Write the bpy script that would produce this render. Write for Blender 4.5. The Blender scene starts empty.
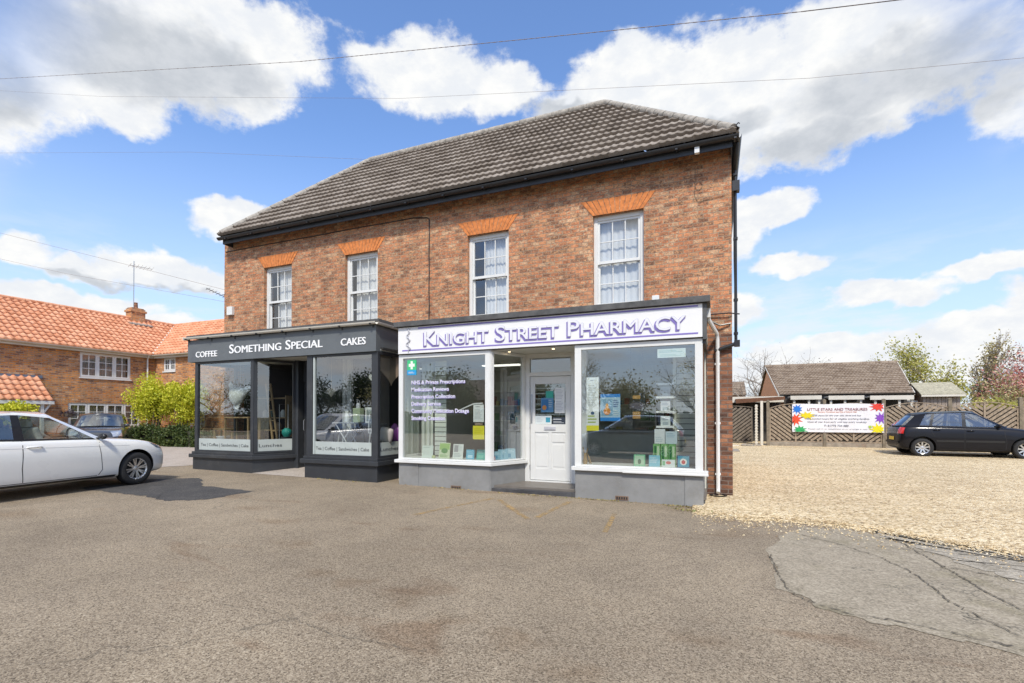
import bpy, bmesh, math, random
from mathutils import Vector, Matrix
from mathutils.bvhtree import BVHTree
random.seed(7)
R = math.radians
scene = bpy.context.scene
COL = scene.collection
CAM_YAW = .3919

# ---------------------------------------------------------------- terrain height
def g(x, y):
    h = 0.0
    if x < 0: h += 0.0095*min(-x, 14.0)
    if y > 9: h += 0.0125*(min(y, 26.0)-9)
    return h

# ---------------------------------------------------------------- mesh builder
class MB:
    def __init__(s): s.v=[]; s.f=[]; s.m=[]; s.uv=[]; s.T=None
    def add(s, pts, faces, m=0, uvs=None):
        b=len(s.v)
        for p in pts:
            p=Vector(p)
            if s.T is not None: p=s.T@p
            s.v.append(p)
        for i,f in enumerate(faces):
            s.f.append([b+j for j in f]); s.m.append(m); s.uv.append(uvs[i] if uvs else None)
    def quad(s, a,b,c,d, m=0, uv=None): s.add([a,b,c,d],[(0,1,2,3)],m,[uv] if uv else None)
    def poly(s, pts, m=0): s.add(pts,[tuple(range(len(pts)))],m)
    def box(s,x0,x1,y0,y1,z0,z1,m=0):
        if x0>x1:x0,x1=x1,x0
        if y0>y1:y0,y1=y1,y0
        if z0>z1:z0,z1=z1,z0
        p=[(x0,y0,z0),(x1,y0,z0),(x1,y1,z0),(x0,y1,z0),(x0,y0,z1),(x1,y0,z1),(x1,y1,z1),(x0,y1,z1)]
        s.add(p,[(0,3,2,1),(4,5,6,7),(0,1,5,4),(1,2,6,5),(2,3,7,6),(3,0,4,7)],m)
    def bar(s,a,b,w,h,m=0,up=(0,0,1)):
        a=Vector(a);b=Vector(b);d=(b-a).normalized();u=Vector(up)
        if abs(d.dot(u))>.95:u=Vector((1,0,0))
        x=d.cross(u).normalized()*w/2;y=x.cross(d).normalized()*h/2
        p=[a-x-y,a+x-y,a+x+y,a-x+y,b-x-y,b+x-y,b+x+y,b-x+y]
        s.add(p,[(0,1,2,3),(4,7,6,5),(0,4,5,1),(1,5,6,2),(2,6,7,3),(3,7,4,0)],m)
    def prism(s,pts,vec,m=0):
        n=len(pts);pts=[Vector(p) for p in pts];v=Vector(vec)
        s.add(pts+[p+v for p in pts],[tuple(range(n))[::-1],tuple(range(n,2*n))]+[(i,(i+1)%n,n+(i+1)%n,n+i) for i in range(n)],m)
    def tube(s,path,r,n=8,m=0,cap=True):
        P=[Vector(p) for p in path]; rs=r if isinstance(r,(list,tuple)) else [r]*len(P)
        b=[];prev=None
        for i,p in enumerate(P):
            d=(P[min(i+1,len(P)-1)]-P[max(i-1,0)])
            d=d.normalized() if d.length>1e-9 else Vector((0,0,1))
            u=prev if prev is not None else (Vector((0,0,1)) if abs(d.z)<.9 else Vector((1,0,0)))
            x=d.cross(u)
            if x.length<1e-6:x=d.cross(Vector((0,1,0)))
            x.normalize();y=x.cross(d);prev=y
            for k in range(n):
                t=2*math.pi*k/n;b.append(p+(x*math.cos(t)+y*math.sin(t))*rs[i])
        f=[]
        for i in range(len(P)-1):
            for k in range(n):
                k2=(k+1)%n;f.append((i*n+k,(i+1)*n+k,(i+1)*n+k2,i*n+k2))
        if cap:
            f.append(tuple(range(n))[::1]);f.append(tuple(range((len(P)-1)*n,len(P)*n))[::-1])
        s.add(b,f,m)
    def lathe(s,prof,n=24,m=0,c=(0,0,0),axis='z'):
        b=[];c=Vector(c)
        for r,h in prof:
            for k in range(n):
                t=2*math.pi*k/n;q=(r*math.cos(t),r*math.sin(t),h)
                if axis=='y':q=(q[0],q[2],q[1])
                if axis=='x':q=(q[2],q[0],q[1])
                b.append(c+Vector(q))
        f=[]
        for i in range(len(prof)-1):
            for k in range(n):
                k2=(k+1)%n;f.append((i*n+k,i*n+k2,(i+1)*n+k2,(i+1)*n+k))
        s.add(b,f,m)
    def build(s,name,mats,parent=None,smooth=None,bevel=0,kind=None,fix=False):
        me=bpy.data.meshes.new(name)
        uvw=[]
        off=OFF.get(parent.name,Vector((0,0,0))) if parent is not None else Vector((0,0,0))
        me.from_pydata([tuple(v-off) for v in s.v],[],s.f)
        if not isinstance(mats,(list,tuple)):mats=[mats]
        for mt in mats:me.materials.append(mt)
        uvl=me.uv_layers.new(name='UVMap')
        data=[0.0]*(2*len(me.loops));mi=[0]*len(me.polygons)
        for i,p in enumerate(me.polygons):
            mi[i]=s.m[i];u=s.uv[i]
            if u is None:
                n=p.normal;ax=max(range(3),key=lambda a:abs(n[a]))
                for li,vi in zip(p.loop_indices,s.f[i]):
                    co=s.v[vi]
                    a,b=(co.y,co.z) if ax==0 else (co.x,co.z) if ax==1 else (co.x,co.y)
                    data[2*li]=a;data[2*li+1]=b
            else:
                for li,q in zip(p.loop_indices,u):data[2*li]=q[0];data[2*li+1]=q[1]
        uvl.data.foreach_set('uv',data);me.polygons.foreach_set('material_index',mi)
        if fix:
            bm=bmesh.new();bm.from_mesh(me);bmesh.ops.remove_doubles(bm,verts=bm.verts,dist=1e-5);bmesh.ops.recalc_face_normals(bm,faces=bm.faces);bm.to_mesh(me);bm.free()
        if smooth is not None:
            me.polygons.foreach_set('use_smooth',[True]*len(me.polygons))
            if smooth<180:me.set_sharp_from_angle(angle=R(smooth))
        me.update()
        o=bpy.data.objects.new(name,me);COL.objects.link(o)
        if parent is not None:o.parent=parent
        OFF[o.name]=off
        if bevel:
            b=o.modifiers.new('bevel','BEVEL');b.width=bevel;b.segments=2;b.limit_method='ANGLE';b.angle_limit=R(40)
        if kind:o['kind']=kind
        return o
OFF={}
def tag(o,label,cat,group=None):
    o['label']=label;o['category']=cat
    if group:o['group']=group
    return o
def thing(name,label,cat,loc=(0,0,0),group=None):
    o=bpy.data.objects.new(name,None);COL.objects.link(o);o.location=loc;o.empty_display_size=.3
    OFF[o.name]=Vector(loc);return tag(o,label,cat,group)
def copy_tree(o,parent=None):
    c=o.copy();COL.objects.link(c)
    if parent is not None:c.parent=parent
    for ch in list(o.children):copy_tree(ch,c)
    return c

# ---------------------------------------------------------------- materials
class NT:
    def __init__(s,t):s.t=t
    def n(s,ty,**k):
        nd=s.t.nodes.new(ty)
        for a,b in k.items():
            if a.startswith('_'):setattr(nd,a[1:],b)
            else:
                key=a.replace('__',' ')
                s.set(nd.inputs[int(key[1:])] if key[0]=='i' and key[1:].isdigit() else nd.inputs[key],b)
        return nd
    def set(s,i,b):
        if isinstance(b,bpy.types.NodeSocket):s.t.links.new(b,i)
        else:i.default_value=b
    def math(s,op,a,b=None,c=None,clamp=False):
        nd=s.t.nodes.new('ShaderNodeMath');nd.operation=op;nd.use_clamp=clamp;s.set(nd.inputs[0],a)
        if b is not None:s.set(nd.inputs[1],b)
        if c is not None:s.set(nd.inputs[2],c)
        return nd.outputs[0]
    def vm(s,op,a,b=None,out=0):
        nd=s.t.nodes.new('ShaderNodeVectorMath');nd.operation=op;s.set(nd.inputs[0],a)
        if b is not None:s.set(nd.inputs[1],b)
        return nd.outputs[out]
    def mix(s,f,a,b,blend='MIX'):
        nd=s.t.nodes.new('ShaderNodeMix');nd.data_type='RGBA';nd.blend_type=blend
        s.set(nd.inputs[0],f);s.set(nd.inputs[6],a);s.set(nd.inputs[7],b);return nd.outputs[2]
    def ramp(s,f,stops,interp='LINEAR'):
        nd=s.t.nodes.new('ShaderNodeValToRGB');cr=nd.color_ramp;cr.interpolation=interp
        while len(cr.elements)<len(stops):cr.elements.new(.5)
        for e,(p,c) in zip(cr.elements,stops):
            e.position=p;e.color=c if len(c)==4 else (*c,1)
        s.set(nd.inputs[0],f);return nd.outputs[0]
    def noise(s,vec,scale,detail=4,rough=.55,out='Fac',dist=0):
        nd=s.n('ShaderNodeTexNoise',Scale=scale,Detail=detail,Roughness=rough,Distortion=dist)
        if vec is not None:s.t.links.new(vec,nd.inputs['Vector'])
        return nd.outputs[out]
    def smooth(s,v,a,b):
        nd=s.t.nodes.new('ShaderNodeMapRange');nd.interpolation_type='SMOOTHSTEP'
        s.set(nd.inputs[0],v);s.set(nd.inputs[1],a);s.set(nd.inputs[2],b);return nd.outputs[0]
def c4(c):return (*c,1) if len(c)==3 else c
def new_mat(name):
    m=bpy.data.materials.new(name);m.use_nodes=True;t=m.node_tree;t.nodes.clear();n=NT(t)
    out=t.nodes.new('ShaderNodeOutputMaterial');bs=t.nodes.new('ShaderNodeBsdfPrincipled')
    t.links.new(bs.outputs[0],out.inputs[0]);return m,n,bs,out
def coords(n,kind='Object'):
    return n.n('ShaderNodeTexCoord').outputs[kind]
def pos(n): return n.n('ShaderNodeNewGeometry').outputs['Position']
def pm(name,col,rough=.6,metal=0,var=.12,scale=8,bump=0,bscale=60,coat=0,spec=.5,dirt=None,sheen=0):
    m,n,b,o=new_mat(name);p=coords(n)
    f=n.noise(p,scale,5,.6)
    lo=tuple(max(0,x*(1-var)) for x in col);hi=tuple(min(1,x*(1+var)) for x in col)
    c=n.ramp(f,[(.3,lo),(.7,hi)])
    if dirt:
        f2=n.smooth(n.noise(p,scale*.6,8,.7),.52,.75)
        c=n.mix(n.math('MULTIPLY',f2,dirt[1]),c,c4(dirt[0]))
    n.set(b.inputs['Base Color'],c)
    n.set(b.inputs['Roughness'],n.math('ADD',n.math('MULTIPLY',n.noise(p,scale*2,3),.15),rough-.07,clamp=True))
    b.inputs['Metallic'].default_value=metal;b.inputs['Coat Weight'].default_value=coat
    b.inputs['Coat Roughness'].default_value=.12 if spec<.2 else .03
    b.inputs['Specular IOR Level'].default_value=spec
    if bump:
        bp=n.n('ShaderNodeBump',Strength=1.0,Distance=bump,Height=n.noise(p,bscale,4));n.set(b.inputs['Normal'],bp.outputs[0])
    return m
def brick_mat(name,stops,mortar,bw=.225,rh=.075,ms=.009,rough=.85,bump=.006,blotch=.35,offset=.5,grime=None,messy=.5,sat=1.0):
    m,n,b,o=new_mat(name);uv=coords(n,'UV');p=pos(n)
    wob=n.noise(p,9,2,out='Color')
    uvw=n.vm('ADD',uv,n.vm('SCALE',n.vm('SUBTRACT',wob,(.5,.5,.5)),None))
    sc=uvw.node.inputs[1].links[0].from_node;sc.inputs['Scale'].default_value=.022
    br=n.n('ShaderNodeTexBrick',_offset=offset,Vector=uvw,Color1=(0,0,0,1),Color2=(1,1,1,1),Mortar=(0,0,0,1),Scale=1.0)
    br.inputs['Mortar Size'].default_value=ms;br.inputs['Mortar Smooth'].default_value=.25
    br.inputs['Brick Width'].default_value=bw;br.inputs['Row Height'].default_value=rh;br.inputs['Bias'].default_value=0
    rnd=n.math('ADD',br.outputs['Color'],n.math('MULTIPLY',n.math('SUBTRACT',n.noise(p,1.1,3),.5),blotch))
    rnd=n.math('ADD',rnd,n.math('MULTIPLY',n.math('SUBTRACT',n.noise(n.vm('MULTIPLY',p,(1,1,1.8)),17,4,.75),.5),messy))
    rnd=n.math('ADD',rnd,n.math('MULTIPLY',n.math('SUBTRACT',n.noise(p,.45,2),.5),.35))
    col=n.ramp(rnd,stops)
    v2=n.noise(n.vm('MULTIPLY',p,(5,5,11)),1.0,4,.75);col=n.mix(.8,col,n.ramp(v2,[(.30,(.34,.34,.37)),(.44,(.95,.94,.93)),(.66,(1.35,1.36,1.34))]),'MULTIPLY')
    fine=n.noise(p,70,4,.7)
    col=n.mix(.55,col,n.ramp(fine,[(.3,(.45,.45,.45)),(.75,(1.35,1.35,1.35))]),'MULTIPLY')
    stk=n.noise(n.vm('MULTIPLY',p,(3.2,3.2,.35)),1.0,5,.6);col=n.mix(.65,col,n.ramp(stk,[(.32,(.74,.72,.70)),(.62,(1.12,1.10,1.08))]),'MULTIPLY')
    hs=n.n('ShaderNodeHueSaturation',Hue=.497,Saturation=sat,Value=1.0,Color=col);col=hs.outputs[0]
    if grime:
        gm=n.smooth(n.math('ADD',n.n('ShaderNodeSeparateXYZ',Vector=p).outputs['Z'],n.math('MULTIPLY',n.noise(p,2.2,4),1.2)),grime[1],grime[2])
        col=n.mix(n.math('SUBTRACT',1.0,gm),col,c4(grime[0]),'MULTIPLY')
    mc=n.mix(n.noise(p,5,3),c4(tuple(x*.7 for x in mortar)),c4(mortar))
    col=n.mix(br.outputs['Fac'],col,mc)
    n.set(b.inputs['Base Color'],col);b.inputs['Roughness'].default_value=rough
    h=n.math('SUBTRACT',n.math('MULTIPLY',fine,.35),br.outputs['Fac'])
    bp=n.n('ShaderNodeBump',Strength=.9,Distance=bump,Height=h);n.set(b.inputs['Normal'],bp.outputs[0])
    return m
def tile_mat(name,stops,bw,rh,lichen=None,edge=.55):
    m,n,b,o=new_mat(name);uv=coords(n,'UV');p=pos(n)
    br=n.n('ShaderNodeTexBrick',_offset=0.0,Vector=uv,Color1=(0,0,0,1),Color2=(1,1,1,1),Mortar=(.5,.5,.5,1),Scale=1.0)
    br.inputs['Mortar Size'].default_value=.0;br.inputs['Brick Width'].default_value=bw;br.inputs['Row Height'].default_value=rh
    rnd=n.math('ADD',n.math('MULTIPLY',br.outputs['Color'],.5),n.math('MULTIPLY',n.noise(p,9,4,.6),.5))
    col=n.ramp(rnd,stops)
    col=n.mix(.5,col,n.ramp(n.noise(p,60,4,.7),[(.3,(.5,.5,.5)),(.75,(1.3,1.3,1.3))]),'MULTIPLY')
    if lichen:
        l=n.smooth(n.noise(p,22,6,.75),.56,.68);col=n.mix(n.math('MULTIPLY',l,lichen[1]),col,c4(lichen[0]))
    n.set(b.inputs['Base Color'],col);b.inputs['Roughness'].default_value=.85
    bp=n.n('ShaderNodeBump',Strength=.6,Distance=.004,Height=n.noise(p,90,3));n.set(b.inputs['Normal'],bp.outputs[0])
    return m
def glass_mat(name,tint=(.86,.9,.88),boost=1.0,base=.03,rough=.0,bumpy=.0):
    m=bpy.data.materials.new(name);m.use_nodes=True;t=m.node_tree;t.nodes.clear();n=NT(t)
    out=t.nodes.new('ShaderNodeOutputMaterial')
    tr=n.n('ShaderNodeBsdfTransparent',Color=c4(tint));gl=n.n('ShaderNodeBsdfGlossy',Color=(.97,.98,1,1),Roughness=rough)
    if bumpy:
        bp=n.n('ShaderNodeBump',Strength=1.0,Distance=bumpy,Height=n.noise(pos(n),.9,2));n.set(gl.inputs['Normal'],bp.outputs[0])
    bf=n.n('ShaderNodeNewGeometry').outputs['Backfacing']
    fr=n.n('ShaderNodeFresnel',IOR=n.math('SUBTRACT',1.52,n.math('MULTIPLY',bf,1.52-1/1.52))).outputs[0]
    fac=n.math('ADD',n.math('MULTIPLY',fr,boost),base,clamp=True)
    mx=n.n('ShaderNodeMixShader',Fac=fac,i1=tr.outputs[0],i2=gl.outputs[0]);t.links.new(mx.outputs[0],out.inputs[0]);return m
def leaf_mat(name,stops,trans=.35,rough=.6):
    m,n,b,o=new_mat(name)
    rnd=n.n('ShaderNodeNewGeometry').outputs['Random Per Island']
    f=n.math('ADD',n.math('MULTIPLY',rnd,.65),n.math('MULTIPLY',n.noise(coords(n),1.6,3),.4))
    c=n.ramp(f,stops);n.set(b.inputs['Base Color'],c);b.inputs['Roughness'].default_value=rough
    tl=n.n('ShaderNodeBsdfTranslucent',Color=c)
    mx=n.n('ShaderNodeMixShader',Fac=trans,i1=b.outputs[0],i2=tl.outputs[0]);m.node_tree.links.new(mx.outputs[0],o.inputs[0]);return m
def emis(name,col,st):
    m,n,b,o=new_mat(name);n.set(b.inputs['Base Color'],c4(col));n.set(b.inputs['Emission Color'],c4(col));b.inputs['Emission Strength'].default_value=st;return m

BR=[(0,(.50,.24,.12)),(.11,(.32,.145,.075)),(.19,(.12,.078,.055)),(.27,(.44,.215,.10)),(.38,(.53,.33,.18)),(.48,(.62,.20,.07)),(.57,(.33,.17,.095)),(.67,(.64,.47,.29)),(.75,(.48,.24,.12)),(.83,(.55,.19,.075)),(.91,(.25,.13,.075)),(1,(.56,.26,.12))]
M={}
M['brick']=brick_mat('red_brown_stock_brick',BR,(.40,.30,.21),bw=.17,ms=.006,messy=1.2,sat=1.0,grime=((.42,.36,.34),.2,2.1))
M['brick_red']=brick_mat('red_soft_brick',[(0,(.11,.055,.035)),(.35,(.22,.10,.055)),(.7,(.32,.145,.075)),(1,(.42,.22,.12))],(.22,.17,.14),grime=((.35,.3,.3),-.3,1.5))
M['cbrick']=brick_mat('cottage_brick',[(0,(.62,.27,.10)),(.12,(.34,.17,.10)),(.2,(.13,.09,.08)),(.28,(.55,.25,.11)),(.45,(.70,.33,.12)),(.58,(.42,.24,.15)),(.72,(.74,.38,.14)),(.86,(.50,.24,.13)),(1,(.66,.42,.25))],(.42,.33,.24),blotch=.6,messy=.9,sat=1.08)
M['bbrick']=brick_mat('orange_brick',[(0,(.72,.34,.17)),(.5,(.80,.42,.23)),(1,(.84,.48,.30))],(.5,.36,.26),blotch=.2)
M['lintel']=pm('orange_gauged_brick',(.60,.20,.055),.8,var=.28,scale=14,bump=.002)
M['tile']=tile_mat('brown_concrete_tile',[(.1,(.15,.12,.095)),(.4,(.24,.20,.165)),(.7,(.31,.265,.225)),(1,(.40,.35,.30))],.30,.345,lichen=((.52,.48,.42),.22))
M['tileend']=M['tile']
M['ctile']=tile_mat('orange_clay_pantile',[(.1,(.52,.19,.085)),(.4,(.68,.30,.16)),(.7,(.76,.38,.22)),(1,(.80,.50,.35))],.24,.30,lichen=((.78,.64,.52),.22))
M['btile']=tile_mat('bungalow_tile',[(.1,(.17,.12,.085)),(.5,(.28,.215,.16)),(1,(.40,.33,.26))],.30,.33,lichen=((.42,.38,.33),.3))
M['ridge']=pm('weathered_ridge_mortar',(.34,.31,.27),.9,var=.35,scale=9,bump=.01)
M['white']=pm('white_gloss_paint',(.70,.70,.68),.35,var=.04,scale=3,dirt=((.45,.42,.38),.18))
M['pvc']=pm('white_plastic_frame',(.72,.72,.71),.28,var=.02)
M['render']=pm('grey_painted_render',(.235,.235,.23),.8,var=.14,scale=3,bump=.003,dirt=((.15,.135,.11),.5))
M['render_step']=pm('grey_render_dirty',(.2,.2,.21),.85,var=.2,scale=4,bump=.003)
M['navy']=pm('dark_slate_blue_paint',(.034,.037,.042),.42,var=.12,scale=4,dirt=((.10,.095,.085),.45))
M['fascia_grey']=pm('slate_grey_fascia_paint',(.122,.134,.142),.5,var=.07,scale=2,dirt=((.08,.085,.1),.5))
M['lead']=pm('weathered_lead_felt',(.085,.085,.085),.75,var=.35,scale=6,bump=.004,dirt=((.2,.2,.17),.4))
M['black']=pm('black_plastic',(.02,.021,.024),.38,var=.2)
M['fascblack']=pm('black_fascia_board',(.028,.032,.04),.5,var=.25,scale=5)
M['sign']=pm('white_sign_panel',(.78,.77,.77),.4,var=.02,scale=2)
M['purple']=pm('purple_vinyl',(.22,.17,.47),.45,var=.05)
M['lilac']=pm('silver_lilac_letter',(.74,.73,.80),.35,var=.05)
M['silver']=pm('silver_vinyl',(.50,.50,.54),.35,var=.1)
M['letter']=pm('white_letter',(.86,.86,.86),.4,var=.02)
M['glass']=glass_mat('shop_window_glass',(.92,.97,.94),2.0,.15,bumpy=.0015)
M['upglass']=glass_mat('sash_window_glass',(.93,.95,.96),1.4,.07,bumpy=.003)
M['frost']=pm('frosted_window_film',(.42,.46,.44),.5,var=.08,scale=2)
M['film_ink']=pm('dark_film_letter',(.06,.065,.07),.5)
M['net']=pm('net_curtain',(.68,.68,.67),.9,var=.05,scale=3)
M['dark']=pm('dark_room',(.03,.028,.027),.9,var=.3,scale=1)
M['curtain']=pm('blue_grey_blind',(.33,.38,.47),.8,var=.1)
M['cream']=pm('cream_shop_wall',(.66,.66,.60),.8,var=.05)
M['slat']=pm('pale_slatwall',(.82,.84,.76),.6,var=.04)
M['groove']=pm('slatwall_groove',(.10,.10,.09),.7)
M['shopfloor']=pm('shop_floor',(.16,.14,.12),.5,var=.1)
M['slate']=brick_mat('slate_paving',[(0,(.05,.05,.055)),(.5,(.085,.085,.09)),(1,(.13,.125,.12))],(.06,.06,.055),bw=.42,rh=.3,ms=.006,rough=.6,bump=.003,blotch=.6)
M['steel']=pm('galvanised_steel',(.45,.46,.47),.4,metal=.9)
M['wood']=pm('pale_pine',(.36,.24,.12),.6,var=.25,scale=10)
M['fence']=pm('weathered_fence_wood',(.30,.235,.17),.85,var=.42,scale=11,bump=.003,dirt=((.38,.33,.27),.55))
M['fencedark']=pm('weathered_gate_wood',(.19,.155,.12),.85,var=.4,scale=9,bump=.003)
M['post']=pm('fence_post_wood',(.20,.165,.12),.85,var=.35,scale=7,bump=.003,dirt=((.14,.16,.09),.5))
M['gboard']=pm('concrete_gravel_board',(.30,.26,.21),.9,var=.3,scale=6,bump=.004,dirt=((.22,.10,.05),.6))
M['creamboard']=pm('cream_roof_fascia',(.66,.62,.54),.6,var=.08,scale=2,dirt=((.4,.36,.3),.4))
M['felt']=pm('lichen_covered_felt',(.36,.33,.24),.95,var=.35,scale=12,bump=.006,dirt=((.20,.20,.15),.6))
M['shedwood']=pm('grey_shed_boards',(.30,.25,.21),.85,var=.3,scale=8)
M['bark']=pm('tree_bark',(.16,.13,.10),.95,var=.35,scale=12,bump=.01,bscale=30)
M['bark2']=pm('pale_tree_bark',(.27,.23,.19),.95,var=.3,scale=12)
M['rubber']=pm('tyre_rubber',(.018,.018,.019),.8,var=.25)
M['alloy']=pm('alloy_rim',(.62,.63,.65),.28,metal=.85,var=.05)
M['hub']=pm('brake_hub_dark',(.03,.03,.032),.5,metal=.4)
M['carwhite']=pm('white_car_paint',(.80,.795,.765),.28,var=.01,coat=1.0,scale=1)
M['carblack']=pm('black_car_paint',(.006,.006,.009),.5,var=.05,coat=.45,scale=1,spec=.1)
M['cargrey']=pm('dark_grey_car_paint',(.035,.037,.04),.3,var=.05,coat=1.0,scale=1)
M['carblue']=pm('dark_blue_car_paint',(.012,.016,.03),.3,var=.05,coat=1.0,scale=1)
M['carglass']=glass_mat('car_window_glass',(.82,.88,.84),1.5,.13,rough=.01)
M['carglass_soft']=glass_mat('dusty_car_window_glass',(.66,.72,.69),1.3,.10,rough=.01)
M['carinner']=pm('car_interior_grey',(.19,.19,.185),.8,var=.1)
M['carinner2']=pm('car_interior_light',(.42,.42,.40),.8,var=.1)
M['trim']=pm('black_car_trim',(.015,.015,.016),.35)
M['gap']=pm('panel_gap_dark',(.02,.02,.022),.9)
M['lamp']=pm('clear_lamp_lens',(.55,.58,.62),.08,metal=.5,coat=1)
M['lampdark']=pm('dark_lamp_housing',(.07,.075,.085),.1,metal=.3,coat=1)
M['red']=pm('red_lamp_lens',(.55,.02,.02),.12,coat=1)
M['plate']=pm('yellow_number_plate',(.80,.56,.03),.4,var=.02)
M['wplate']=pm('white_number_plate',(.80,.80,.78),.4,var=.02)
M['earth']=pm('bare_earth',(.17,.12,.08),.95,var=.4,scale=6,bump=.02)
# ---------------------------------------------------------------- ground materials
def asphalt_mat():
    m,n,b,o=new_mat('old_weathered_asphalt');p=pos(n)
    vo=n.n('ShaderNodeTexVoronoi',Vector=p,Scale=110.0);v=n.n('ShaderNodeSeparateColor',Color=vo.outputs['Color']).outputs[0]
    vo2=n.n('ShaderNodeTexVoronoi',Vector=p,Scale=240.0);v2=n.n('ShaderNodeSeparateColor',Color=vo2.outputs['Color']).outputs[1]
    chip=n.math('ADD',n.math('MULTIPLY',v,.62),n.math('MULTIPLY',v2,.38))
    col=n.ramp(chip,[(.08,(.062,.046,.030)),(.24,(.182,.144,.098)),(.5,(.308,.252,.179)),(.8,(.415,.35,.256)),(1,(.56,.485,.37))])
    big=n.noise(p,.35,5,.6);col=n.mix(.8,col,n.ramp(big,[(.32,(.72,.69,.66)),(.68,(1.12,1.10,1.08))]),'MULTIPLY')
    mid=n.noise(p,1.6,6,.65,dist=.6);col=n.mix(.7,col,n.ramp(mid,[(.3,(.80,.78,.77)),(.7,(1.10,1.08,1.05))]),'MULTIPLY')
    # brown stain trail and worn streaks
    st=n.smooth(n.noise(n.vm('MULTIPLY',p,(.5,1.5,1)),.75,5,.6,dist=1.2),.57,.72)
    col=n.mix(n.math('MULTIPLY',st,.55),col,(.62,.47,.36,1),'MULTIPLY')
    wp=n.vm('ADD',p,n.vm('SCALE',n.vm('SUBTRACT',n.noise(p,1.5,5,.65,out='Color'),(.5,.5,.5)),None));wp.node.inputs[1].links[0].from_node.inputs['Scale'].default_value=.9
    acc=None
    for (sx,sy,rr) in ((-7.6,5.9,.55),(-6.4,5.3,.5),(-5.4,4.8,.45),(-4.3,4.1,.4),(-3.3,3.45,.35),(-2.85,3.32,.3),(-2.25,3.15,.32),(-1.75,3.05,.28),(-1.2,2.95,.3),(-.75,2.75,.3),(-.1,3.4,.35),(1.5,2.9,.5),(-9,3.6,.7),(.2,6.6,.5),(-2.7,6.9,.5)):
        q=n.vm('SUBTRACT',wp,(sx,sy,0));q=n.vm('MULTIPLY',q,(1/rr,1.6/rr,0));dd=n.vm('LENGTH',q,out=1);f=n.math('SUBTRACT',1.0,dd,clamp=True);acc=f if acc is None else n.math('MAXIMUM',acc,f)
    col=n.mix(n.math('MULTIPLY',n.smooth(acc,.0,1.0),.42),col,(.66,.53,.40,1),'MULTIPLY')
    # hairline cracks
    wv=n.vm('ADD',p,n.vm('SCALE',n.noise(p,1.2,4,.6,out='Color'),None));wv.node.inputs[1].links[0].from_node.inputs['Scale'].default_value=.9
    ce=n.n('ShaderNodeTexVoronoi',_feature='DISTANCE_TO_EDGE',Vector=wv,Scale=.38).outputs['Distance']
    cr=n.math('SUBTRACT',1.0,n.smooth(ce,.0,.006));ck=n.smooth(n.noise(p,.3,2),.56,.62)
    col=n.mix(n.math('MULTIPLY',n.math('MULTIPLY',cr,ck),.45),col,(.07,.06,.045,1))
    n.set(b.inputs['Base Color'],col);b.inputs['Roughness'].default_value=.92
    h=n.math('ADD',chip,n.math('MULTIPLY',mid,2.0))
    bp=n.n('ShaderNodeBump',Strength=.8,Distance=.006,Height=h);n.set(b.inputs['Normal'],bp.outputs[0]);return m
def patch_mat(name,stops,sc=70,crack=True,tint=None):
    m,n,b,o=new_mat(name);p=pos(n)
    vo=n.n('ShaderNodeTexVoronoi',Vector=p,Scale=float(sc));v=n.n('ShaderNodeSeparateColor',Color=vo.outputs['Color']).outputs[0]
    f=n.math('ADD',n.math('MULTIPLY',v,.45),n.math('MULTIPLY',n.noise(p,3,6,.7),.6))
    col=n.ramp(f,stops)
    if tint:
        col=n.mix(n.smooth(n.noise(p,1.3,5,.7),.5,.68),col,c4(tint),'MULTIPLY')
    if crack:
        wv=n.vm('ADD',p,n.vm('SCALE',n.noise(p,2.5,4,.7,out='Color'),None));wv.node.inputs[1].links[0].from_node.inputs['Scale'].default_value=.7
        ce=n.n('ShaderNodeTexVoronoi',_feature='DISTANCE_TO_EDGE',Vector=wv,Scale=.8).outputs['Distance']
        cr=n.math('SUBTRACT',1.0,n.smooth(ce,.0,.011));ck=n.smooth(n.noise(p,.8,2),.47,.6)
        col=n.mix(n.math('MULTIPLY',n.math('MULTIPLY',cr,ck),.9),col,(.06,.055,.04,1))
    n.set(b.inputs['Base Color'],col);b.inputs['Roughness'].default_value=.9
    bp=n.n('ShaderNodeBump',Strength=.7,Distance=.005,Height=f);n.set(b.inputs['Normal'],bp.outputs[0]);return m
def gravel_mat():
    m,n,b,o=new_mat('golden_gravel');p=pos(n)
    vo=n.n('ShaderNodeTexVoronoi',Vector=p,Scale=34.0);v=n.n('ShaderNodeSeparateColor',Color=vo.outputs['Color']).outputs[0]
    vo2=n.n('ShaderNodeTexVoronoi',Vector=p,Scale=75.0);v2=n.n('ShaderNodeSeparateColor',Color=vo2.outputs['Color']).outputs[0]
    f=n.math('ADD',n.math('MULTIPLY',v,.6),n.math('MULTIPLY',v2,.4))
    col=n.ramp(f,[(.08,(.12,.08,.04)),(.28,(.46,.33,.175)),(.5,(.70,.55,.33)),(.78,(.86,.74,.51)),(1,(.96,.90,.75))])
    col=n.mix(.8,col,n.ramp(n.noise(n.vm('MULTIPLY',p,(.5,1.6,1)),.7,6,.65),[(.3,(.74,.69,.63)),(.7,(1.12,1.11,1.08))]),'MULTIPLY')
    dirt=n.smooth(n.noise(p,1.7,5,.7),.60,.75);col=n.mix(n.math('MULTIPLY',dirt,.4),col,(.5,.36,.25,1),'MULTIPLY')
    n.set(b.inputs['Base Color'],col);b.inputs['Roughness'].default_value=.85
    h=n.math('SUBTRACT',1.0,n.math('ADD',n.math('MULTIPLY',vo.outputs['Distance'],1.0),n.math('MULTIPLY',vo2.outputs['Distance'],.5)))
    bp=n.n('ShaderNodeBump',Strength=.9,Distance=.018,Height=h);n.set(b.inputs['Normal'],bp.outputs[0]);return m
M['asphalt']=asphalt_mat()
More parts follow.
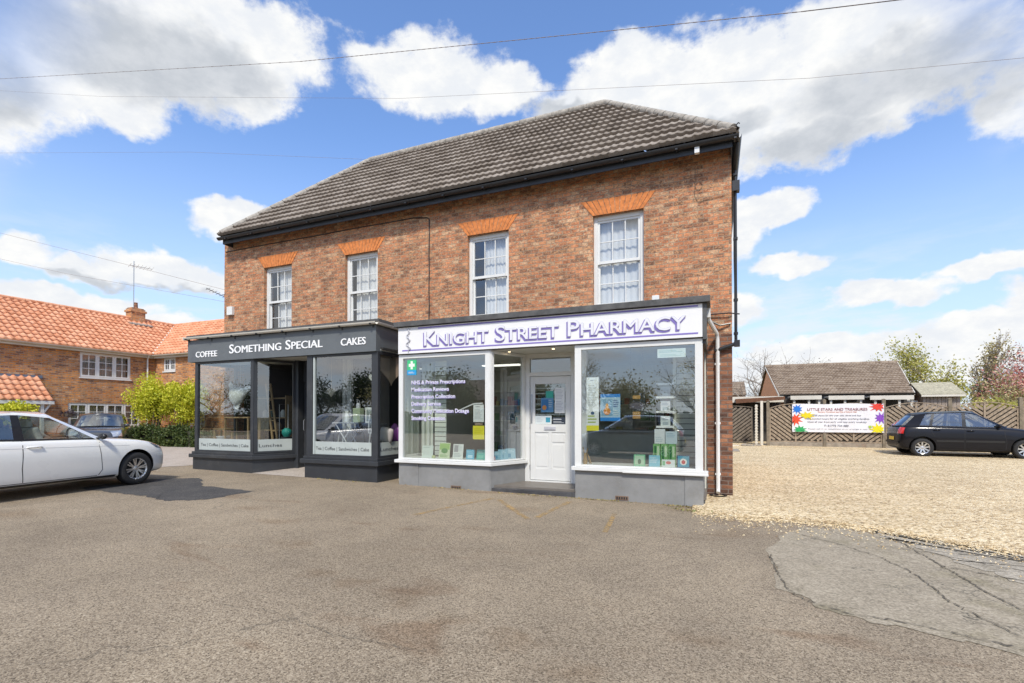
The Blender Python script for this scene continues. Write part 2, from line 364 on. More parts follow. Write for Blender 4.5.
M['darkpatch']=patch_mat('dark_tarmac_patch',[(.2,(.028,.027,.026)),(.55,(.055,.052,.05)),(.9,(.14,.125,.11))],crack=False)
M['concrete']=patch_mat('pale_worn_concrete',[(.2,(.17,.142,.100)),(.5,(.29,.245,.178)),(.8,(.41,.352,.265))],tint=(.80,.80,.72))
M['concrete2']=patch_mat('broken_pale_concrete',[(.2,(.20,.17,.13)),(.5,(.33,.29,.225)),(.8,(.46,.41,.33))],tint=(.62,.6,.55))
M['drive']=patch_mat('pale_driveway',[(.2,(.26,.215,.18)),(.5,(.38,.33,.28)),(.8,(.48,.42,.37))],crack=False)
M['gravel']=gravel_mat()
M['farground']=pm('rough_grass_ground',(.14,.13,.07),.95,var=.35,scale=1.5)
def yellow_mat():
    m,n,b,o=new_mat('worn_yellow_road_paint');p=pos(n)
    b.inputs['Base Color'].default_value=(.44,.29,.12,1);b.inputs['Roughness'].default_value=.8
    f=n.smooth(n.math('ADD',n.noise(p,14,6,.75),n.math('MULTIPLY',n.noise(p,3,2),.3)),0.50,.80);f=n.math('MULTIPLY',f,.75)
    tr=n.n('ShaderNodeBsdfTransparent');mx=n.n('ShaderNodeMixShader',Fac=f,i1=tr.outputs[0],i2=b.outputs[0])
    m.node_tree.links.new(mx.outputs[0],o.inputs[0]);return m
M['yellow']=yellow_mat()

def sheet(name,xs,ys,lift,mat,rim=False):
    b=MB();pts=[];F=[]
    for y in ys:
        for x in xs:pts.append((x,y,g(x,y)+lift))
    nx=len(xs)
    for j in range(len(ys)-1):
        for i in range(nx-1):F.append((j*nx+i,j*nx+i+1,(j+1)*nx+i+1,(j+1)*nx+i))
    b.add(pts,F);return b.build(name,mat,kind='structure')
def fr(a,b,s):
    n=max(1,int(round((b-a)/s)));return [a+(b-a)*i/n for i in range(n+1)]
far=[-900,-400,-150]
sheet('ground',far+fr(-60,60,2)+[150,400,900],far+fr(-60,-1,2)+fr(1,89,2)+[150,400,900],-.045,M['farground'])
sheet('forecourt',fr(-30,30,.5),fr(-12,14,.5),0,M['asphalt'])
sheet('road',fr(-60,60,2),fr(-24,-12.02,1),-.008,M['asphalt'])
def jag(x,seed=0,a=.06):
    return a*(math.sin(x*9.1+seed)+.6*math.sin(x*23.7+seed*2)+.45*math.sin(x*51.3+seed)+.4*math.sin(x*97+seed))
def gravel_edge(x):
    pts=[(-.32,8.0),(-.13,7.72),(.27,7.66),(1.09,7.74),(1.94,7.5),(2.54,6.98),(2.95,6.68),(4.2,6.0),(7,5.2),(12,4.6),(40,4)]
    for (a,b),(c,d) in zip(pts,pts[1:]):
        if x<=c:return b+(d-b)*(x-a)/(c-a)+jag(x,1,.045)
    return 4
def gravel_sheet():
    b=MB();xs=fr(-.32,.32,.04)+fr(.36,6,.04)+fr(6.25,12,.25)+fr(12.5,40,.5);pts=[];F=[]
    T=[0,.02,.05,.1,.15,.2,.3,.4,.5,.6,.7,.8,.9,1]
    for x in xs:
        e=gravel_edge(x)
        for t in T:
            y=e+(30-e)*t;pts.append((x,y,g(x,y)+.006+min(.03,t*1.2)))
    k=len(T)
    for i in range(len(xs)-1):
        for j in range(k-1):F.append((i*k+j,(i+1)*k+j,(i+1)*k+j+1,i*k+j+1))
    b.add(pts,F);return b.build('gravel_yard',M['gravel'],kind='structure',smooth=60)
gravel_sheet()
def blob(name,poly,lift,mat,rough=.05,seed=1,n=160):
    cx=sum(p[0] for p in poly)/len(poly);cy=sum(p[1] for p in poly)/len(poly)
    b=MB();pts=[(cx,cy,g(cx,cy)+lift)];K=len(poly);L=[]
    for i in range(K):
        a=poly[i];c=poly[(i+1)%K]
        for t in range(n//K):
            u=t/(n//K);x=a[0]+(c[0]-a[0])*u;y=a[1]+(c[1]-a[1])*u;s=(i*(n//K)+t)*.37
            L.append((x+rough*(math.sin(s*1.7+seed)+.5*math.sin(s*4.3)+.4*random.uniform(-1,1))*.5,y+rough*(math.cos(s*2.1+seed)+.5*math.sin(s*5.1)+.4*random.uniform(-1,1))*.5))
    rings=[.33,.66,1]
    for r in rings:
        for x,y in L:
            X=cx+(x-cx)*r;Y=cy+(y-cy)*r;pts.append((X,Y,g(X,Y)+lift))
    N=len(L);F=[(0,1+i,1+(i+1)%N) for i in range(N)]
    for r in range(2):
        for i in range(N):F.append((1+r*N+i,1+(r+1)*N+i,1+(r+1)*N+(i+1)%N,1+r*N+(i+1)%N))
    b.add(pts,F);return b.build(name,mat,kind='structure')
blob('tarmac_patch',[(-10.9,5.3),(-11.2,6.55),(-10.3,7.25),(-9.2,6.5),(-7.75,6.45),(-7.7,5.5),(-8.2,5.15),(-8.9,5.3),(-9.6,5.3)],.004,M['darkpatch'],.05)
blob('concrete_patch',[(.98,7.3),(.55,6.1),(.5,4.7),(.85,4.2),(1.4,4.05),(2.2,3.7),(3.2,3.6),(4.6,4.5),(5.2,5.9),(3.0,6.35),(2.2,7.0),(1.6,7.4)],.004,M['concrete'],.06)
blob('broken_concrete',[(1.75,7.45),(2.4,7.1),(3.1,6.6),(4.4,6.0),(5.0,5.4),(3.4,5.1),(2.45,5.6),(2.15,6.4)],.008,M['concrete2'],.10,3)
#blob('small_concrete_patch',[(.28,2.95),(.6,3.0),(1.1,2.75),(1.2,2.1),(.3,2.1)],.004,M['concrete'],.04,5)
#blob('left_concrete_patch',[(-4.6,1.5),(-4.3,2.0),(-3.75,2.15),(-3.3,1.9),(-3.6,1.3)],.004,M['concrete'],.04,5)
blob('driveway',[(-24.9,15.2),(-24.9,7),(-14.8,6.9),(-13.2,7.9),(-12.7,9.4),(-12.7,15.2)],.006,M['drive'],.06,2)
def crack(pts,w,seed):
    rg=random.Random(seed);b=MB();L=[]
    for (x0,y0),(x1,y1) in zip(pts,pts[1:]):
        n_=max(2,int(math.hypot(x1-x0,y1-y0)/.03))
        for i in range(n_):L.append((lerp_(x0,x1,i/n_)+rg.gauss(0,.008),lerp_(y0,y1,i/n_)+rg.gauss(0,.008)))
    for (a,c) in zip(L,L[1:]):
        d=Vector((c[0]-a[0],c[1]-a[1]))
        if d.length<1e-4:continue
        nn=Vector((-d.y,d.x)).normalized()*w*rg.uniform(.15,.7)/2;q=[Vector(a)-nn,Vector(c)-nn,Vector(c)+nn,Vector(a)+nn];b.add([(p.x,p.y,g(p.x,p.y)+.0125) for p in q],[(0,1,2,3)])
    return b.build('road_crack',M['crackmat'],kind='structure')
def lerp_(a,b,t):return a+(b-a)*t
M['crackmat']=pm('dirt_filled_crack',(.12,.10,.07),.95,var=.5,scale=9)
crack([(0.53,5.71),(0.53,5.05),(0.57,4.61),(0.69,4.4),(0.91,4.24),(1.14,4.23),(1.35,4.17),(1.54,4.1),(1.9,3.95),(2.5,3.7)],.022,1)
crack([(.96,6.85),(1.3,6.49),(1.56,6.05),(1.67,5.62),(1.69,5.12),(1.68,4.81),(1.76,4.54),(1.85,4.2)],.022,2)
crack([(1.88,7.12),(1.97,6.77),(2.0,6.16),(2.04,5.62),(2.05,5.22),(2.11,4.8)],.026,3)
crack([(2.35,6.5),(2.49,6.51),(2.61,6.53),(2.74,6.47),(2.95,6.3)],.04,4)
crack([(1.7,6.6),(2.1,6.45),(2.5,6.1),(2.9,5.9)],.02,5);crack([(2.05,5.9),(2.4,5.7),(2.8,5.6)],.03,6);crack([(1.9,6.9),(2.3,6.75),(2.7,6.35)],.018,7);crack([(-3.4,2.55),(-2.9,2.62),(-2.3,2.5),(-1.6,2.55)],.008,8)
def stripe(pts,w=.09):
    b=MB()
    for (x0,y0),(x1,y1) in zip(pts,pts[1:]):
        d=Vector((x1-x0,y1-y0));L=d.length;d/=L;nn=Vector((-d.y,d.x))*w/2;k=8
        for i in range(k):
            a=Vector((x0,y0))+d*L*i/k;c=Vector((x0,y0))+d*L*(i+1)/k
            q=[a-nn,c-nn,c+nn,a+nn];b.add([(p.x,p.y,g(p.x,p.y)+.004) for p in q],[(0,1,2,3)])
    return b
stripe([(-3.5,7.62),(-3.75,6.75),(-3.95,5.9)]).build('road_marking',M['yellow'],kind='structure')
stripe([(-3.36,7.55),(-2.36,6.3)]).build('road_marking',M['yellow'],kind='structure')
stripe([(-2.22,7.9),(-2.30,6.45)]).build('road_marking',M['yellow'],kind='structure')
stripe([(-1.35,7.2),(-1.25,6.0)],.07).build('road_marking',M['yellow'],kind='structure')
# loose pebbles along the gravel edge
def pebbles():
    b=MB();rng=random.Random(3);mt=M['gravel']
    for i in range(5200):
        if i<3200:
            x=rng.uniform(-.3,4.5);y=gravel_edge(x)+rng.gauss(-.02,.10)
        elif i<4500:
            x=rng.uniform(-.3,4.5);y=gravel_edge(x)-abs(rng.gauss(0,.45))
        else:
            x=rng.uniform(.3,9);y=rng.uniform(7.8,14)
        if x<.33 and y>9.4:continue
        if x<-.1 and y>8.2:continue
        r=rng.uniform(.006,.017);z=g(x,y)+(.006 if y<gravel_edge(x) else .02)
        a=rng.uniform(0,6.28);q=[]
        for k in range(4):
            t=a+k*1.57+rng.uniform(-.3,.3);q.append((x+r*math.cos(t),y+r*math.sin(t)*.8,z))
        q.append((x+rng.uniform(-.3,.3)*r,y,z+r*.8))
        b.add(q,[(0,1,4),(1,2,4),(2,3,4),(3,0,4)])
    return b.build('loose_gravel',M['gravel'],kind='stuff')
pb=pebbles();tag(pb,'loose golden pebbles scattered along the gravel edge','gravel')
# leaf litter and weeds at the foot of the shopfront
def litter():
    b=MB();rng=random.Random(5)
    spots=[(-.25,8.22,260,.55,.05),(-1.8,8.24,90,.5,.03),(-4.8,8.24,60,.6,.03),(.15,9.3,160,.25,.1),(-7.3,8.2,60,.7,.04),(-2.9,8.2,90,.6,.03),(-.3,8.0,160,.3,.12)]
    for cx,cy,n,sx,sy in spots:
        for i in range(n):
            x=cx+rng.gauss(0,sx*.6);y=cy-abs(rng.gauss(0,sy));z=g(x,y)+.008;a=rng.uniform(0,6.28);r=rng.uniform(.01,.026)
            q=[(x+r*math.cos(a),y+r*math.sin(a),z),(x-r*math.sin(a)*.5,y+r*math.cos(a)*.5,z+rng.uniform(0,.03)),(x-r*math.cos(a),y-r*math.sin(a),z+rng.uniform(0,.012))]
            b.add(q,[(0,1,2)])
    return b.build('leaf_litter',leaf_mat('dry_leaf',[(.2,(.20,.13,.05)),(.5,(.36,.27,.11)),(.8,(.20,.22,.07))],.1),kind='stuff')
tag(litter(),'dry leaf litter and weeds along the foot of the grey plinth','leaf litter')
# ---------------------------------------------------------------- roofs
def tile_slope(name,o,u,v,U,V,mat,parent,period=.30,gauge=.345,amp=.019,step=.055,clips=(),ns=12,seed=1,shape='roman'):
    o=Vector(o);u=Vector(u).normalized();v=Vector(v).normalized();n=u.cross(v).normalized()
    if n.z<0:n=-n
    rng=random.Random(seed);nt=int(math.ceil(U/period));nc=int(math.ceil(V/gauge))
    bm=bmesh.new();uvl=bm.loops.layers.uv.new('UVMap')
    def prof(t):
        if shape=='roman':
            return amp*max(0,math.cos(4*math.pi*t))**.8
        return amp*(.5+.5*math.sin(2*math.pi*t))+amp*.5*max(0,math.sin(2*math.pi*t+.6))
    for j in range(nc):
        v0=j*gauge;v1=min(V,(j+1)*gauge+.0)
        jit=[rng.uniform(-.004,.004) for _ in range(nt+2)]
        rows=[];
        for (vv,h) in ((v0,-.012),(v0,step),(v1,0.0)):
            row=[]
            for i in range(nt*ns+1):
                uu=i/ns*period
                if uu>U:uu=U
                k=int(i/ns);p=prof((i%ns)/ns)
                hh=(p if h>-.01 else -.012)+(h if h>-.01 else 0)+(jit[k] if h>-.01 else 0)
                row.append((bm.verts.new(o+u*uu+v*(vv+(jit[k]*.8 if h!=0 else 0))+n*hh),uu,vv))
            rows.append(row)
        for a,b in ((0,1),(1,2)):
            for i in range(nt*ns):
                q=[rows[a][i],rows[a][i+1],rows[b][i+1],rows[b][i]]
                if (q[0][0].co-q[1][0].co).length<1e-6:continue
                f=bm.faces.new([w[0] for w in q]);f.smooth=(a==1)
                uc=(q[0][1]+q[1][1])/2
                for lp,w in zip(f.loops,q):
                    lp[uvl].uv=(w[1]*.98+uc*.02,(v0+.02 if a==0 else (v0+.01 if w in (rows[1][i],rows[1][i+1]) else v1-.01)))
    for (pt,nn) in clips:
        bmesh.ops.bisect_plane(bm,geom=bm.verts[:]+bm.edges[:]+bm.faces[:],plane_co=Vector(pt),plane_no=Vector(nn),clear_outer=True)
    bmesh.ops.recalc_face_normals(bm,faces=bm.faces)
    off=OFF.get(parent.name,Vector()) if parent else Vector()
    for w in bm.verts:w.co-=off
    me=bpy.data.meshes.new(name);bm.to_mesh(me);bm.free();me.materials.append(mat)
    ob=bpy.data.objects.new(name,me);COL.objects.link(ob);ob.parent=parent;OFF[ob.name]=off;return ob
def ridge_tiles(b,a,c,r=.11,L=.45,m=0):
    a=Vector(a);c=Vector(c);d=c-a;n=max(1,int(d.length/L));
    for i in range(n):
        p=a+d*i/n;q=a+d*(i+.97)/n;b.tube([p,p.lerp(q,.5)+Vector((0,0,.004)),q],[r,r*.97,r*.94],10,m)

def wall_holes(b,x0,x1,z0,z1,y0,y1,holes,m=0):
    xs=sorted({x0,x1,*[h[0] for h in holes],*[h[1] for h in holes]});zs=sorted({z0,z1,*[h[2] for h in holes],*[h[3] for h in holes]})
    inside=lambda x,z:any(h[0]<x<h[1] and h[2]<z<h[3] for h in holes)
    for i in range(len(xs)-1):
        for j in range(len(zs)-1):
            xm=(xs[i]+xs[i+1])/2;zm=(zs[j]+zs[j+1])/2
            if inside(xm,zm):continue
            for y,o in ((y0,1),(y1,0)):
                q=[(xs[i],y,zs[j]),(xs[i+1],y,zs[j]),(xs[i+1],y,zs[j+1]),(xs[i],y,zs[j+1])]
                if not o:q=q[::-1]
                b.add(q,[(0,1,2,3)],m)
    for h in holes:
        a,c,d,e=h
        b.add([(a,y0,d),(a,y1,d),(a,y1,e),(a,y0,e)],[(0,1,2,3)],m);b.add([(c,y0,d),(c,y0,e),(c,y1,e),(c,y1,d)],[(0,1,2,3)],m)
        b.add([(a,y0,d),(c,y0,d),(c,y1,d),(a,y1,d)],[(0,1,2,3)],m);b.add([(a,y0,e),(a,y1,e),(c,y1,e),(c,y0,e)],[(0,1,2,3)],m)
    b.add([(x0,y0,z0),(x0,y0,z1),(x0,y1,z1),(x0,y1,z0)],[(0,1,2,3)],m);b.add([(x1,y0,z0),(x1,y1,z0),(x1,y1,z1),(x1,y0,z1)],[(0,1,2,3)],m)
    b.add([(x0,y0,z1),(x1,y0,z1),(x1,y1,z1),(x0,y1,z1)],[(0,1,2,3)],m)

# ================================================================ THE SHOP BUILDING
D=9.465;P=8.312;XL,XR=-12.55,.30
shop=thing('shop_building','two storey brown brick building with hipped tile roof over two shopfronts','building',(-6,9.4,0))
WN=[(-11.04,),(-8.33,),(-4.96,),(-2.19,)];WW=.974;WT=5.377;WB=3.55
holes=[(w[0],w[0]+WW,WB,WT) for w in WN]
b=MB()
wall_holes(b,XL,XR,2.9,6.30,D,D+.30,holes)
b.box(XL,XR,15.0,15.3,0,6.3)                         # rear
b.box(XL,XL+.3,D+.3,15.0,0,6.3);b.box(XR-.3,XR,D+.3,15.0,0,6.3)
b.box(XL,XL+.42,D,D+.3,-.1,2.9);b.build('wall',M['brick'],shop)
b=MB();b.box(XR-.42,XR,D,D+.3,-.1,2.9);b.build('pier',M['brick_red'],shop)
b=MB()
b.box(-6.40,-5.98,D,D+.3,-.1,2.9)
b.build('pier',M['dark'],shop)  # brick pier coloured near black, painting in the shade of the shop gap
# gauged brick flat arches
for w in WN:
    a=MB();x0=w[0];x1=x0+WW;n=13;H=.30;sp=.235
    for i in range(n):
        for (t0,t1) in ((i/n,(i+1)/n),):
            g0=.16
            xb0=x0+(x1-x0)*(t0+.0*g0/n);xb1=x0+(x1-x0)*(t1-g0/n)
            xt0=(x0-sp)+(x1-x0+2*sp)*t0;xt1=(x0-sp)+(x1-x0+2*sp)*(t1-g0/n)
            yy=D-.006-random.uniform(0,.004)
            a.prism([(xb0,yy,WT),(xb1,yy,WT),(xt1,yy,WT+H),(xt0,yy,WT+H)],(0,.03,0))
    a.build('flat_arch',M['lintel'],shop)
# sash windows
def sash(x0,curt):
    x1=x0+WW;y=D+.085;f=MB();z0=WB;z1=WT;zm=4.455
    fw=.075
    f.box(x0,x0+fw,y,y+.12,z0,z1);f.box(x1-fw,x1,y,y+.12,z0,z1);f.box(x0+fw,x1-fw,y,y+.12,z1-.085,z1);f.box(x0+fw,x1-fw,y,y+.12,z0,z0+.06)
    f.box(x0-.02,x1+.02,D-.05,y+.005,z0-.06,z0-.002)
    o=f.build('sash_window',M['white'],shop,bevel=.004)
    for (a,c,yy) in ((zm-.02,z1-.085,y+.02),(z0+.06,zm+.03,y+.06)):
        s=MB();xa=x0+fw;xb=x1-fw;sw=.042
        s.box(xa,xa+sw,yy,yy+.035,a,c);s.box(xb-sw,xb,yy,yy+.035,a,c);s.box(xa+sw,xb-sw,yy,yy+.035,c-sw,c);s.box(xa+sw,xb-sw,yy-(.015 if a>4 else 0),yy+.035,a,a+.055)
        for k in (1,2):
            xx=xa+sw+(xb-xa-2*sw)*k/3;s.box(xx-.0095,xx+.0095,yy+.004,yy+.03,a+.055,c-sw)
        zz=(a+.055+c-sw)/2;
        s.box(xa+sw,xb-sw,yy+.006,yy+.028,zz-.0095,zz+.0095)
        s.build('sash',M['white'],o)
        gl=MB();gl.quad((xa+sw,yy+.017,a+.05),(xb-sw,yy+.017,a+.05),(xb-sw,yy+.017,c-sw),(xa+sw,yy+.017,c-sw));gl.build('pane',M['upglass'],o)
    # curtains
    c=MB();xs=[]
    cx0,cx1=curt;n=70
    for i in range(n+1):
        t=i/n;X=x0+fw+(cx0+(cx1-cx0)*t)*(x1-x0-2*fw);Y=D+.225+.007*math.sin(t*46)+.004*math.sin(t*19);xs.append((X,Y))
    for (X,Y),(X2,Y2) in zip(xs,xs[1:]):c.quad((X,Y,z0),(X2,Y2,z0),(X2,Y2,z1),(X,Y,z1))
    c.build('curtain',M['net'],o,smooth=180)
sash(-11.04,(.30,1.0));sash(-8.33,(.12,1.0));sash(-4.96,(.30,1.0));sash(-2.19,(-.02,1.02))
# dark room behind the windows
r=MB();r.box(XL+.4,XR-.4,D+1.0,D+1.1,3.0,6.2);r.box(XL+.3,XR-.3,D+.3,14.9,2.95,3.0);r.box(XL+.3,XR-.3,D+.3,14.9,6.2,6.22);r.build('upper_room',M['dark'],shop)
# roof
ex0,ex1,ey0,ey1,ez=-12.30,.37,9.09,15.51,6.29
rz=9.36;rx0,rx1,ry=-9.86,-2.53,12.30
e=lambda x,y:Vector((x,y,ez))
vf=Vector((0,ry-ey0,rz-ez))
def plane_n(a,b_,c_,ref):
    n=(Vector(b_)-Vector(a)).cross(Vector(c_)-Vector(a)).normalized()
    if (Vector(ref)-Vector(a)).dot(n)>0:n=-n      # ref side is kept
    return n
A=(ex0,ey0,ez);B=(ex1,ey0,ez);C=(rx0,ry,rz);E_=(rx1,ry,rz);mid=(-6,ey0+.1,ez)
up=Vector((0,0,5))
clipL=(A,plane_n(A,C,Vector(A)+up,mid));clipR=(B,plane_n(B,E_,Vector(B)+up,mid))
tile_slope('roof_slope',A,(1,0,0),vf,ex1-ex0,vf.length,M['tile'],shop,clips=[clipL,clipR],seed=3)
vs=Vector((rx1-ex1,0,rz-ez));Bb=(ex1,ey1,ez);midR=(ex1-.1,12.3,ez)
tile_slope('roof_slope',B,(0,1,0),vs,ey1-ey0,vs.length,M['tile'],shop,clips=[(B,plane_n(B,E_,Vector(B)+up,midR)),(Bb,plane_n(Bb,E_,Vector(Bb)+up,midR))],seed=4)
vs=Vector((rx0-ex0,0,rz-ez));Ab=(ex0,ey1,ez);midL=(ex0+.1,12.3,ez)
tile_slope('roof_slope',A,(0,1,0),vs,ey1-ey0,vs.length,M['tile'],shop,clips=[(A,plane_n(A,C,Vector(A)+up,midL)),(Ab,plane_n(Ab,C,Vector(Ab)+up,midL))],seed=5)
k=MB();k.poly([Ab,Bb,E_,C]);k.build('roof_slope',M['tile'],shop)
k=MB();ridge_tiles(k,(rx0,ry,rz+.02),(rx1,ry,rz+.02),.10)
ridge_tiles(k,(ex1-.05,ey0+.05,ez+.07),(rx1,ry,rz+.03),.085,.36);ridge_tiles(k,(ex0+.05,ey0+.05,ez+.07),(rx0,ry,rz+.03),.085,.36)
k.build('ridge_tiles',M['ridge'],shop,smooth=50)
# soffit, fascia board and gutters
k=MB();k.box(ex0+.06,ex1-.06,ey0+.085,ey0+.11,6.075,6.27);k.box(ex0+.06,ex1-.06,ey0+.11,D-.002,6.235,6.255)
k.box(ex1-.085,ex1-.06,ey0+.11,15.4,6.075,6.27);k.box(ex0+.06,ex0+.085,ey0+.11,15.4,6.075,6.27);k.build('eaves_board',M['fascblack'],shop)
def gutter(b,a,c,r=.058,m=0,n=8):
    a=Vector(a);c=Vector(c);d=(c-a).normalized();x=d.cross(Vector((0,0,1))).normalized();z=Vector((0,0,1));P_=[]
    for q in (a,c):
        for rr in (r,r-.006):
            for k in range(n+1):
                t=math.pi*k/n;P_.append(q+x*math.cos(t)*rr-z*math.sin(t)*rr)
    N=n+1;F=[]
    for k in range(n):
        F+= [(k,k+1,2*N+k+1,2*N+k),(N+k,3*N+k,3*N+k+1,N+k+1)]
        F+= [(k,N+k,N+k+1,k+1),(2*N+k,2*N+k+1,3*N+k+1,3*N+k)]
    F+= [(0,2*N,3*N,N),(n,N+n,3*N+n,2*N+n)]
    b.add(P_,F,m)
k=MB();gutter(k,(ex0-.02,ey0+.02,6.225),(ex1+.04,ey0+.02,6.225),.062);gutter(k,(ex1+.02,ey0+.02,6.235),(ex1+.02,15.4,6.235),.066)
for i in range(14):
    x=ex0+.3+i*.95;k.box(x-.02,x+.02,ey0-.04,ey0+.10,6.155,6.18)
k.build('eaves_gutter',M['black'],shop,smooth=40)
# black downpipe at the right corner, with hopper
k=MB();px=.365;py=9.60
k.tube([(ex1+.02,9.25,6.17),(ex1+.01,9.3,6.0),(px,py,5.85),(px,py,2.78),(px+.0,py,2.70)],.027,10)
for z in (5.75,4.6,3.5,2.9):k.box(px-.036,px+.036,py-.04,py+.04,z,z+.04)
k.box(px-.05,px+.07,py-.08,py+.06,5.46,5.64)
k.tube([(px+.01,9.40,2.72),(.02,9.40,2.60)],.034,10);k.tube([(px,py,2.72),(px,9.42,2.70)],.034,10);k.box(.33,.42,9.35,9.46,2.66,2.77)
k.tube([(px-.03,9.44,5.3),(px-.03,9.44,4.2),(px-.01,9.445,3.0),(px+.0,9.44,2.8)],.010,6)
k.build('rain_pipe',M['black'],shop,smooth=40)
# white downpipe beside the pharmacy
k=MB();k.tube([(-.08,8.78,3.16),(-.08,8.80,3.06),(.05,9.36,2.90),(.06,9.40,2.80),(.06,9.40,.16),(.06,9.34,.10)],.034,12)
for z in (2.35,1.3,.4):k.box(.015,.105,9.39,D,z,z+.035);
k.box(-.13,-.05,8.70,8.84,3.08,3.30)
k.build('white_rain_pipe',M['pvc'],shop,smooth=40)
k=MB();k.lathe([(.04,.005),(.12,.01),(.15,.06),(.12,.06),(.10,.03),(.0,.03)],16,c=(.06,9.36,0));k.build('drain_gully',M['trim'],shop)
# cables and boxes on the brickwork
k=MB();pts=[(-12.5+i*.41,D-.012,5.985-.004*math.sin(i)-.0*i) for i in range(17)];pts[-1]=(-5.98,D-.012,5.93);pts+=[(-5.93,D-.012,5.88)]+[(-5.93+.006*math.sin(i*2),D-.012,5.7-i*.25) for i in range(10)]
k.tube(pts,.011,6);k.build('wall_cable',M['trim'],shop)
k=MB();k.box(-12.36,-12.15,D-.075,D-.002,4.21,4.44);k.box(-12.33,-12.18,D-.078,D-.074,4.21,4.25,0);k.build('alarm_box',M['white'],shop,bevel=.012)
k=MB();k.box(-1.06,-.93,9.36,9.46,3.52,3.68);k.build('junction_box',M['pvc'],shop,bevel=.01)
k=MB();k.tube([(-.24+.06*math.cos(t*.6),D-.012,5.62+.07*math.sin(t*.6)) for t in range(0,12)],.004,5);k.build('loose_cable',M['bark'],shop);k=MB();k.tube([(-.30,D-.012,5.99),(-.31,D-.012,5.45),(-.25,D-.012,5.33),(.2,D-.012,5.38)],.004,5);k.build('loose_cable',M['bark'],shop)
k=MB();k.box(-.30,-.22,ey0+.02,ey0+.09,6.06,6.25);k.build('cable_box',M['pvc'],shop);k=MB()
k.tube([(-.1,9.42,3.26),(.25,9.41,3.26),(.42,9.46,3.24)],.012,6);k.build('loose_cable',M['trim'],shop);k=MB();k.tube([(-.05,9.43,3.14),(.1,9.40,3.05),(.28,9.44,3.08)],.016,6)
k.build('loose_cable',M['trim'],shop)
k=MB();k.tube([(.36,9.1,6.34),(.37,9.1,6.40),(.40,9.1,6.43),(.42,9.1,6.41)],.010,6);k.build('roof_hook',M['trim'],shop)
# left end: tv aerial on a pole
k=MB();k.tube([(-12.62,9.6,3.9),(-12.66,9.6,4.78),(-12.72,9.58,4.85)],.016,8);k.tube([(-13.12,9.35,5.02),(-12.62,9.66,4.74)],.011,6)
for t in range(6):
    q=Vector((-13.08,9.37,5.0)).lerp(Vector((-12.72,9.6,4.8)),t/5);k.tube([q+Vector((.05,-.1,-.05)),q+Vector((-.05,.1,.05))],.006,5)
ae=k.build('tv_aerial',M['trim'],shop)

# ---------------------------------------------------------------- interiors (floors, walls, ceilings)
k=MB()
k.box(-5.93,-.12,8.42,14.9,.10,.14,1);k.box(-5.98,-5.93,8.40,14.9,.1,2.78);k.box(-.16,-.12,9.5,14.9,.1,2.78);k.box(-5.93,-.1,12.6,12.7,.1,2.78);k.box(-5.93,-.1,8.42,12.6,2.72,2.76)
k.build('pharmacy_interior',[M['cream'],M['shopfloor']],shop)
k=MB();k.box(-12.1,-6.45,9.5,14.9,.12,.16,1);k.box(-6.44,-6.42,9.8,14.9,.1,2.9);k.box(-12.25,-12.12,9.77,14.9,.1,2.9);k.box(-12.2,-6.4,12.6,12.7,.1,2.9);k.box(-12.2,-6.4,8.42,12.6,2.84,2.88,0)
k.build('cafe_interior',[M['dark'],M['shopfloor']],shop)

# ---------------------------------------------------------------- pharmacy shopfront
YS=P;WH=M['white']
# plinth (stallriser)
k=MB();k.box(-5.93,-3.88,YS+.02,YS+.17,-.1,.505);k.add([(-3.88,YS+.02,-.1),(-3.52,9.20,-.1),(-3.64,9.24,-.1),(-4.02,YS+.17,-.1),(-3.88,YS+.02,.505),(-3.52,9.20,.505),(-3.64,9.24,.505),(-4.02,YS+.17,.505)],[(0,1,5,4),(1,2,6,5),(2,3,7,6),(3,0,4,7),(4,5,6,7)])
k.box(-5.93,-5.80,YS+.17,D,-.1,.505)
k.box(-5.92,-5.46,YS+.008,YS+.03,-.1,.504);k.box(-5.40,-3.90,YS+.013,YS+.03,-.1,.504)
k.build('plinth',M['render'],shop,bevel=.003)
k=MB();k.box(-2.25,-.16,YS+.02,YS+.17,-.1,.505);k.box(-2.25,-2.12,YS+.17,D,-.1,.505);k.box(-.28,-.16,YS+.17,D,-.1,.505)
k.box(-2.24,-.50,YS+.013,YS+.03,-.1,.504);k.box(-.44,-.165,YS+.006,YS+.03,-.1,.504)
k.build('plinth',M['render'],shop,bevel=.003)
M['airb']=pm('dirty_air_brick',(.20,.13,.09),.9,var=.3)
for x in (-4.72,-1.55):
    k=MB();k.box(x,x+.22,YS+.004,YS+.03,.03,.10)
    for i in range(5):k.box(x+.02+i*.04,x+.045+i*.04,YS-.001,YS+.01,.045,.085,1)
    k.build('air_brick',[M['airb'],M['dark']],shop)
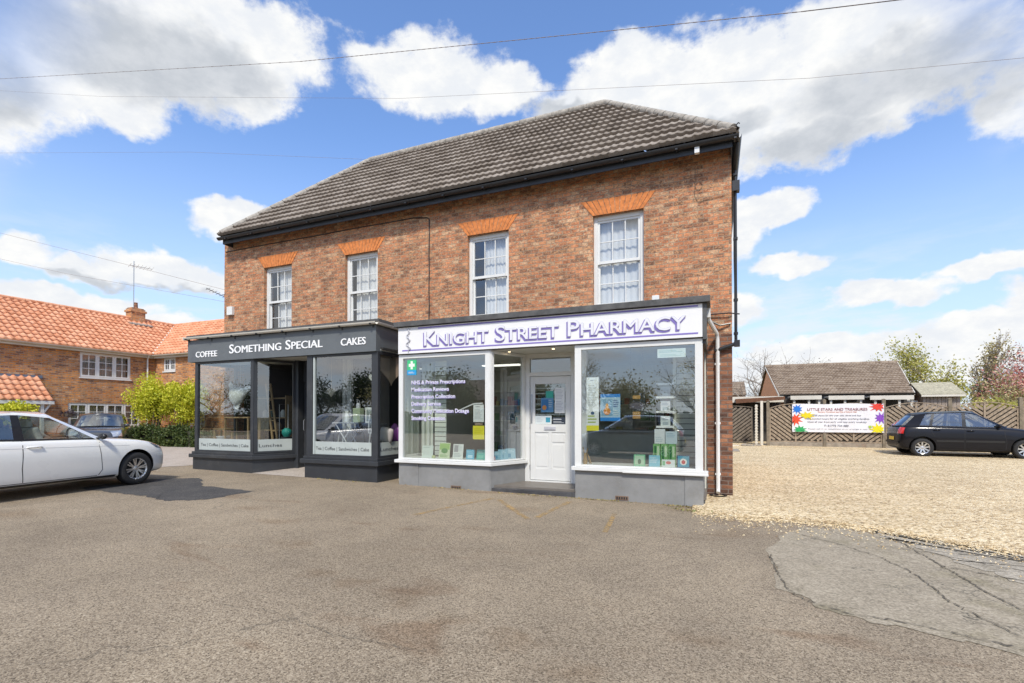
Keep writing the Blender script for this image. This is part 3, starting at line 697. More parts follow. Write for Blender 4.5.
# sills
k=MB();k.add([(-6.0,YS-.05,.505),(-3.84,YS-.05,.505),(-3.45,9.18,.505),(-3.60,9.22,.505),(-3.98,YS+.14,.505),(-6.0,YS+.14,.505),(-6.0,YS-.05,.565),(-3.84,YS-.05,.565),(-3.45,9.18,.565),(-3.60,9.22,.565),(-3.98,YS+.14,.575),(-6.0,YS+.14,.575)],[(0,1,7,6),(1,2,8,7),(2,3,9,8),(3,4,10,9),(4,5,11,10),(5,0,6,11),(6,7,8,9,10,11),(0,5,4,3,2,1)])
k.build('sill',WH,shop,bevel=.006)
k=MB();k.box(-2.30,-.09,YS-.05,YS+.14,.505,.57);k.box(-1.42,-.085,YS-.056,YS-.04,.495,.53);k.build('sill',WH,shop,bevel=.006)
ZT=2.68
def frame_rect(b,p0,p1,z0,z1,w,t,left=True,right=True,wt=None,wb=None):
    """rectangular frame on the vertical plane p0->p1 (xy), thickness t behind it"""
    p0=Vector((*p0,0));p1=Vector((*p1,0));d=(p1-p0);L=d.length;d/=L;nn=Vector((-d.y,d.x,0))*t;wt=wt or w;wb=wb or w
    def bx(a,c,za,zc):
        q=[p0+d*a,p0+d*c,p0+d*c+nn,p0+d*a+nn];pts=[(v.x,v.y,za) for v in q]+[(v.x,v.y,zc) for v in q]
        b.add(pts,[(0,3,2,1),(4,5,6,7),(0,1,5,4),(1,2,6,5),(2,3,7,6),(3,0,4,7)])
    if left:bx(0,w,z0,z1)
    if right:bx(L-w,L,z0,z1)
    a=w if left else 0;c=L-w if right else L
    bx(a,c,z1-wt,z1);bx(a,c,z0,z0+wb)
    return d,nn,L
def pane(parent,p0,p1,z0,z1,w,t=.03,mat='glass',wt=None,wb=None):
    p0=Vector((*p0,0));p1=Vector((*p1,0));d=(p1-p0);L=d.length;d/=L;nn=Vector((-d.y,d.x,0))*t;k=MB()
    wt=wt or w;wb=wb or w
    a=p0+d*(w-.01)+nn;c=p0+d*(L-w+.01)+nn
    k.quad((a.x,a.y,z0+wb-.01),(c.x,c.y,z0+wb-.01),(c.x,c.y,z1-wt+.01),(a.x,a.y,z1-wt+.01));return k.build('pane',M[mat],parent)
def shopwin(p0,p1,z0,z1,w,mat,wt=None,wb=None,t=.07):
    k=MB();frame_rect(k,p0,p1,z0,z1,w,t,wt=wt,wb=wb);o=k.build('shop_window',mat,shop,bevel=.004)
    pane(o,p0,p1,z0,z1,w,.035,wt=wt,wb=wb);return o
phw1=shopwin((-5.93,YS),(-3.885,YS),.572,ZT,.10,WH,wt=.075,wb=.03)
phw2=shopwin((-3.86,YS+.005),(-3.50,9.18),.572,ZT,.075,WH,wt=.06,wb=.03)
phw3=shopwin((-2.25,YS),(-.165,YS),.572,ZT,.115,WH,wt=.085,wb=.03)
shopwin((-5.93,D-.02),(-5.93,YS+.08),.572,ZT,.07,WH)
# right cheek
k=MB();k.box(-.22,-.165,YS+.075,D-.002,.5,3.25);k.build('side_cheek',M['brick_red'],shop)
k=MB();k.box(-.158,-.115,YS+.03,D-.004,2.60,3.26);k.build('side_trim',M['lead'],shop)
# door recess: ceiling, spotlights, slate floor, door
M['clg']=emis('ceiling_light_glow',(1,.97,.9),1.0)
for x,y in ((-4.9,11.2),):
    k=MB();k.box(x-.5,x+.5,y-.12,y+.12,2.695,2.719);k.build('ceiling_light',M['clg'],shop)
k=MB();k.box(-5.93,-.17,YS+.075,D,2.685,2.715);k.build('soffit',M['cream'],shop)
for x,y in ((-3.62,8.62),(-2.72,8.55)):
    k=MB();k.lathe([(.0,2.680),(.028,2.680),(.028,2.684)],16,c=(x,y,0));s=k.build('spotlight',emis('spotlight_glow',(1,.80,.5),14),shop)
    k=MB();k.lathe([(.028,2.684),(.03,2.672),(.045,2.672),(.047,2.684)],16,c=(x,y,0));k.build('bezel',M['white'],s)
k=MB();k.box(-3.86,-2.25,YS+.03,9.28,-.1,.098);k.build('doorstep',M['slate'],shop,bevel=.004)
YD=9.20
k=MB();k.box(-3.52,-3.42,YD,YD+.09,.098,2.685);k.box(-2.575,-2.25,YD,YD+.09,.098,2.685);k.box(-3.42,-2.575,YD,YD+.09,2.235,2.315);k.box(-3.42,-2.575,YD,YD+.09,2.60,2.685);k.box(-3.42,-2.575,YD-.01,YD+.09,.098,.165)
k.box(-2.40,-2.25,YD-.03,YD,.098,2.685)
df=k.build('door_frame',WH,shop,bevel=.004)
k=MB();k.quad((-3.42,YD+.045,2.315),(-2.575,YD+.045,2.315),(-2.575,YD+.045,2.60),(-3.42,YD+.045,2.60));k.build('fanlight',M['glass'],df)
k=MB();x0,x1=-3.412,-2.583;y=YD+.02;zb=.175;zt=2.228
k.box(x0,x0+.10,y,y+.045,zb,zt);k.box(x1-.10,x1,y,y+.045,zb,zt);k.box(x0+.1,x1-.1,y,y+.045,2.08,zt);k.box(x0+.1,x1-.1,y,y+.045,1.12,1.28);k.box(x0+.1,x1-.1,y,y+.045,zb,.40)
k.box(x0+.1,x1-.1,y+.014,y+.036,.40,1.12);k.box(-3.03,-2.965,y,y+.045,.40,1.12)
k.box(-2.955,-2.70,y+.004,y+.03,.93,1.09)
door=k.build('shop_door',WH,shop,bevel=.004)
k=MB();k.box(x0+.13,x0+.36,y+.008,y+.03,.44,1.07);k.box(-2.935,-2.71,y+.008,y+.03,.44,.88);k.build('door_panel',WH,door,bevel=.008)
k=MB();k.quad((x0+.09,y+.02,1.27),(x1-.09,y+.02,1.27),(x1-.09,y+.02,2.09),(x0+.09,y+.02,2.09));k.build('pane',M['glass'],door)
k=MB();k.box(-3.12,-2.88,y-.012,y+.0,1.165,1.235);k.box(-3.10,-2.90,y-.017,y-.011,1.18,1.22);k.build('letterbox',M['silver'],door,bevel=.003)
for z in (.42,1.25,1.95):
    k=MB();k.tube([(x0-.004,y-.012,z-.05),(x0-.004,y-.012,z+.05)],.010,8);k.build('hinge',M['steel'],door)
k=MB();k.box(x0+.012,x0+.045,y-.008,y,1.30,1.88);k.build('finger_plate',M['steel'],door)
k=MB()
for i in range(7):
    z=1.36+i*.105;k.box(x0+.10,x1-.10,y+.045,y+.05,z,z+.018)
k.build('security_bars',WH,door)
# fascia roof & kerb trim
k=MB();k.box(-5.96,-.06,YS-.10,D,3.25,3.285);k.box(-5.98,-.05,YS-.115,YS-.06,3.235,3.335);k.box(-.10,-.05,YS-.06,D,3.235,3.335);k.box(-5.98,-5.94,YS-.06,D,3.235,3.335)
k.build('flat_roof',M['lead'],shop,bevel=.005)
k=MB();k.box(-5.93,-.16,YS-.02,YS+.09,2.69,3.235);k.box(-.16,-.10,YS-.045,YS+.05,2.66,3.235);k.box(-5.93,-5.87,YS+.09,D,2.69,3.235);k.build('fascia_box',M['lead'],shop)

# ---------------------------------------------------------------- cafe shopfront
NV=M['navy'];CZ0=.09
def sec(poly,z0,z1,b):  # vertical prism from xy polygon
    b.prism([(x,y,z0) for x,y in poly],(0,0,z1-z0))
k=MB();sec([(-12.12,YS),(-10.05,YS),(-9.58,9.22),(-9.70,9.28),(-10.15,YS+.15),(-12.12,YS+.15)],-.1,.41,k);k.box(-12.12,-11.97,YS+.15,D,-.1,.41);k.build('plinth',NV,shop,bevel=.004)
k=MB();sec([(-12.20,YS-.06),(-10.01,YS-.06),(-9.52,9.20),(-9.66,9.30),(-10.15,YS+.15),(-12.20,YS+.15)],.41,.50,k);k.build('sill',NV,shop,bevel=.012)
k=MB();sec([(-12.14,YS-.02),(-10.03,YS-.02),(-9.56,9.21),(-9.66,9.30),(-10.15,YS+.15),(-12.14,YS+.15)],.50,.56,k);k.build('sill',NV,shop,bevel=.008)
k=MB();sec([(-8.43,YS),(-6.46,YS),(-6.46,D),(-6.60,D),(-6.60,YS+.15),(-8.30,YS+.15),(-8.30,9.3),(-8.43,9.3)],-.1,.40,k);k.build('plinth',NV,shop,bevel=.004)
k=MB();sec([(-8.52,YS-.06),(-6.40,YS-.06),(-6.40,D),(-6.60,D),(-6.60,YS+.15),(-8.52,YS+.15)],.40,.50,k);k.build('sill',NV,shop,bevel=.012)
k=MB();sec([(-8.46,YS-.02),(-6.44,YS-.02),(-6.44,D),(-6.60,D),(-6.60,YS+.15),(-8.46,YS+.15)],.50,.56,k);k.build('sill',NV,shop,bevel=.008)
CT=2.80
def cwin(p0,p1,w0,**kw):return shopwin(p0,p1,.56,CT,w0,NV,wt=.06,wb=.045,**kw)
cw1=cwin((-12.06,YS),(-10.02,YS),.10);cw2=cwin((-10.0,YS+.005),(-9.58,9.16),.07)
cw3=cwin((-8.38,YS),(-6.45,YS),.16);cw4=cwin((-6.46,YS+.02),(-6.46,D-.01),.08);cwl=cwin((-12.06,D-.01),(-12.06,YS+.02),.07)
k=MB();k.box(-8.20,-8.155,YS+.005,YS+.05,.605,2.74);k.build('inner_bead',M['frost'],cw3)
k=MB();k.box(-12.10,-6.46,YS+.08,D,2.82,2.85);k.build('soffit',M['cream'],shop)
# cafe entrance recess
k=MB();k.box(-9.62,-9.50,9.15,9.40,.1,2.82);k.box(-8.50,-8.28,9.25,9.40,.1,2.82);k.box(-9.5,-8.5,9.30,9.40,2.30,2.82);k.box(-8.43,-8.36,YS+.07,9.3,.40,2.82);k.build('door_frame',NV,shop,bevel=.004)
k=MB();k.box(-9.50,-9.40,9.34,9.385,.14,2.30);k.box(-8.60,-8.50,9.34,9.385,.14,2.30);k.box(-9.40,-8.60,9.34,9.385,2.17,2.30);k.box(-9.40,-8.60,9.34,9.385,.14,.95)
cd=k.build('shop_door',NV,shop,bevel=.004);k=MB();k.quad((-9.41,9.36,.94),(-8.59,9.36,.94),(-8.59,9.36,2.18),(-9.41,9.36,2.18));k.build('pane',M['glass'],cd)
k=MB();k.tube([(-9.44,9.30,1.35),(-9.44,9.27,1.33),(-9.44,9.27,1.10),(-9.44,9.30,1.08)],.010,8);k.build('handle',M['steel'],cd)
k=MB();k.add([(-10.05,YS-.02,.10),(-8.43,YS-.02,.085),(-8.43,9.4,.17),(-9.60,9.4,.17)],[(0,1,2,3)]);k.build('entrance_ramp',M['drive'],shop)
# fascia of the cafe
k=MB();k.box(-12.26,-6.46,YS-.05,YS+.09,2.79,3.34);k.box(-6.50,-6.462,YS+.09,D-.002,2.79,3.34);k.box(-12.26,-12.22,YS+.09,D-.002,2.79,3.34);k.build('fascia_box',M['fascia_grey'],shop)
k=MB();k.box(-12.28,-6.40,YS-.06,D,3.405,3.44);k.box(-12.29,-6.38,YS-.075,YS-.03,3.40,3.455);k.box(-6.42,-6.38,YS-.03,D,3.38,3.455);k.build('flat_roof',M['lead'],shop,bevel=.004)
k=MB();gutter(k,(-12.26,YS-.115,3.40),(-6.40,YS-.115,3.385),.052);gutter(k,(-6.41,YS-.1,3.385),(-6.41,9.3,3.37),.052)
k.box(-12.28,-12.26,YS-.17,YS-.06,3.34,3.41);k.tube([(-6.43,9.2,3.33),(-6.43,9.3,3.1),(-6.42,9.3,.2)],.033,10)
cg=k.build('cafe_gutter',M['creamboard'],shop,smooth=40)
k=MB()
for i in range(8):
    x=-12.2+i*.81;k.box(x-.02,x+.02,YS-.165,YS-.05,3.335,3.36);k.box(x-.02,x+.02,YS-.06,YS-.049,3.28,3.40)
k.build('gutter_bracket',M['trim'],shop)
# ---------------------------------------------------------------- lettering
def text_geo(txt,bold=0.0,caps=False,ext=.02):
    cu=bpy.data.curves.new('t','FONT');cu.body=txt;cu.size=1;cu.offset=bold;cu.extrude=ext;cu.resolution_u=3
    if caps:
        cu.small_caps_scale=.78
        for i in range(len(txt)):cu.body_format[i].use_small_caps=True
    o=bpy.data.objects.new('t',cu);COL.objects.link(o);dg=bpy.context.evaluated_depsgraph_get();dg.update()
    me=bpy.data.meshes.new_from_object(o.evaluated_get(dg));V=[v.co.copy() for v in me.vertices];F=[tuple(p.vertices) for p in me.polygons]
    bpy.data.objects.remove(o);bpy.data.curves.remove(cu);bpy.data.meshes.remove(me);return V,F
def put_text(b,txt,x0,x1,zb,zt,y,depth=.004,bold=0.0,caps=False,m=0,xdir=(1,0,0),origin=None,align='fit'):
    """fit text to box x0..x1 , zb..zt (cap height) on plane facing -Y (or along xdir from origin)"""
    V,F=text_geo(txt,bold,caps)
    if not V:return
    ax=min(v.x for v in V);bx=max(v.x for v in V);az=0.0;bz=max(v.y for v in V) if not any(c in txt for c in '|') else .72
    bz=.73 if bz<.6 or '|' in txt else bz
    sz=(zt-zb)/bz;sx=(x1-x0)/(bx-ax) if align=='fit' else sz
    xd=Vector(xdir).normalized();nn=Vector((xd.y,-xd.x,0))
    o=Vector(origin) if origin is not None else None
    pts=[]
    for v in V:
        X=x0+(v.x-ax)*sx;Z=zb+v.y*sz;dd=(v.z/.02)*depth
        if o is None:pts.append((X,y-dd,Z))
        else:
            q=o+xd*X+nn*dd;pts.append((q.x,q.y,Z))
    b.add(pts,F,m)
def words(name,mat,parent,txt,x0,x1,zb,zt,y,depth,caps=True,copies=((0,0),),m=0):
    V,F=text_geo(txt,0,caps);ax=min(v.x for v in V);bx=max(v.x for v in V);bz=max(v.y for v in V)
    if bz<.6:bz=.73
    sx=(x1-x0)/(bx-ax);sz=(zt-zb)/bz
    FX=sorted(((min(V[i].x for i in f),max(V[i].x for i in f),f) for f in F),key=lambda q:q[0]);groups=[[]];mx=-9
    for a,b_,f in FX:
        if groups[-1] and a>mx+.13:groups.append([]);mx=-9
        groups[-1].append(f);mx=max(mx,b_)
    for gr in groups:
        k=MB()
        for ci,(ox,oz) in enumerate(copies):
            ids=sorted({i for f in gr for i in f});mp={i:j for j,i in enumerate(ids)}
            k.add([(x0+(V[i].x-ax)*sx+ox,y-(V[i].z/.02)*depth-ci*.0004,zb+V[i].y*sz+oz) for i in ids],[[mp[i] for i in f] for f in gr],m)
        k.build(name,mat,parent)
YB=P-.05
# ---- pharmacy sign
sg=thing('shop_sign','long white sign reading Knight Street Pharmacy in purple letters above the right shop','shop sign',(-3.05,P-.03,2.69))
k=MB();k.box(-5.91,-.165,YB+.0,YB+.028,2.695,3.225);k.build('board',M['sign'],sg,bevel=.004)
k=MB()
for (a,c,z) in ((-5.44,-.23,3.178),(-5.81,-.23,2.745)):k.box(a,c,YB-.003,YB+.001,z,z+.026)
k.build('stripe',M['purple'],sg)
words('lettering_shadow',M['purple'],sg,'Knight Street Pharmacy',-5.30,-.43,2.812,3.085,YB-.004,.003,copies=((-.014,-.010),(.012,-.010),(0,.006),(-.014,.008),(.014,.004)))
words('lettering_outline',M['silver'],sg,'Knight Street Pharmacy',-5.283,-.413,2.834,3.112,YB-.0125,.002,copies=((-.007,0),(.007,0),(0,.006),(0,-.006)))
words('lettering',M['lilac'],sg,'Knight Street Pharmacy',-5.283,-.413,2.834,3.112,YB-.018,.002,copies=((0,0),))
k=MB();n=26
k.tube([(-5.66,YB-.008,2.72),(-5.66,YB-.008,3.20)],.010,6)
k.tube([(-5.66+.055*math.sin(t*.62)*(1-t/60),YB-.014,2.76+t*.016) for t in range(n)],.010,6)
k.add([(-5.74,YB-.01,3.20),(-5.66,YB-.01,3.165),(-5.58,YB-.01,3.20),(-5.66,YB-.01,3.185)],[(0,1,2,3)])
k.build('emblem',M['silver'],sg)
# ---- cafe sign lettering
cs=thing('shop_sign','white letters reading Coffee, Something Special, Cakes on the slate grey cafe fascia','shop sign',(-9.4,P-.055,2.9))
yc=P-.055
for t,a,c,z0,z1,cp in (('Coffee',-11.95,-11.19,2.90,3.04,True),('Something Special',-10.76,-7.88,2.945,3.155,True),('Cakes',-7.37,-6.72,2.945,3.095,True)):
    words('lettering',M['letter'],cs,t if t=='Something Special' else t.upper(),a,c,z0,z1,yc,.006,t=='Something Special',copies=((-.005,0),(.005,0),(0,.003)))
# ---- vinyl lettering on pharmacy window
lines=['NHS & Private Prescriptions','Medication Reviews','Prescription Collection','Delivery Service','Community Medication Dosage','Smoking Cessation']
wd=[1.22,.86,1.00,.68,1.30,.78];yv=P+.033
for i,(t,w) in enumerate(zip(lines,wd)):
    k=MB();z=2.085-i*.143;put_text(k,t,-5.645,-5.645+w,z,z+.075,yv,.0006,.012);k.build('vinyl_lettering',M['lilac'],phw1)
for i,(t,w) in enumerate(zip(lines,wd)):
    k=MB();z=2.085-i*.143;put_text(k,t,-5.640,-5.640+w,z-.008,z+.067,yv+.002,.0004,.035);k.build('vinyl_shadow',M['purple'],phw1)
# frosted bands with menu words on the cafe windows
def frost(win,p0,p1,txt,z0=.60,z1=.885,a=.12):
    p0=Vector((*p0,0));p1=Vector((*p1,0));d=(p1-p0);L=d.length;d/=L;nn=Vector((-d.y,d.x,0));k=MB()
    q=p0+d*a+nn*.032;r=p0+d*(L-a)+nn*.032;k.prism([(q.x,q.y,z0),(r.x,r.y,z0),(r.x,r.y,z1),(q.x,q.y,z1)],nn*.002);k.build('frosted_band',M['frost'],win)
    t=MB();w=L-2*a;put_text(t,txt,w*.04,w*.96 if '|' in txt else w*.7,z0+.10,z0+.175,0,.0006,0.004,origin=p0+d*a+nn*.029,xdir=d);t.build('menu_lettering',M['film_ink'],win)
frost(cw1,(-12.06,P),(-10.02,P),'Tea | Coffee | Sandwiches | Cake');frost(cw3,(-8.38,P),(-6.45,P),'Tea | Coffee | Sandwiches | Cake',a=.18)
frost(cw2,(-10.0,P+.005),(-9.58,9.16),'Lunches',a=.08);frost(cw4,(-6.46,P+.02),(-6.46,D-.01),'Lunches',a=.09)

# ---------------------------------------------------------------- paper, leaflets, products
def card(name,label,cat,x0,x1,y,z0,z1,parts,col=(.8,.8,.8),lean=0.0,group=None,th=.004,stand=False,ang=0):
    """flat printed card facing -Y; parts = list of (fx0,fx1,fz0,fz1,colour,[text])"""
    t=thing(name,label,cat,((x0+x1)/2,y,z0),group)
    cx=(x0+x1)/2;ca,sa=math.cos(ang),math.sin(ang)
    def pt(x,z,d):
        yy=(z-z0)*lean-d;dx=x-cx;return (cx+dx*ca-yy*sa,y+dx*sa+yy*ca,z)
    k=MB()
    q=[pt(x0,z0,0),pt(x1,z0,0),pt(x1,z1,0),pt(x0,z1,0),pt(x0,z0,-th),pt(x1,z0,-th),pt(x1,z1,-th),pt(x0,z1,-th)]
    k.add(q,[(0,1,2,3),(5,4,7,6),(4,0,3,7),(1,5,6,2),(3,2,6,7),(4,5,1,0)]);k.build('card' if cat!='box' else 'carton',flat(col),t)
    for i,pp in enumerate(parts):
        fx0,fx1,fz0,fz1,c=pp[:5];k=MB();X0=x0+(x1-x0)*fx0;X1=x0+(x1-x0)*fx1;Z0=z0+(z1-z0)*fz0;Z1=z0+(z1-z0)*fz1;dd=.0012+.0008*i
        if len(pp)>5 and pp[5]=='disc':
            ps=[pt((X0+X1)/2+(X1-X0)/2*math.cos(a*.5236),(Z0+Z1)/2+(Z1-Z0)/2*math.sin(a*.5236),dd) for a in range(12)];k.poly(ps)
        elif len(pp)>5 and pp[5]=='lines':
            n=pp[6]
            for j in range(n):
                za=Z1-(Z1-Z0)*(j+.65)/n;zb=Z1-(Z1-Z0)*(j+.25)/n;xe=X0+(X1-X0)*(.7+.3*((j*37)%10)/10);k.add([pt(X0,za,dd),pt(xe,za,dd),pt(xe,zb,dd),pt(X0,zb,dd)],[(0,1,2,3)])
        else:k.add([pt(X0,Z0,dd),pt(X1,Z0,dd),pt(X1,Z1,dd),pt(X0,Z1,dd)],[(0,1,2,3)])
        k.build('print',flat(c),t)
    return t
_fm={}
def flat(c):
    c=tuple(c)
    if c not in _fm:_fm[c]=pm('printed_card_%d'%len(_fm),c,.55,var=.03)
    return _fm[c]
W=(.78,.79,.77);GY=(.30,.30,.31);GR=(.16,.42,.10);TE=(.10,.42,.36);BL=(.12,.40,.55);YE=(.80,.72,.04);DB=(.03,.12,.30)
yg=P+.040
card('window_sticker','green cross sticker with blue foot in the top left corner of the pharmacy window','sticker',-5.745,-5.525,yg-.012,2.27,2.575,[(.05,.95,.33,.97,(.05,.50,.20)),(.0,1,.0,.33,(.02,.30,.62)),(.38,.62,.38,.92,(.75,.85,.72)),(.18,.82,.55,.75,(.75,.85,.72)),(.15,.85,.1,.22,W,'lines',2)],(.05,.50,.20))
card('paper_notice','white paper notice taped inside the pharmacy window above the yellow note','notice',-4.25,-4.03,yg,1.33,1.66,[(.2,.8,.82,.93,GY,'lines',1),(.12,.88,.15,.75,(.55,.56,.56),'lines',8)],W)
card('yellow_note','bright yellow square note stuck on the pharmacy window under a white notice','note',-4.26,-4.02,yg,1.00,1.26,[(.12,.85,.3,.85,(.70,.60,.03),'lines',4)],YE)
card('printed_strip','brown label strip between the white notice and the yellow note','label',-4.22,-4.05,yg,1.268,1.315,[(.05,.95,.2,.8,(.55,.45,.35),'lines',2)],(.22,.15,.10))
k=MB();k.prism([(-4.60,yg+.002,1.55),(-4.25,yg+.002,1.69),(-4.05,yg+.002,1.70),(-4.05,yg+.002,1.675),(-4.25,yg+.002,1.665),(-4.60,yg+.002,1.53)],(0,.001,0));tag(k.build('tape_strip',M['white']),'strip of white tape slanting beside the paper notice in the pharmacy window','tape')
def stage(x0,x1,y0,y1,z,name='display_shelf',mat='white'):
    k=MB();k.box(x0,x1,y0,y1,z-.03,z);return k.build(name,M[mat],shop)
stage(-5.85,-4.0,P+.08,P+.55,.60);stage(-2.2,-.25,P+.08,P+.55,.60);stage(-4.0,-3.72,P+.35,9.15,.60)
zs=.60
G='leaflets standing in the left pharmacy window'
card('leaflet','plain pale card standing at the left end of the left pharmacy window','leaflet',-5.54,-5.28,8.56,zs,.84,[(.1,.9,.78,.9,(.35,.42,.36),'lines',1),(.15,.85,.2,.6,(.62,.66,.60),'lines',4)],(.60,.66,.60),.15,G)
card('leaflet','green and white booklet, tallest of the leaflets in the left pharmacy window','leaflet',-5.14,-4.89,8.56,zs,.905,[(.05,.95,.55,.95,(.30,.48,.14)),(.2,.8,.3,.65,(.10,.26,.08),'disc'),(.1,.9,.05,.25,(.25,.42,.16),'lines',3)],(.55,.62,.42),.15,G)
card('leaflet','white leaflet with grey picture beside the green booklet in the left window','leaflet',-4.82,-4.59,8.56,zs,.885,[(.1,.5,.45,.92,GY),(.55,.9,.5,.9,(.55,.58,.56),'lines',5),(.1,.9,.1,.38,(.40,.44,.42),'lines',3)],(.66,.68,.64),.15,G)
card('leaflet','light blue leaflet between the white leaflet and the teal one','leaflet',-4.51,-4.33,8.54,zs,.785,[(.1,.9,.55,.85,(.30,.55,.66),'lines',2),(.2,.8,.12,.45,(.45,.66,.74))],BL,.15,G)
card('leaflet','teal green leaflet at the right end of the left pharmacy window','leaflet',-4.28,-4.10,8.54,zs,.79,[(.15,.85,.6,.85,(.40,.66,.58),'lines',2),(.15,.85,.15,.45,(.20,.52,.42))],TE,.15,G)
k=MB();k.lathe([(.0,0),(.035,0),(.04,.04),(.032,.05),(.0,.055)],14,c=(-5.22,8.50,zs));tag(k.build('small_tub',flat((.5,.55,.3))),'small pale tub between the plain card and the green booklet','tub')
G2='blue leaflets in the slanting pharmacy window'
for i,(x,y,h,l) in enumerate(((-3.86,8.62,.16,'blue leaflet nearest the street in the slanting window beside the door'),(-3.80,8.76,.19,'middle blue leaflet in the slanting window beside the door'),(-3.72,8.95,.20,'blue leaflet closest to the white door in the slanting window'))):
    card('leaflet',l,'leaflet',x-.10,x+.10,y,zs,zs+h,[(.1,.9,.6,.85,(.55,.70,.78),'lines',2),(.1,.5,.15,.5,(.10,.30,.45))],(.30,.50,.60),.2,G2,ang=.7)
card('leaflet','small pink card lying at the corner of the slanting pharmacy window','leaflet',-3.98,-3.86,8.50,zs,zs+.07,[(.1,.9,.3,.7,(.75,.60,.62))],(.62,.32,.34),.4,ang=.5)
# right window posters
card('long_poster','tall narrow white poster with yellow foot inside the right pharmacy window','poster',-2.05,-1.835,yg,1.19,2.115,[(.3,.7,.92,.96,GY,'lines',1),(.12,.88,.45,.86,(.52,.54,.54),'lines',13),(.1,.9,.13,.30,(.42,.50,.12),'lines',3),(.35,.65,.30,.36,(.05,.10,.2),'disc'),(0,1,0,.10,YE)],W)
card('blue_poster','blue poster with an orange picture beside the long white poster','poster',-1.81,-1.47,yg+.01,1.36,1.82,[(.0,1,.88,1,(.02,.22,.62)),(0,1,0,.13,(.02,.22,.62)),(.05,.62,.2,.82,(.20,.36,.50)),(.16,.52,.22,.50,(.65,.24,.04),'disc'),(.26,.42,.38,.66,(.75,.34,.05),'disc'),(.66,.95,.5,.8,(.10,.16,.35),'lines',4),(.66,.95,.2,.42,(.6,.68,.72),'lines',3)],(.38,.54,.66))
card('header_label','pale printed label hanging at the top right of the right pharmacy window','label',-.86,-.42,yg,2.40,2.545,[(.05,.95,.55,.85,(.35,.50,.45),'lines',2),(.1,.9,.12,.4,(.45,.6,.52),'lines',2)],(.66,.72,.66))
t=thing('oval_sign','dark oval sign with orange labels hanging inside the right pharmacy window','hanging sign',(-1.23,8.6,1.54))
k=MB();k.prism([(-1.23+.145*math.cos(a*.2618),8.6,1.62+.09*math.sin(a*.2618)) for a in range(24)],(0,.012,0));k.build('oval_board',flat((.02,.02,.028)),t)
k=MB();k.prism([(-1.23+.11*math.cos(a*.2618),8.597,1.62+.055*math.sin(a*.2618)) for a in range(24)],(0,.003,0));put_text(k,'OPEN',-1.31,-1.15,1.60,1.645,8.592,.001,.01);k.build('print',flat((.10,.09,.12)),t)
k=MB();k.box(-1.30,-1.17,8.6,8.61,1.74,1.80);k.box(-1.30,-1.17,8.6,8.61,1.40,1.52);k.build('label_strip',flat((.40,.22,.06)),t)
k=MB();k.tube([(-1.33,8.605,1.66),(-1.33,8.605,2.68)],.003,4);k.tube([(-1.13,8.605,1.66),(-1.13,8.605,2.68)],.003,4);k.build('cord',M['trim'],t)
# slatwalls
def slatwall(x0,x1,y,z0,z1,label):
    t=thing('slatwall_panel',label,'display panel',((x0+x1)/2,y,z0))
    k=MB();k.box(x0,x1,y,y+.02,z0,z1);k.build('panel',M['slat'],t)
    k=MB();n=int((z1-z0)/.10)
    for i in range(1,n):z=z0+i*.10;k.box(x0,x1,y-.002,y+.001,z,z+.012)
    k.build('groove',M['groove'],t);return t
slatwall(-5.56,-5.28,9.10,.6,2.62,'narrow grooved display panel behind the lettering in the left pharmacy window')
slatwall(-.62,-.24,9.20,.6,2.66,'grooved display panel at the right end of the right pharmacy window')
k=MB()
for x in (-5.78,-5.66):k.box(x,x+.05,8.95,9.0,.6,2.55)
k.box(-5.86,-5.58,9.05,9.07,.6,2.6);k.build('window_shutter',M['slat'],shop)
k=MB();k.box(-.68,-.62,9.15,9.22,.6,2.66);k.build('upright',M['slat'],shop)
# stepped shelves with stock in the right window
t=thing('display_unit','narrow white shelf unit holding stock at the right of the right pharmacy window','shelf unit',(-.78,9.0,.6))
k=MB();k.box(-.95,-.93,8.82,9.10,.6,2.02);k.build('side_panel',flat((.05,.05,.05)),t)
for i,z in enumerate((1.24,1.50,1.75,1.98)):
    k=MB();k.box(-.93,-.63,8.80,9.10,z,z+.035);k.build('shelf',M['white'],t)
G3='cartons on the narrow shelf unit'
for z,lab,c in ((1.275,'white bottle-shaped carton on the lowest shelf of the narrow unit',(.6,.64,.62)),(1.535,'pair of small white cartons on the second shelf of the narrow unit',(.58,.58,.6)),(1.785,'grey carton on the third shelf of the narrow unit',(.24,.25,.28))):
    card('carton',lab,'box',-.86,-.70,8.84,z,z+.17,[(.1,.9,.55,.85,(.15,.18,.25),'lines',3),(.2,.8,.1,.4,(.35,.4,.42))],c,0,G3,th=.07)
card('carton','wide white box on top of the green packets in the right window','box',-.95,-.78,8.72,.97,1.22,[(.1,.9,.1,.5,(.45,.52,.55),'lines',3)],(.66,.68,.68),0,th=.12)
card('carton','pale blue box on top of the green packets, right of the white box','box',-.77,-.58,8.72,.97,1.18,[(.1,.9,.5,.9,(.30,.42,.5),'lines',3)],(.52,.60,.64),0,th=.12)
for i in range(3):
    x=-.97+i*.125;card('green_packet',['left','middle','right'][i]+' one of three green striped packets under the white boxes','packet',x,x+.115,8.70,.60,.965,[(.15,.45,.1,.9,(.03,.16,.05)),(.55,.85,.4,.9,(.55,.66,.45)),(.1,.9,.02,.1,(.04,.25,.08))],(.20,.42,.15),0,'green packets in the right window',th=.1)
card('display_card','small green and white card standing left of the others in the right window','leaflet',-1.27,-1.08,8.50,zs,.79,[(.1,.9,.1,.9,(.42,.56,.40)),(.35,.65,.15,.6,(.08,.14,.10),'disc')],(.20,.48,.28),.12)
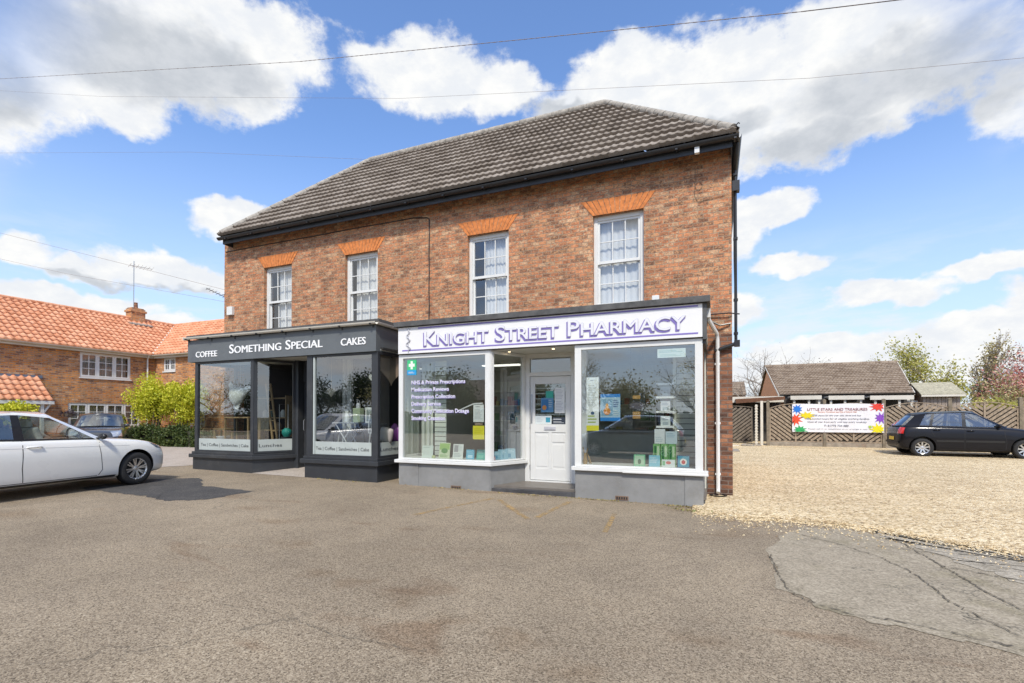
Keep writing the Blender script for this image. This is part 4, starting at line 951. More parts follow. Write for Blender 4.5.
card('display_card','pale blue card standing in front of the green packets','leaflet',-1.02,-.84,8.50,zs,.785,[(.12,.88,.3,.85,(.55,.66,.72),'lines',4)],(.24,.50,.60),.12)
card('display_card','low white and red card beside the blue framed picture','leaflet',-.81,-.60,8.50,zs,.72,[(.3,.7,.35,.8,(.55,.15,.14),'disc'),(.05,.25,.2,.8,(.2,.45,.25))],(.66,.70,.68),.12)
card('framed_card','blue framed card with a red and white picture at the right end of the window','framed card',-.565,-.37,8.46,zs,.80,[(.06,.94,.06,.94,(.08,.30,.42)),(.22,.78,.2,.75,(.75,.72,.68),'disc'),(.34,.66,.28,.62,(.50,.06,.07),'disc')],(.02,.06,.14),.12)
t=thing('wicker_figure','small pale wicker figure at the left end of the right pharmacy window','ornament',(-2.09,8.5,zs))
k=MB();k.lathe([(.0,0),(.035,0),(.045,.05),(.028,.12),(.03,.16),(.012,.19),(.0,.2)],12,c=(-2.11,8.5,zs));k.tube([(-2.13,8.5,.78),(-2.15,8.49,.90)],.008,5);k.tube([(-2.09,8.5,.78),(-2.06,8.49,.88)],.008,5);k.build('body',M['wood'],t,smooth=60)
k=MB();k.tube([(-2.03,8.52,zs+.01),(-2.07,8.50,.78)],.009,6);k.tube([(-2.00,8.49,zs+.01),(-2.06,8.50,.76)],.009,6);k.build('leg',M['wood'],t)
# notices on the door
yd=YD+.032
card('paper_notice','tall white notice on the right of the pharmacy door glass','notice',-2.905,-2.70,yd,1.50,2.00,[(.1,.9,.55,.95,(.55,.56,.58),'lines',7),(.1,.9,.05,.48,(.55,.56,.58),'lines',7)],W)
card('door_poster','blue poster with an orange picture on the pharmacy door glass','poster',-3.19,-2.93,yd,1.52,1.80,[(.05,.6,.15,.9,(.03,.16,.36)),(.1,.45,.15,.5,(.6,.25,.06),'disc'),(.62,.95,.3,.9,(.35,.45,.52),'lines',4)],(.10,.26,.44))
card('round_sticker','round teal sticker above the blue poster on the pharmacy door glass','sticker',-3.09,-2.93,yd,1.80,1.94,[(.02,.98,.02,.98,(.04,.40,.30),'disc')],(.06,.34,.28))
card('paper_notice','low wide white notice at the bottom left of the pharmacy door glass','notice',-3.31,-2.97,yd,1.285,1.45,[(.65,.92,.2,.8,(.05,.30,.42)),(.08,.5,.2,.8,(.55,.6,.62),'lines',3)],(.66,.72,.72))
card('opening_hours_sign','dark sign with white lettering at the bottom right of the pharmacy door glass','sign',-2.95,-2.68,yd,1.285,1.42,[(.06,.94,.55,.85,(.6,.62,.64),'lines',1),(.06,.94,.1,.45,(.5,.52,.54),'lines',2)],(.03,.04,.06))
# back of the pharmacy: shelves and a counter
t=thing('pharmacy_counter','pale shop counter standing deep inside the pharmacy','counter',(-3.0,11.3,.14))
k=MB();k.box(-4.8,-1.2,11.2,11.9,.14,1.08);k.build('body',M['slat'],t);k=MB();k.box(-4.9,-1.1,11.1,12.0,1.08,1.12);k.build('worktop',M['white'],t)
for x0,x1,lab in ((-5.7,-3.8,'stocked wall shelves at the back left of the pharmacy'),(-3.5,-1.9,'stocked wall shelves at the back centre of the pharmacy'),(-1.7,-.4,'stocked wall shelves at the back right of the pharmacy')):
    t=thing('stock_shelves',lab,'shelves',((x0+x1)/2,12.4,.14),'stocked shelves at the back of the pharmacy')
    rr=random.Random(int(x0*10));k=MB();mats=[M['slat']]+[flat(c) for c in ((.5,.5,.52),(.12,.3,.5),(.5,.15,.12),(.2,.4,.2),(.6,.55,.2))]
    k.box(x0,x1,12.55,12.6,.14,2.4);
    for z in (.5,.9,1.3,1.7,2.1):k.box(x0,x1,12.2,12.55,z,z+.03)
    k.build('shelf_frame',M['slat'],t);k=MB()
    for z in (.53,.93,1.33,1.73):
        x=x0+.03
        while x<x1-.15:
            w=rr.uniform(.06,.16);k.box(x,x+w,12.25,12.4,z,z+rr.uniform(.1,.28),rr.randrange(5));x+=w+rr.uniform(0,.05)
    k.build('stock',mats[1:],t)['kind']='stuff'

# ================================================================ CAFE CONTENTS
def stagec(x0,x1,y1,z):k=MB();k.box(x0,x1,P+.08,y1,z-.03,z);k.build('display_shelf',M['navy'],shop)
stagec(-11.95,-10.1,9.3,.62);stagec(-8.28,-6.62,9.35,.62)
# hanging white hen ornament
t=thing('hen_ornament','large white bird ornament with raised tail hanging in the left cafe window','ornament',(-11.2,8.9,1.55))
k=MB();prof=[(-.36,.02,.10),(-.33,.09,.06),(-.27,.16,.0),(-.16,.21,-.05),(-.02,.20,-.04),(.10,.15,.03),(.20,.10,.12),(.28,.075,.20),(.35,.065,.24),(.41,.03,.24)]
b_=[];n=14
for x,r,z in prof:
    for i in range(n):
        a=2*math.pi*i/n;b_.append((-11.22+x,8.9+r*.6*math.cos(a),1.98+z*.7+r*math.sin(a)*(1.15)))
F=[(i*n+j,i*n+(j+1)%n,(i+1)*n+(j+1)%n,(i+1)*n+j) for i in range(len(prof)-1) for j in range(n)]+[tuple(range(n))[::-1],tuple(range((len(prof)-1)*n,len(prof)*n))]
k.add(b_,F);k.build('body',flat((.66,.66,.63)),t,smooth=180)
k=MB();k.prism([(-11.58,8.89,1.98),(-11.62,8.89,2.24),(-11.54,8.89,2.34),(-11.46,8.89,2.26),(-11.36,8.89,2.10)],(0,.03,0));k.build('tail',flat((.66,.66,.63)),t,bevel=.008)
k=MB();k.prism([(-11.50,8.88,1.90),(-11.36,8.88,1.62),(-11.26,8.88,1.60),(-11.14,8.88,1.86)],(0,.03,0));k.build('foot',flat((.62,.62,.6)),t,bevel=.008)
k=MB();k.tube([(-11.2,8.9,2.12),(-11.2,8.9,2.84)],.003,4);k.build('cord',M['white'],t)
def table(x0,x1,y0,y1,z0,z,label,name='timber_table',mat='wood',leg=.03):
    t=thing(name,label,'table',((x0+x1)/2,(y0+y1)/2,z0))
    k=MB();k.box(x0,x1,y0,y1,z-.035,z);k.build('table_top',M[mat],t,bevel=.004)
    for x in (x0+leg,x1-leg):
        for y in (y0+leg,y1-leg):k=MB();k.box(x-leg*.6,x+leg*.6,y-leg*.6,y+leg*.6,z0,z-.036);k.build('leg',M[mat],t)
    return t
table(-12.0,-11.1,9.05,9.45,.16,1.42,'tall pine table standing behind the white bird in the left cafe window')
table(-12.0,-11.55,8.75,9.0,.62,1.12,'small pale pine bench low in the left corner of the cafe window','pine_bench')
t=thing('enamel_dish','white enamel dish under the small pine bench in the left cafe window','dish',(-11.75,8.85,.62))
k=MB();k.lathe([(0,.0),(.12,.0),(.17,.12),(.165,.125),(.11,.02),(0,.02)],20,c=(-11.75,8.86,.80));k.build('bowl',M['pvc'],t,smooth=50);k=MB();k.lathe([(0,.0),(.06,.0),(.04,.18),(0,.18)],14,c=(-11.75,8.86,.62));k.build('stand',M['pvc'],t)
t=thing('crate_shelf','pine crate shelves with jars seen through the slanting cafe window','shelves',(-11.0,9.7,.16))
for z in (1.05,1.38,1.9):k=MB();k.box(-11.45,-10.4,9.6,9.85,z,z+.03);k.build('shelf',M['wood'],t)
for x in (-11.45,-10.42):k=MB();k.box(x,x+.03,9.6,9.85,.16,1.98);k.build('side_panel',M['wood'],t)
for i,(x,z,c) in enumerate(((-11.3,1.08,(.05,.05,.05)),(-11.12,1.08,(.03,.03,.03)),(-10.95,1.08,(.04,.03,.03)),(-10.75,1.08,(.30,.20,.12)),(-11.25,1.41,(.5,.4,.28)),(-11.05,1.41,(.22,.33,.30)),(-10.6,1.41,(.55,.55,.5)))):
    k=MB();k.lathe([(0,0),(.06,0),(.07,.06),(.065,.14),(.035,.18),(.035,.2),(0,.2)],14,c=(x,9.70,z));tag(k.build('storage_jar',flat(c),smooth=50),['black jar at the left end of the lower crate shelf','second black jar on the lower crate shelf','third dark jar on the lower crate shelf','brown jar at the right end of the lower crate shelf','tan jar at the left end of the middle crate shelf','sage green jar on the middle crate shelf','cream jar at the right end of the middle crate shelf'][i],'jar','jars on the crate shelves')
t=thing('wooden_ladder','pale wooden ladder leaning inside the slanting cafe window','ladder',(-10.7,9.4,.16))
for dx in (0,.16):k=MB();k.bar((-10.62+dx,9.42,.62),(-11.05+dx,9.55,2.3),.03,.05);k.build('rail',M['wood'],t)
for i in range(6):
    u=.1+i*.16;p=Vector((-10.62,9.42,.62)).lerp(Vector((-11.05,9.55,2.3)),u);k=MB();k.bar(p,p+Vector((.16,0,0)),.025,.03);k.build('rung',M['wood'],t)
t=thing('teal_pot','round teal glazed pot low in the slanting cafe window','pot',(-9.93,9.3,.62))
k=MB();k.lathe([(0,0),(.07,0),(.12,.09),(.11,.17),(.06,.20),(.06,.22),(0,.22)],20,c=(-9.98,9.25,.92));k.build('bowl',flat((.02,.30,.25)),t,smooth=60)
k=MB();k.box(-10.08,-9.88,9.15,9.35,.62,.92);k.build('stand',M['navy'],t)
t=thing('wire_frame','thin white metal frame standing behind the teal pot in the cafe window','display frame',(-10.25,9.4,.16))
k=MB();k.tube([(-10.42,9.42,.16),(-10.42,9.42,1.74),(-10.12,9.42,1.74),(-10.12,9.42,.16)],.008,6);k.build('hoop',M['white'],t);k=MB();k.box(-10.45,-10.09,9.3,9.5,.16,.18);k.build('base',M['white'],t)
# cafe bistro window
def heart_pts(cx,cz,s):
    P_=[]
    for i in range(32):
        a=2*math.pi*i/32;x=16*math.sin(a)**3;y=13*math.cos(a)-5*math.cos(2*a)-2*math.cos(3*a)-math.cos(4*a);P_.append((cx+x*s/16,cz+y*s/16))
    return P_
def heart(cx,y,cz,s,col,label,ang=0,cord=2.84,th=.03):
    t=thing('hanging_heart',label,'hanging heart',(cx,y,cz));k=MB();ca,sa=math.cos(ang),math.sin(ang)
    pts=[(cx+(x-cx)*ca,y+(x-cx)*sa,z) for x,z in heart_pts(cx,cz,s)]
    k.prism(pts[::-1],(-sa*th,ca*th,0));k.build('heart_body',flat(col),t,bevel=min(.01,s*.06))
    k=MB();k.tube([(cx,y+th/2,cz+s*.3),(cx,y+th/2,cord)],.003,4);k.build('cord',M['wood'],t)
heart(-7.96,8.6,1.98,.11,(.17,.16,.15),'small grey wicker heart hanging in the cafe bistro window')
heart(-6.72,8.48,2.26,.10,(.5,.49,.45),'small white heart hanging at the right edge of the cafe bistro window')
heart(-6.52,8.88,2.53,.40,(.33,.25,.19),'large brown burlap heart hanging in the side window of the cafe',R(78))
k=MB();k.box(-8.38,-8.30,9.3,9.36,.16,2.82);k.box(-8.25,-8.18,9.3,9.36,.16,2.82);k.box(-8.12,-8.0,9.3,9.36,.16,2.82);k.build('panelling',M['white'],shop)
t=thing('bistro_table','folding grey bistro table with crossed legs in the cafe window','table',(-7.7,8.9,.62))
k=MB();k.box(-8.02,-7.40,8.70,9.12,1.275,1.30);k.build('table_top',flat((.40,.40,.41)),t,bevel=.006)
for a,c,y in ((-7.95,-7.47,8.74),(-7.47,-7.95,8.77),(-7.95,-7.47,9.05),(-7.47,-7.95,9.08)):k=MB();k.tube([(a,y,1.27),(c,y,.63)],.011,6);k.build('leg',flat((.6,.6,.6)),t)
t=thing('white_jug','white enamel jug standing on the bistro table','jug',(-7.76,8.9,1.30))
k=MB();k.lathe([(0,0),(.062,0),(.072,.05),(.06,.14),(.042,.2),(.055,.26),(.05,.26),(.038,.2),(0,.19)],18,c=(-7.76,8.9,1.30));k.build('body',M['pvc'],t,smooth=60)
k=MB();k.tube([(-7.70,8.9,1.51),(-7.65,8.9,1.50),(-7.64,8.9,1.43),(-7.69,8.9,1.38)],.008,6);k.build('handle',M['pvc'],t)
t=thing('glass_lantern','pale green glass bottle lantern on the bistro table','lantern',(-7.45,8.9,1.30))
k=MB();k.box(-7.55,-7.35,8.84,8.98,1.30,1.62);k.build('body',flat((.36,.42,.28)),t,bevel=.01);k=MB();k.lathe([(.05,1.62),(.05,1.70),(.03,1.74),(0,1.74)],12,c=(-7.45,8.91,0));k.build('cap',M['silver'],t)
k=MB();k.tube([(-7.48+.0,8.91,1.73),(-7.48,8.91,1.79),(-7.42,8.91,1.79),(-7.42,8.91,1.73)],.005,5);k.build('handle',M['silver'],t)
t=thing('picture_frame','white framed grey picture leaning behind the bistro table','picture',(-7.2,9.05,1.28))
k=MB();k.box(-7.36,-7.05,9.03,9.06,1.28,1.64);k.build('frame',M['pvc'],t,bevel=.004);k=MB();k.box(-7.31,-7.10,9.024,9.029,1.33,1.59);k.build('picture',flat((.25,.28,.27)),t)
k=MB();k.box(-7.45,-6.95,9.02,9.3,1.24,1.275);k.box(-7.44,-7.40,9.05,9.1,.62,1.24);k.box(-7.0,-6.96,9.05,9.1,.62,1.24);tag(k.build('plant_stand',M['navy']),'dark low stand carrying the framed picture in the cafe window','stand')
def bistro_chair(cx,cy,ang,label):
    t=thing('bistro_chair',label,'chair',(cx,cy,.62),'white bistro chairs in the cafe window');T=Matrix.Translation((cx,cy,.62))@Matrix.Rotation(ang,4,'Z')
    def mk():k=MB();k.T=T;return k
    m=flat((.56,.57,.57));k=mk();k.lathe([(0,.44),(.19,.44),(.2,.45),(.19,.46),(0,.46)],20);k.build('seat',m,t,smooth=40)
    k=mk();k.tube([(.17*math.cos(a),-.15+0*a,.46+.42*math.sin(a)) for a in [math.pi*i/12 for i in range(13)]],.010,6);k.tube([(.11*math.cos(a),-.15,.46+.28*math.sin(a)) for a in [math.pi*i/12 for i in range(13)]],.008,6);k.build('backrest',m,t)
    for sx in (-1,1):
        for sy in (-1,1):k=mk();k.tube([(.14*sx,.12*sy,.44),(.18*sx,.17*sy,0)],.010,6);k.build('leg',m,t)
bistro_chair(-8.02,9.18,2.6,'white bistro chair at the left of the folding table in the cafe window')
bistro_chair(-6.88,8.85,-1.1,'white bistro chair at the right of the folding table near the cushions')
def cushion(c,s,ang,col,label):
    t=thing('cushion',label,'cushion',c,'cushions in the side window of the cafe');k=MB();T=Matrix.Translation(c)@Matrix.Rotation(ang,4,'Y');k.T=T;n=12;b_=[];F=[]
    for sgn in (-1,1):
        for i in range(n+1):
            for j in range(n+1):
                u=i/n*2-1;v=j/n*2-1;h=.075*((1-u**4)*(1-v**4))**.5
                b_.append((u*s*(1-.08*v*v),sgn*h,v*s*(1-.08*u*u)))
    N=(n+1)**2
    for sgn in (0,1):
        for i in range(n):
            for j in range(n):a=sgn*N+i*(n+1)+j;F.append((a,a+1,a+n+2,a+n+1))
    k.add(b_,F);k.build('cover',flat(col),t,smooth=180,fix=True)
k=MB();k.box(-6.75,-6.5,8.42,9.40,.62,.86);tag(k.build('bench_seat',M['navy']),'dark low bench under the cushions in the side window of the cafe','bench')
cushion((-6.60,8.80,1.03),.17,.2,(.36,.33,.31),'beige round edged cushion in the side window of the cafe')
cushion((-6.58,9.12,1.05),.19,.6,(.12,.025,.15),'purple cushion behind the beige one in the side window of the cafe')
# ================================================================ COTTAGE ROW (left)
XC=-25.2;YW=15.37;GZ=g(-25,12)
cot=thing('cottage','orange brick cottage with clay pantile roof and white casement windows, left of the shops','building',(-26,12,GZ))
E_Z=4.40
def wall_x(b,X,y0,y1,z0,z1,th,holes,m=0):
    """wall facing +X at X, going back to X-th"""
    ys=sorted({y0,y1,*[h[0] for h in holes],*[h[1] for h in holes]});zs=sorted({z0,z1,*[h[2] for h in holes],*[h[3] for h in holes]})
    ins=lambda y,z:any(h[0]<y<h[1] and h[2]<z<h[3] for h in holes)
    for i in range(len(ys)-1):
        for j in range(len(zs)-1):
            if ins((ys[i]+ys[i+1])/2,(zs[j]+zs[j+1])/2):continue
            b.quad((X,ys[i],zs[j]),(X,ys[i+1],zs[j]),(X,ys[i+1],zs[j+1]),(X,ys[i],zs[j+1]),m)
    for a,c,d,e in holes:
        x=X-th;b.quad((X,a,d),(x,a,d),(x,a,e),(X,a,e),m);b.quad((X,c,d),(X,c,e),(x,c,e),(x,c,d),m);b.quad((X,a,d),(X,c,d),(x,c,d),(x,a,d),m);b.quad((X,a,e),(x,a,e),(x,c,e),(X,c,e),m)
hx=[(12.32,14.30,3.12,4.20),(11.92,14.75,.95,2.0),(7.2,8.9,3.12,4.20)]
b=MB();wall_x(b,XC,2.5,YW,-.1,E_Z,.12,hx);b.box(-30.6,XC-.3,2.5,2.6,-.1,E_Z);b.poly([(-30.6,2.5,E_Z),(XC,2.5,E_Z),(-27.9,2.5,6.5)])
hy=[(-24.55,-23.68,3.58,4.24),(-22.75,-21.6,1.0,2.15),(-18.5,-17.4,3.2,4.2)]
wall_holes(b,XC,-15,-.1,E_Z,YW,YW+.12,hy)
b.box(-30.6,-30.5,2.5,21,-.1,E_Z);b.poly([(-15,YW,E_Z),(-15,20.77,E_Z),(-15,18.07,6.5)]);b.box(-15.1,-15.0,YW+.13,20.7,-.1,E_Z)
b.build('wall',M['cbrick'],cot)
M['dim']=pm('dim_room',(.06,.055,.05),.9)
b=MB();b.box(XC-1.2,XC-1.15,2.7,YW,0,4.3);b.box(XC-.9,-15.2,YW+1.2,YW+1.25,0,4.3);b.box(-30,XC-.2,2.7,YW,4.31,4.33);b.box(-30,-15.2,YW+.15,20,4.31,4.33);b.build('room_backdrop',M['dim'],cot)
def casement(axis,a,c,z0,z1,n,rows=3,cols=2,narrow=False):
    """casement window; axis 'x' = wall facing +X running in y; 'y' = wall facing -Y running in x"""
    def bx(b,p0,p1,q0,q1,d0,d1):
        if axis=='x':b.box(XC-d1,XC-d0,p0,p1,q0,q1)
        else:b.box(p0,p1,YW+d0,YW+d1,q0,q1)
    f=MB();w=.05
    bx(f,a,a+w,z0,z1,.03,.11);bx(f,c-w,c,z0,z1,.03,.11);bx(f,a+w,c-w,z0,z0+w,.03,.11);bx(f,a+w,c-w,z1-w,z1,.03,.11);bx(f,a-.03,c+.03,z0-.05,z0-.002,-.04,.1)
    for i in range(1,n):
        p=a+(c-a)*i/n;bx(f,p-.025,p+.025,z0+w,z1-w,.03,.11)
    o=f.build('casement_window',M['pvc'],cot)
    for i in range(n):
        p=a+(c-a)*i/n+(w if i==0 else .025);q=a+(c-a)*(i+1)/n-(w if i==n-1 else .025);s=MB();sw=.05;r0=z0+w;r1=z1-w
        bx(s,p,p+sw,r0,r1,.02,.06);bx(s,q-sw,q,r0,r1,.02,.06);bx(s,p+sw,q-sw,r0,r0+sw,.02,.06);bx(s,p+sw,q-sw,r1-sw,r1,.02,.06)
        for k in range(1,cols):u=p+sw+(q-p-2*sw)*k/cols;bx(s,u-.013,u+.013,r0+sw,r1-sw,.025,.055)
        for k in range(1,rows):v=r0+sw+(r1-r0-2*sw)*k/rows;bx(s,p+sw,q-sw,v-.012,v+.012,.026,.054)
        s.build('casement',M['pvc'],o)
    gl=MB()
    if axis=='x':gl.quad((XC-.045,a+w,z0+w),(XC-.045,c-w,z0+w),(XC-.045,c-w,z1-w),(XC-.045,a+w,z1-w))
    else:gl.quad((a+w,YW+.045,z0+w),(c-w,YW+.045,z0+w),(c-w,YW+.045,z1-w),(a+w,YW+.045,z1-w))
    gl.build('pane',M['upglass'],o)
    cu=MB();L=c-a
    for (t0,t1) in ((.03,.97),):
        N=60
        for i in range(N):
            u0=a+L*(t0+(t1-t0)*i/N);u1=a+L*(t0+(t1-t0)*(i+1)/N);d0=.24+.02*math.sin(i*1.9);d1=.24+.02*math.sin((i+1)*1.9)
            if axis=='x':cu.quad((XC-d0,u0,z0),(XC-d1,u1,z0),(XC-d1,u1,z1),(XC-d0,u0,z1))
            else:cu.quad((u0,YW+d0,z0),(u1,YW+d1,z0),(u1,YW+d1,z1),(u0,YW+d0,z1))
    cu.build('curtain',M['netgrey'],o,smooth=180)
M['netgrey']=pm('grey_net_curtain',(.34,.33,.31),.9,var=.1,scale=3)
casement('x',12.32,14.30,3.12,4.20,3);casement('x',11.92,14.75,.95,2.0,4,rows=3);casement('x',7.2,8.9,3.12,4.20,3)
casement('y',-24.55,-23.68,3.58,4.24,2,rows=2,cols=2);casement('y',-22.75,-21.6,1.0,2.15,2);casement('y',-18.5,-17.4,3.2,4.2,2)
RZ=6.47;RX=-27.9;RY=18.07
u=Vector((0,1,0));vv=Vector((RX-(XC+.18),0,RZ-4.37))
tile_slope('roof_slope',(XC+.18,2.35,4.37),(0,1,0),vv,18.3-2.35,vv.length,M['ctile'],cot,period=.24,gauge=.30,amp=.045,step=.035,clips=[((XC+.18,YW-.18,0),(1,1,0))],ns=6,seed=9,shape='pan')
vv=Vector((0,RY-(YW-.18),RZ-4.37))
tile_slope('roof_slope',(-30,YW-.18,4.37),(1,0,0),vv,15.2,vv.length,M['ctile'],cot,period=.24,gauge=.30,amp=.045,step=.035,clips=[((XC+.18,YW-.18,0),(-1,-1,0))],ns=6,seed=10,shape='pan')
k=MB();k.poly([(-30.7,2.35,4.37),(RX,2.35,RZ),(RX,RY,RZ),(-30.7,21,4.37)]);k.poly([(RX,RY,RZ),(-14.8,RY,RZ),(-14.8,21,4.37),(-30.7,21,4.37)]);k.build('roof_slope',M['ctile'],cot)
k=MB();ridge_tiles(k,(RX,2.3,RZ+.02),(RX,RY,RZ+.02),.10,.4);ridge_tiles(k,(RX,RY,RZ+.02),(-14.8,RY,RZ+.02),.10,.4);k.build('ridge_tiles',M['ctile'],cot,smooth=50)
k=MB();k.bar((XC+.15,YW-.15,4.44),(RX,RY,RZ+.05),.16,.02);k.build('valley_lining',M['creamboard'],cot)
k=MB();k.box(XC,XC+.16,2.35,YW-.15,4.22,4.36);k.box(XC+.16,-14.8,YW-.16,YW,4.22,4.36);k.build('eaves_board',M['creamboard'],cot)
k=MB();gutter(k,(XC+.24,2.3,4.36),(XC+.24,YW-.2,4.36),.055);gutter(k,(XC+.2,YW-.24,4.36),(-14.8,YW-.24,4.36),.055);k.build('eaves_gutter',M['creamboard'],cot,smooth=40)
k=MB();k.tube([(XC+.24,14.95,4.3),(XC+.07,15.0,4.15),(XC+.07,15.0,.1)],.035,8);k.build('rain_pipe',M['pvc'],cot,smooth=40)
# chimney on the ridge
k=MB();k.box(RX-.24,RX+.24,15.72,16.38,6.2,7.0);k.box(RX-.29,RX+.29,15.67,16.43,6.82,6.92);k.box(RX-.20,RX+.20,15.76,16.34,7.0,7.05)
ch=k.build('chimney',M['cbrick'],cot)
for y in (16.05,):k=MB();k.lathe([(.10,7.02),(.085,7.32),(.10,7.35),(.075,7.35),(.07,7.02)],14,c=(RX,y,0));k.build('chimney_pot',M['brick_red'],ch,smooth=50)
k=MB();k.prism([(RX+.1,15.5,6.28),(RX+.62,15.5,6.1),(RX+.62,16.55,6.1),(RX+.1,16.55,6.28)],(0,0,.06));k.build('lead_flashing',M['ridge'],ch)
k=MB();k.tube([(RX,15.95,7.2),(RX,15.95,9.5)],.022,6);k.tube([(RX+.1,15.7,9.22),(RX-.1,16.9,9.35)],.012,5)
for i in range(7):
    q=Vector((RX+.1,15.7,9.22)).lerp(Vector((RX-.1,16.9,9.35)),i/6);k.tube([q+Vector((-.14,0,-.08)),q+Vector((.14,0,.08))],.007,4)
k.build('tv_aerial',M['steel'],ch)
# porch
vv=Vector((-1.15,0,1.0))
tile_slope('porch_roof',(XC+1.12,6.5,2.02),(0,1,0),vv,4.40,vv.length,M['ctile'],cot,period=.24,gauge=.30,amp=.045,step=.035,ns=6,seed=11,shape='pan')
k=MB();k.box(XC-.02,XC+.03,6.4,11.05,2.96,3.08);k.build('porch_flashing',pm('blue_grey_lead',(.14,.18,.24),.6),cot)
k=MB();k.box(XC+.02,XC+1.1,6.5,10.88,1.93,1.99);k.box(XC+1.06,XC+1.14,6.45,10.94,1.90,2.03);k.box(XC+.98,XC+1.08,10.55,10.65,.1,1.93);k.bar((XC+1.03,10.6,1.5),(XC+.6,10.6,1.92),.06,.06);k.bar((XC+1.03,10.6,1.5),(XC+1.03,10.85,1.9),.06,.06);k.build('porch_frame',M['white'],cot)

# ================================================================ VEGETATION
def leaves(b,P_,size,rng,per=1,flat_=0.0,asp=1.0):
    for p in P_:
        for _ in range(per):
            a=Vector((rng.gauss(0,1),rng.gauss(0,1),rng.gauss(0,1)*(1-flat_)+flat_)).normalized();t=a.cross(Vector((rng.random(),rng.random(),rng.random()+.01))).normalized();s=a.cross(t)
            r=size*rng.uniform(.6,1.3);b.add([p-t*r-s*r*asp*.5,p+t*r*.2-s*r*asp*.7,p+t*r,p+s*r*asp*.6],[(0,1,2,3)])
LV={}
LV['lime']=leaf_mat('lime_spring_leaf',[(.2,(.36,.42,.02)),(.5,(.58,.60,.035)),(.8,(.74,.70,.08))],.35)
LV['hedge']=leaf_mat('dark_hedge_leaf',[(.2,(.025,.045,.012)),(.5,(.06,.10,.022)),(.8,(.13,.16,.04))],.25)
LV['yellowgreen']=leaf_mat('yellow_green_leaf',[(.2,(.24,.26,.04)),(.5,(.46,.46,.09)),(.8,(.68,.60,.20))],.35)
LV['catkin']=leaf_mat('pale_budding_leaf',[(.2,(.30,.24,.10)),(.5,(.50,.44,.18)),(.8,(.66,.56,.34))],.3)
LV['pink']=leaf_mat('pink_blossom_leaf',[(.2,(.34,.10,.08)),(.5,(.62,.26,.21)),(.8,(.80,.52,.45))],.35)
LV['olive']=leaf_mat('olive_leaf',[(.2,(.16,.16,.05)),(.5,(.36,.33,.13)),(.8,(.56,.47,.25))],.3)
LV['plum']=leaf_mat('dark_plum_leaf',[(.2,(.04,.03,.045)),(.6,(.09,.07,.085)),(.9,(.16,.11,.12))],.25)
LV['dark']=leaf_mat('dark_evergreen_leaf',[(.2,(.02,.035,.012)),(.6,(.045,.07,.02)),(.9,(.10,.12,.04))],.2)
def grow(rng,base,h,r0,depth,spread,up=.35,nb=3,taper=.62,lfrac=.36,first=.4,out=None,segs=None,tw=.12):
    """recursive limbs; returns tube list & tips"""
    tubes=[];tips=[]
    def rec(p,d,L,r,k):
        pts=[p];rs=[r];n=4;q=p
        for i in range(n):
            d=(d+Vector((rng.gauss(0,tw),rng.gauss(0,tw),rng.gauss(0,tw*.6)+up*.06))).normalized();q=q+d*L/n;pts.append(q);rs.append(r*(1-.5*(i+1)/n))
        tubes.append((pts,rs,k))
        if k==0:tips.extend(pts[1:]);return
        for c in range(nb+(1 if rng.random()<.4 else 0)):
            t=rng.uniform(first,1.0) if k<depth else rng.uniform(first,1.0);i=min(n-1,int(t*n));st=pts[i].lerp(pts[i+1],t*n-i) if i<n else pts[-1]
            a=rng.uniform(0,6.283);sd=Vector((math.cos(a),math.sin(a),0));nd=(d*(1-spread)+sd*spread+Vector((0,0,up*.3))).normalized()
            rec(st,nd,L*taper*rng.uniform(.75,1.15),rs[i]*.6,k-1)
        rec(pts[-1],d,L*taper,rs[-1]*.85,k-1)
    rec(Vector(base),Vector((0,0,1)),h*lfrac,r0,depth);return tubes,tips
def tree(name,label,x,y,h,r0,depth,spread,seed,leafmat=None,lsize=.07,nleaf=1500,jit=.25,bark='bark',group=None,z=None,cat='tree',asp=1.0,**kw):
    rng=random.Random(seed);z=g(x,y)-.05 if z is None else z
    tubes,tips=grow(rng,(0,0,0),h,r0,depth,spread,**kw)
    top=max(t.z for t in tips) ;s=h/top
    t=thing(name,label,cat,(x,y,z),group)
    def W(p):return Vector((x+p.x*s,y+p.y*s,z+p.z*s))
    k=MB();tw=MB()
    for pts,rs,kk in tubes:
        (k if kk>=depth-1 else tw).tube([W(p) for p in pts],[max(.006,r*s) for r in rs],7 if kk>=depth-1 else 4,cap=False)
    k.build('trunk',M[bark],t,smooth=60);
    if tw.v:tw.build('branches',M[bark],t,smooth=60)
    if leafmat:
        c=MB();P_=[]
        for _ in range(nleaf):
            p=W(rng.choice(tips));P_.append(p+Vector((rng.gauss(0,jit),rng.gauss(0,jit),rng.gauss(0,jit*.8))))
        leaves(c,P_,lsize,rng,1,asp=asp);c.build('crown',LV[leafmat],t)
    return t
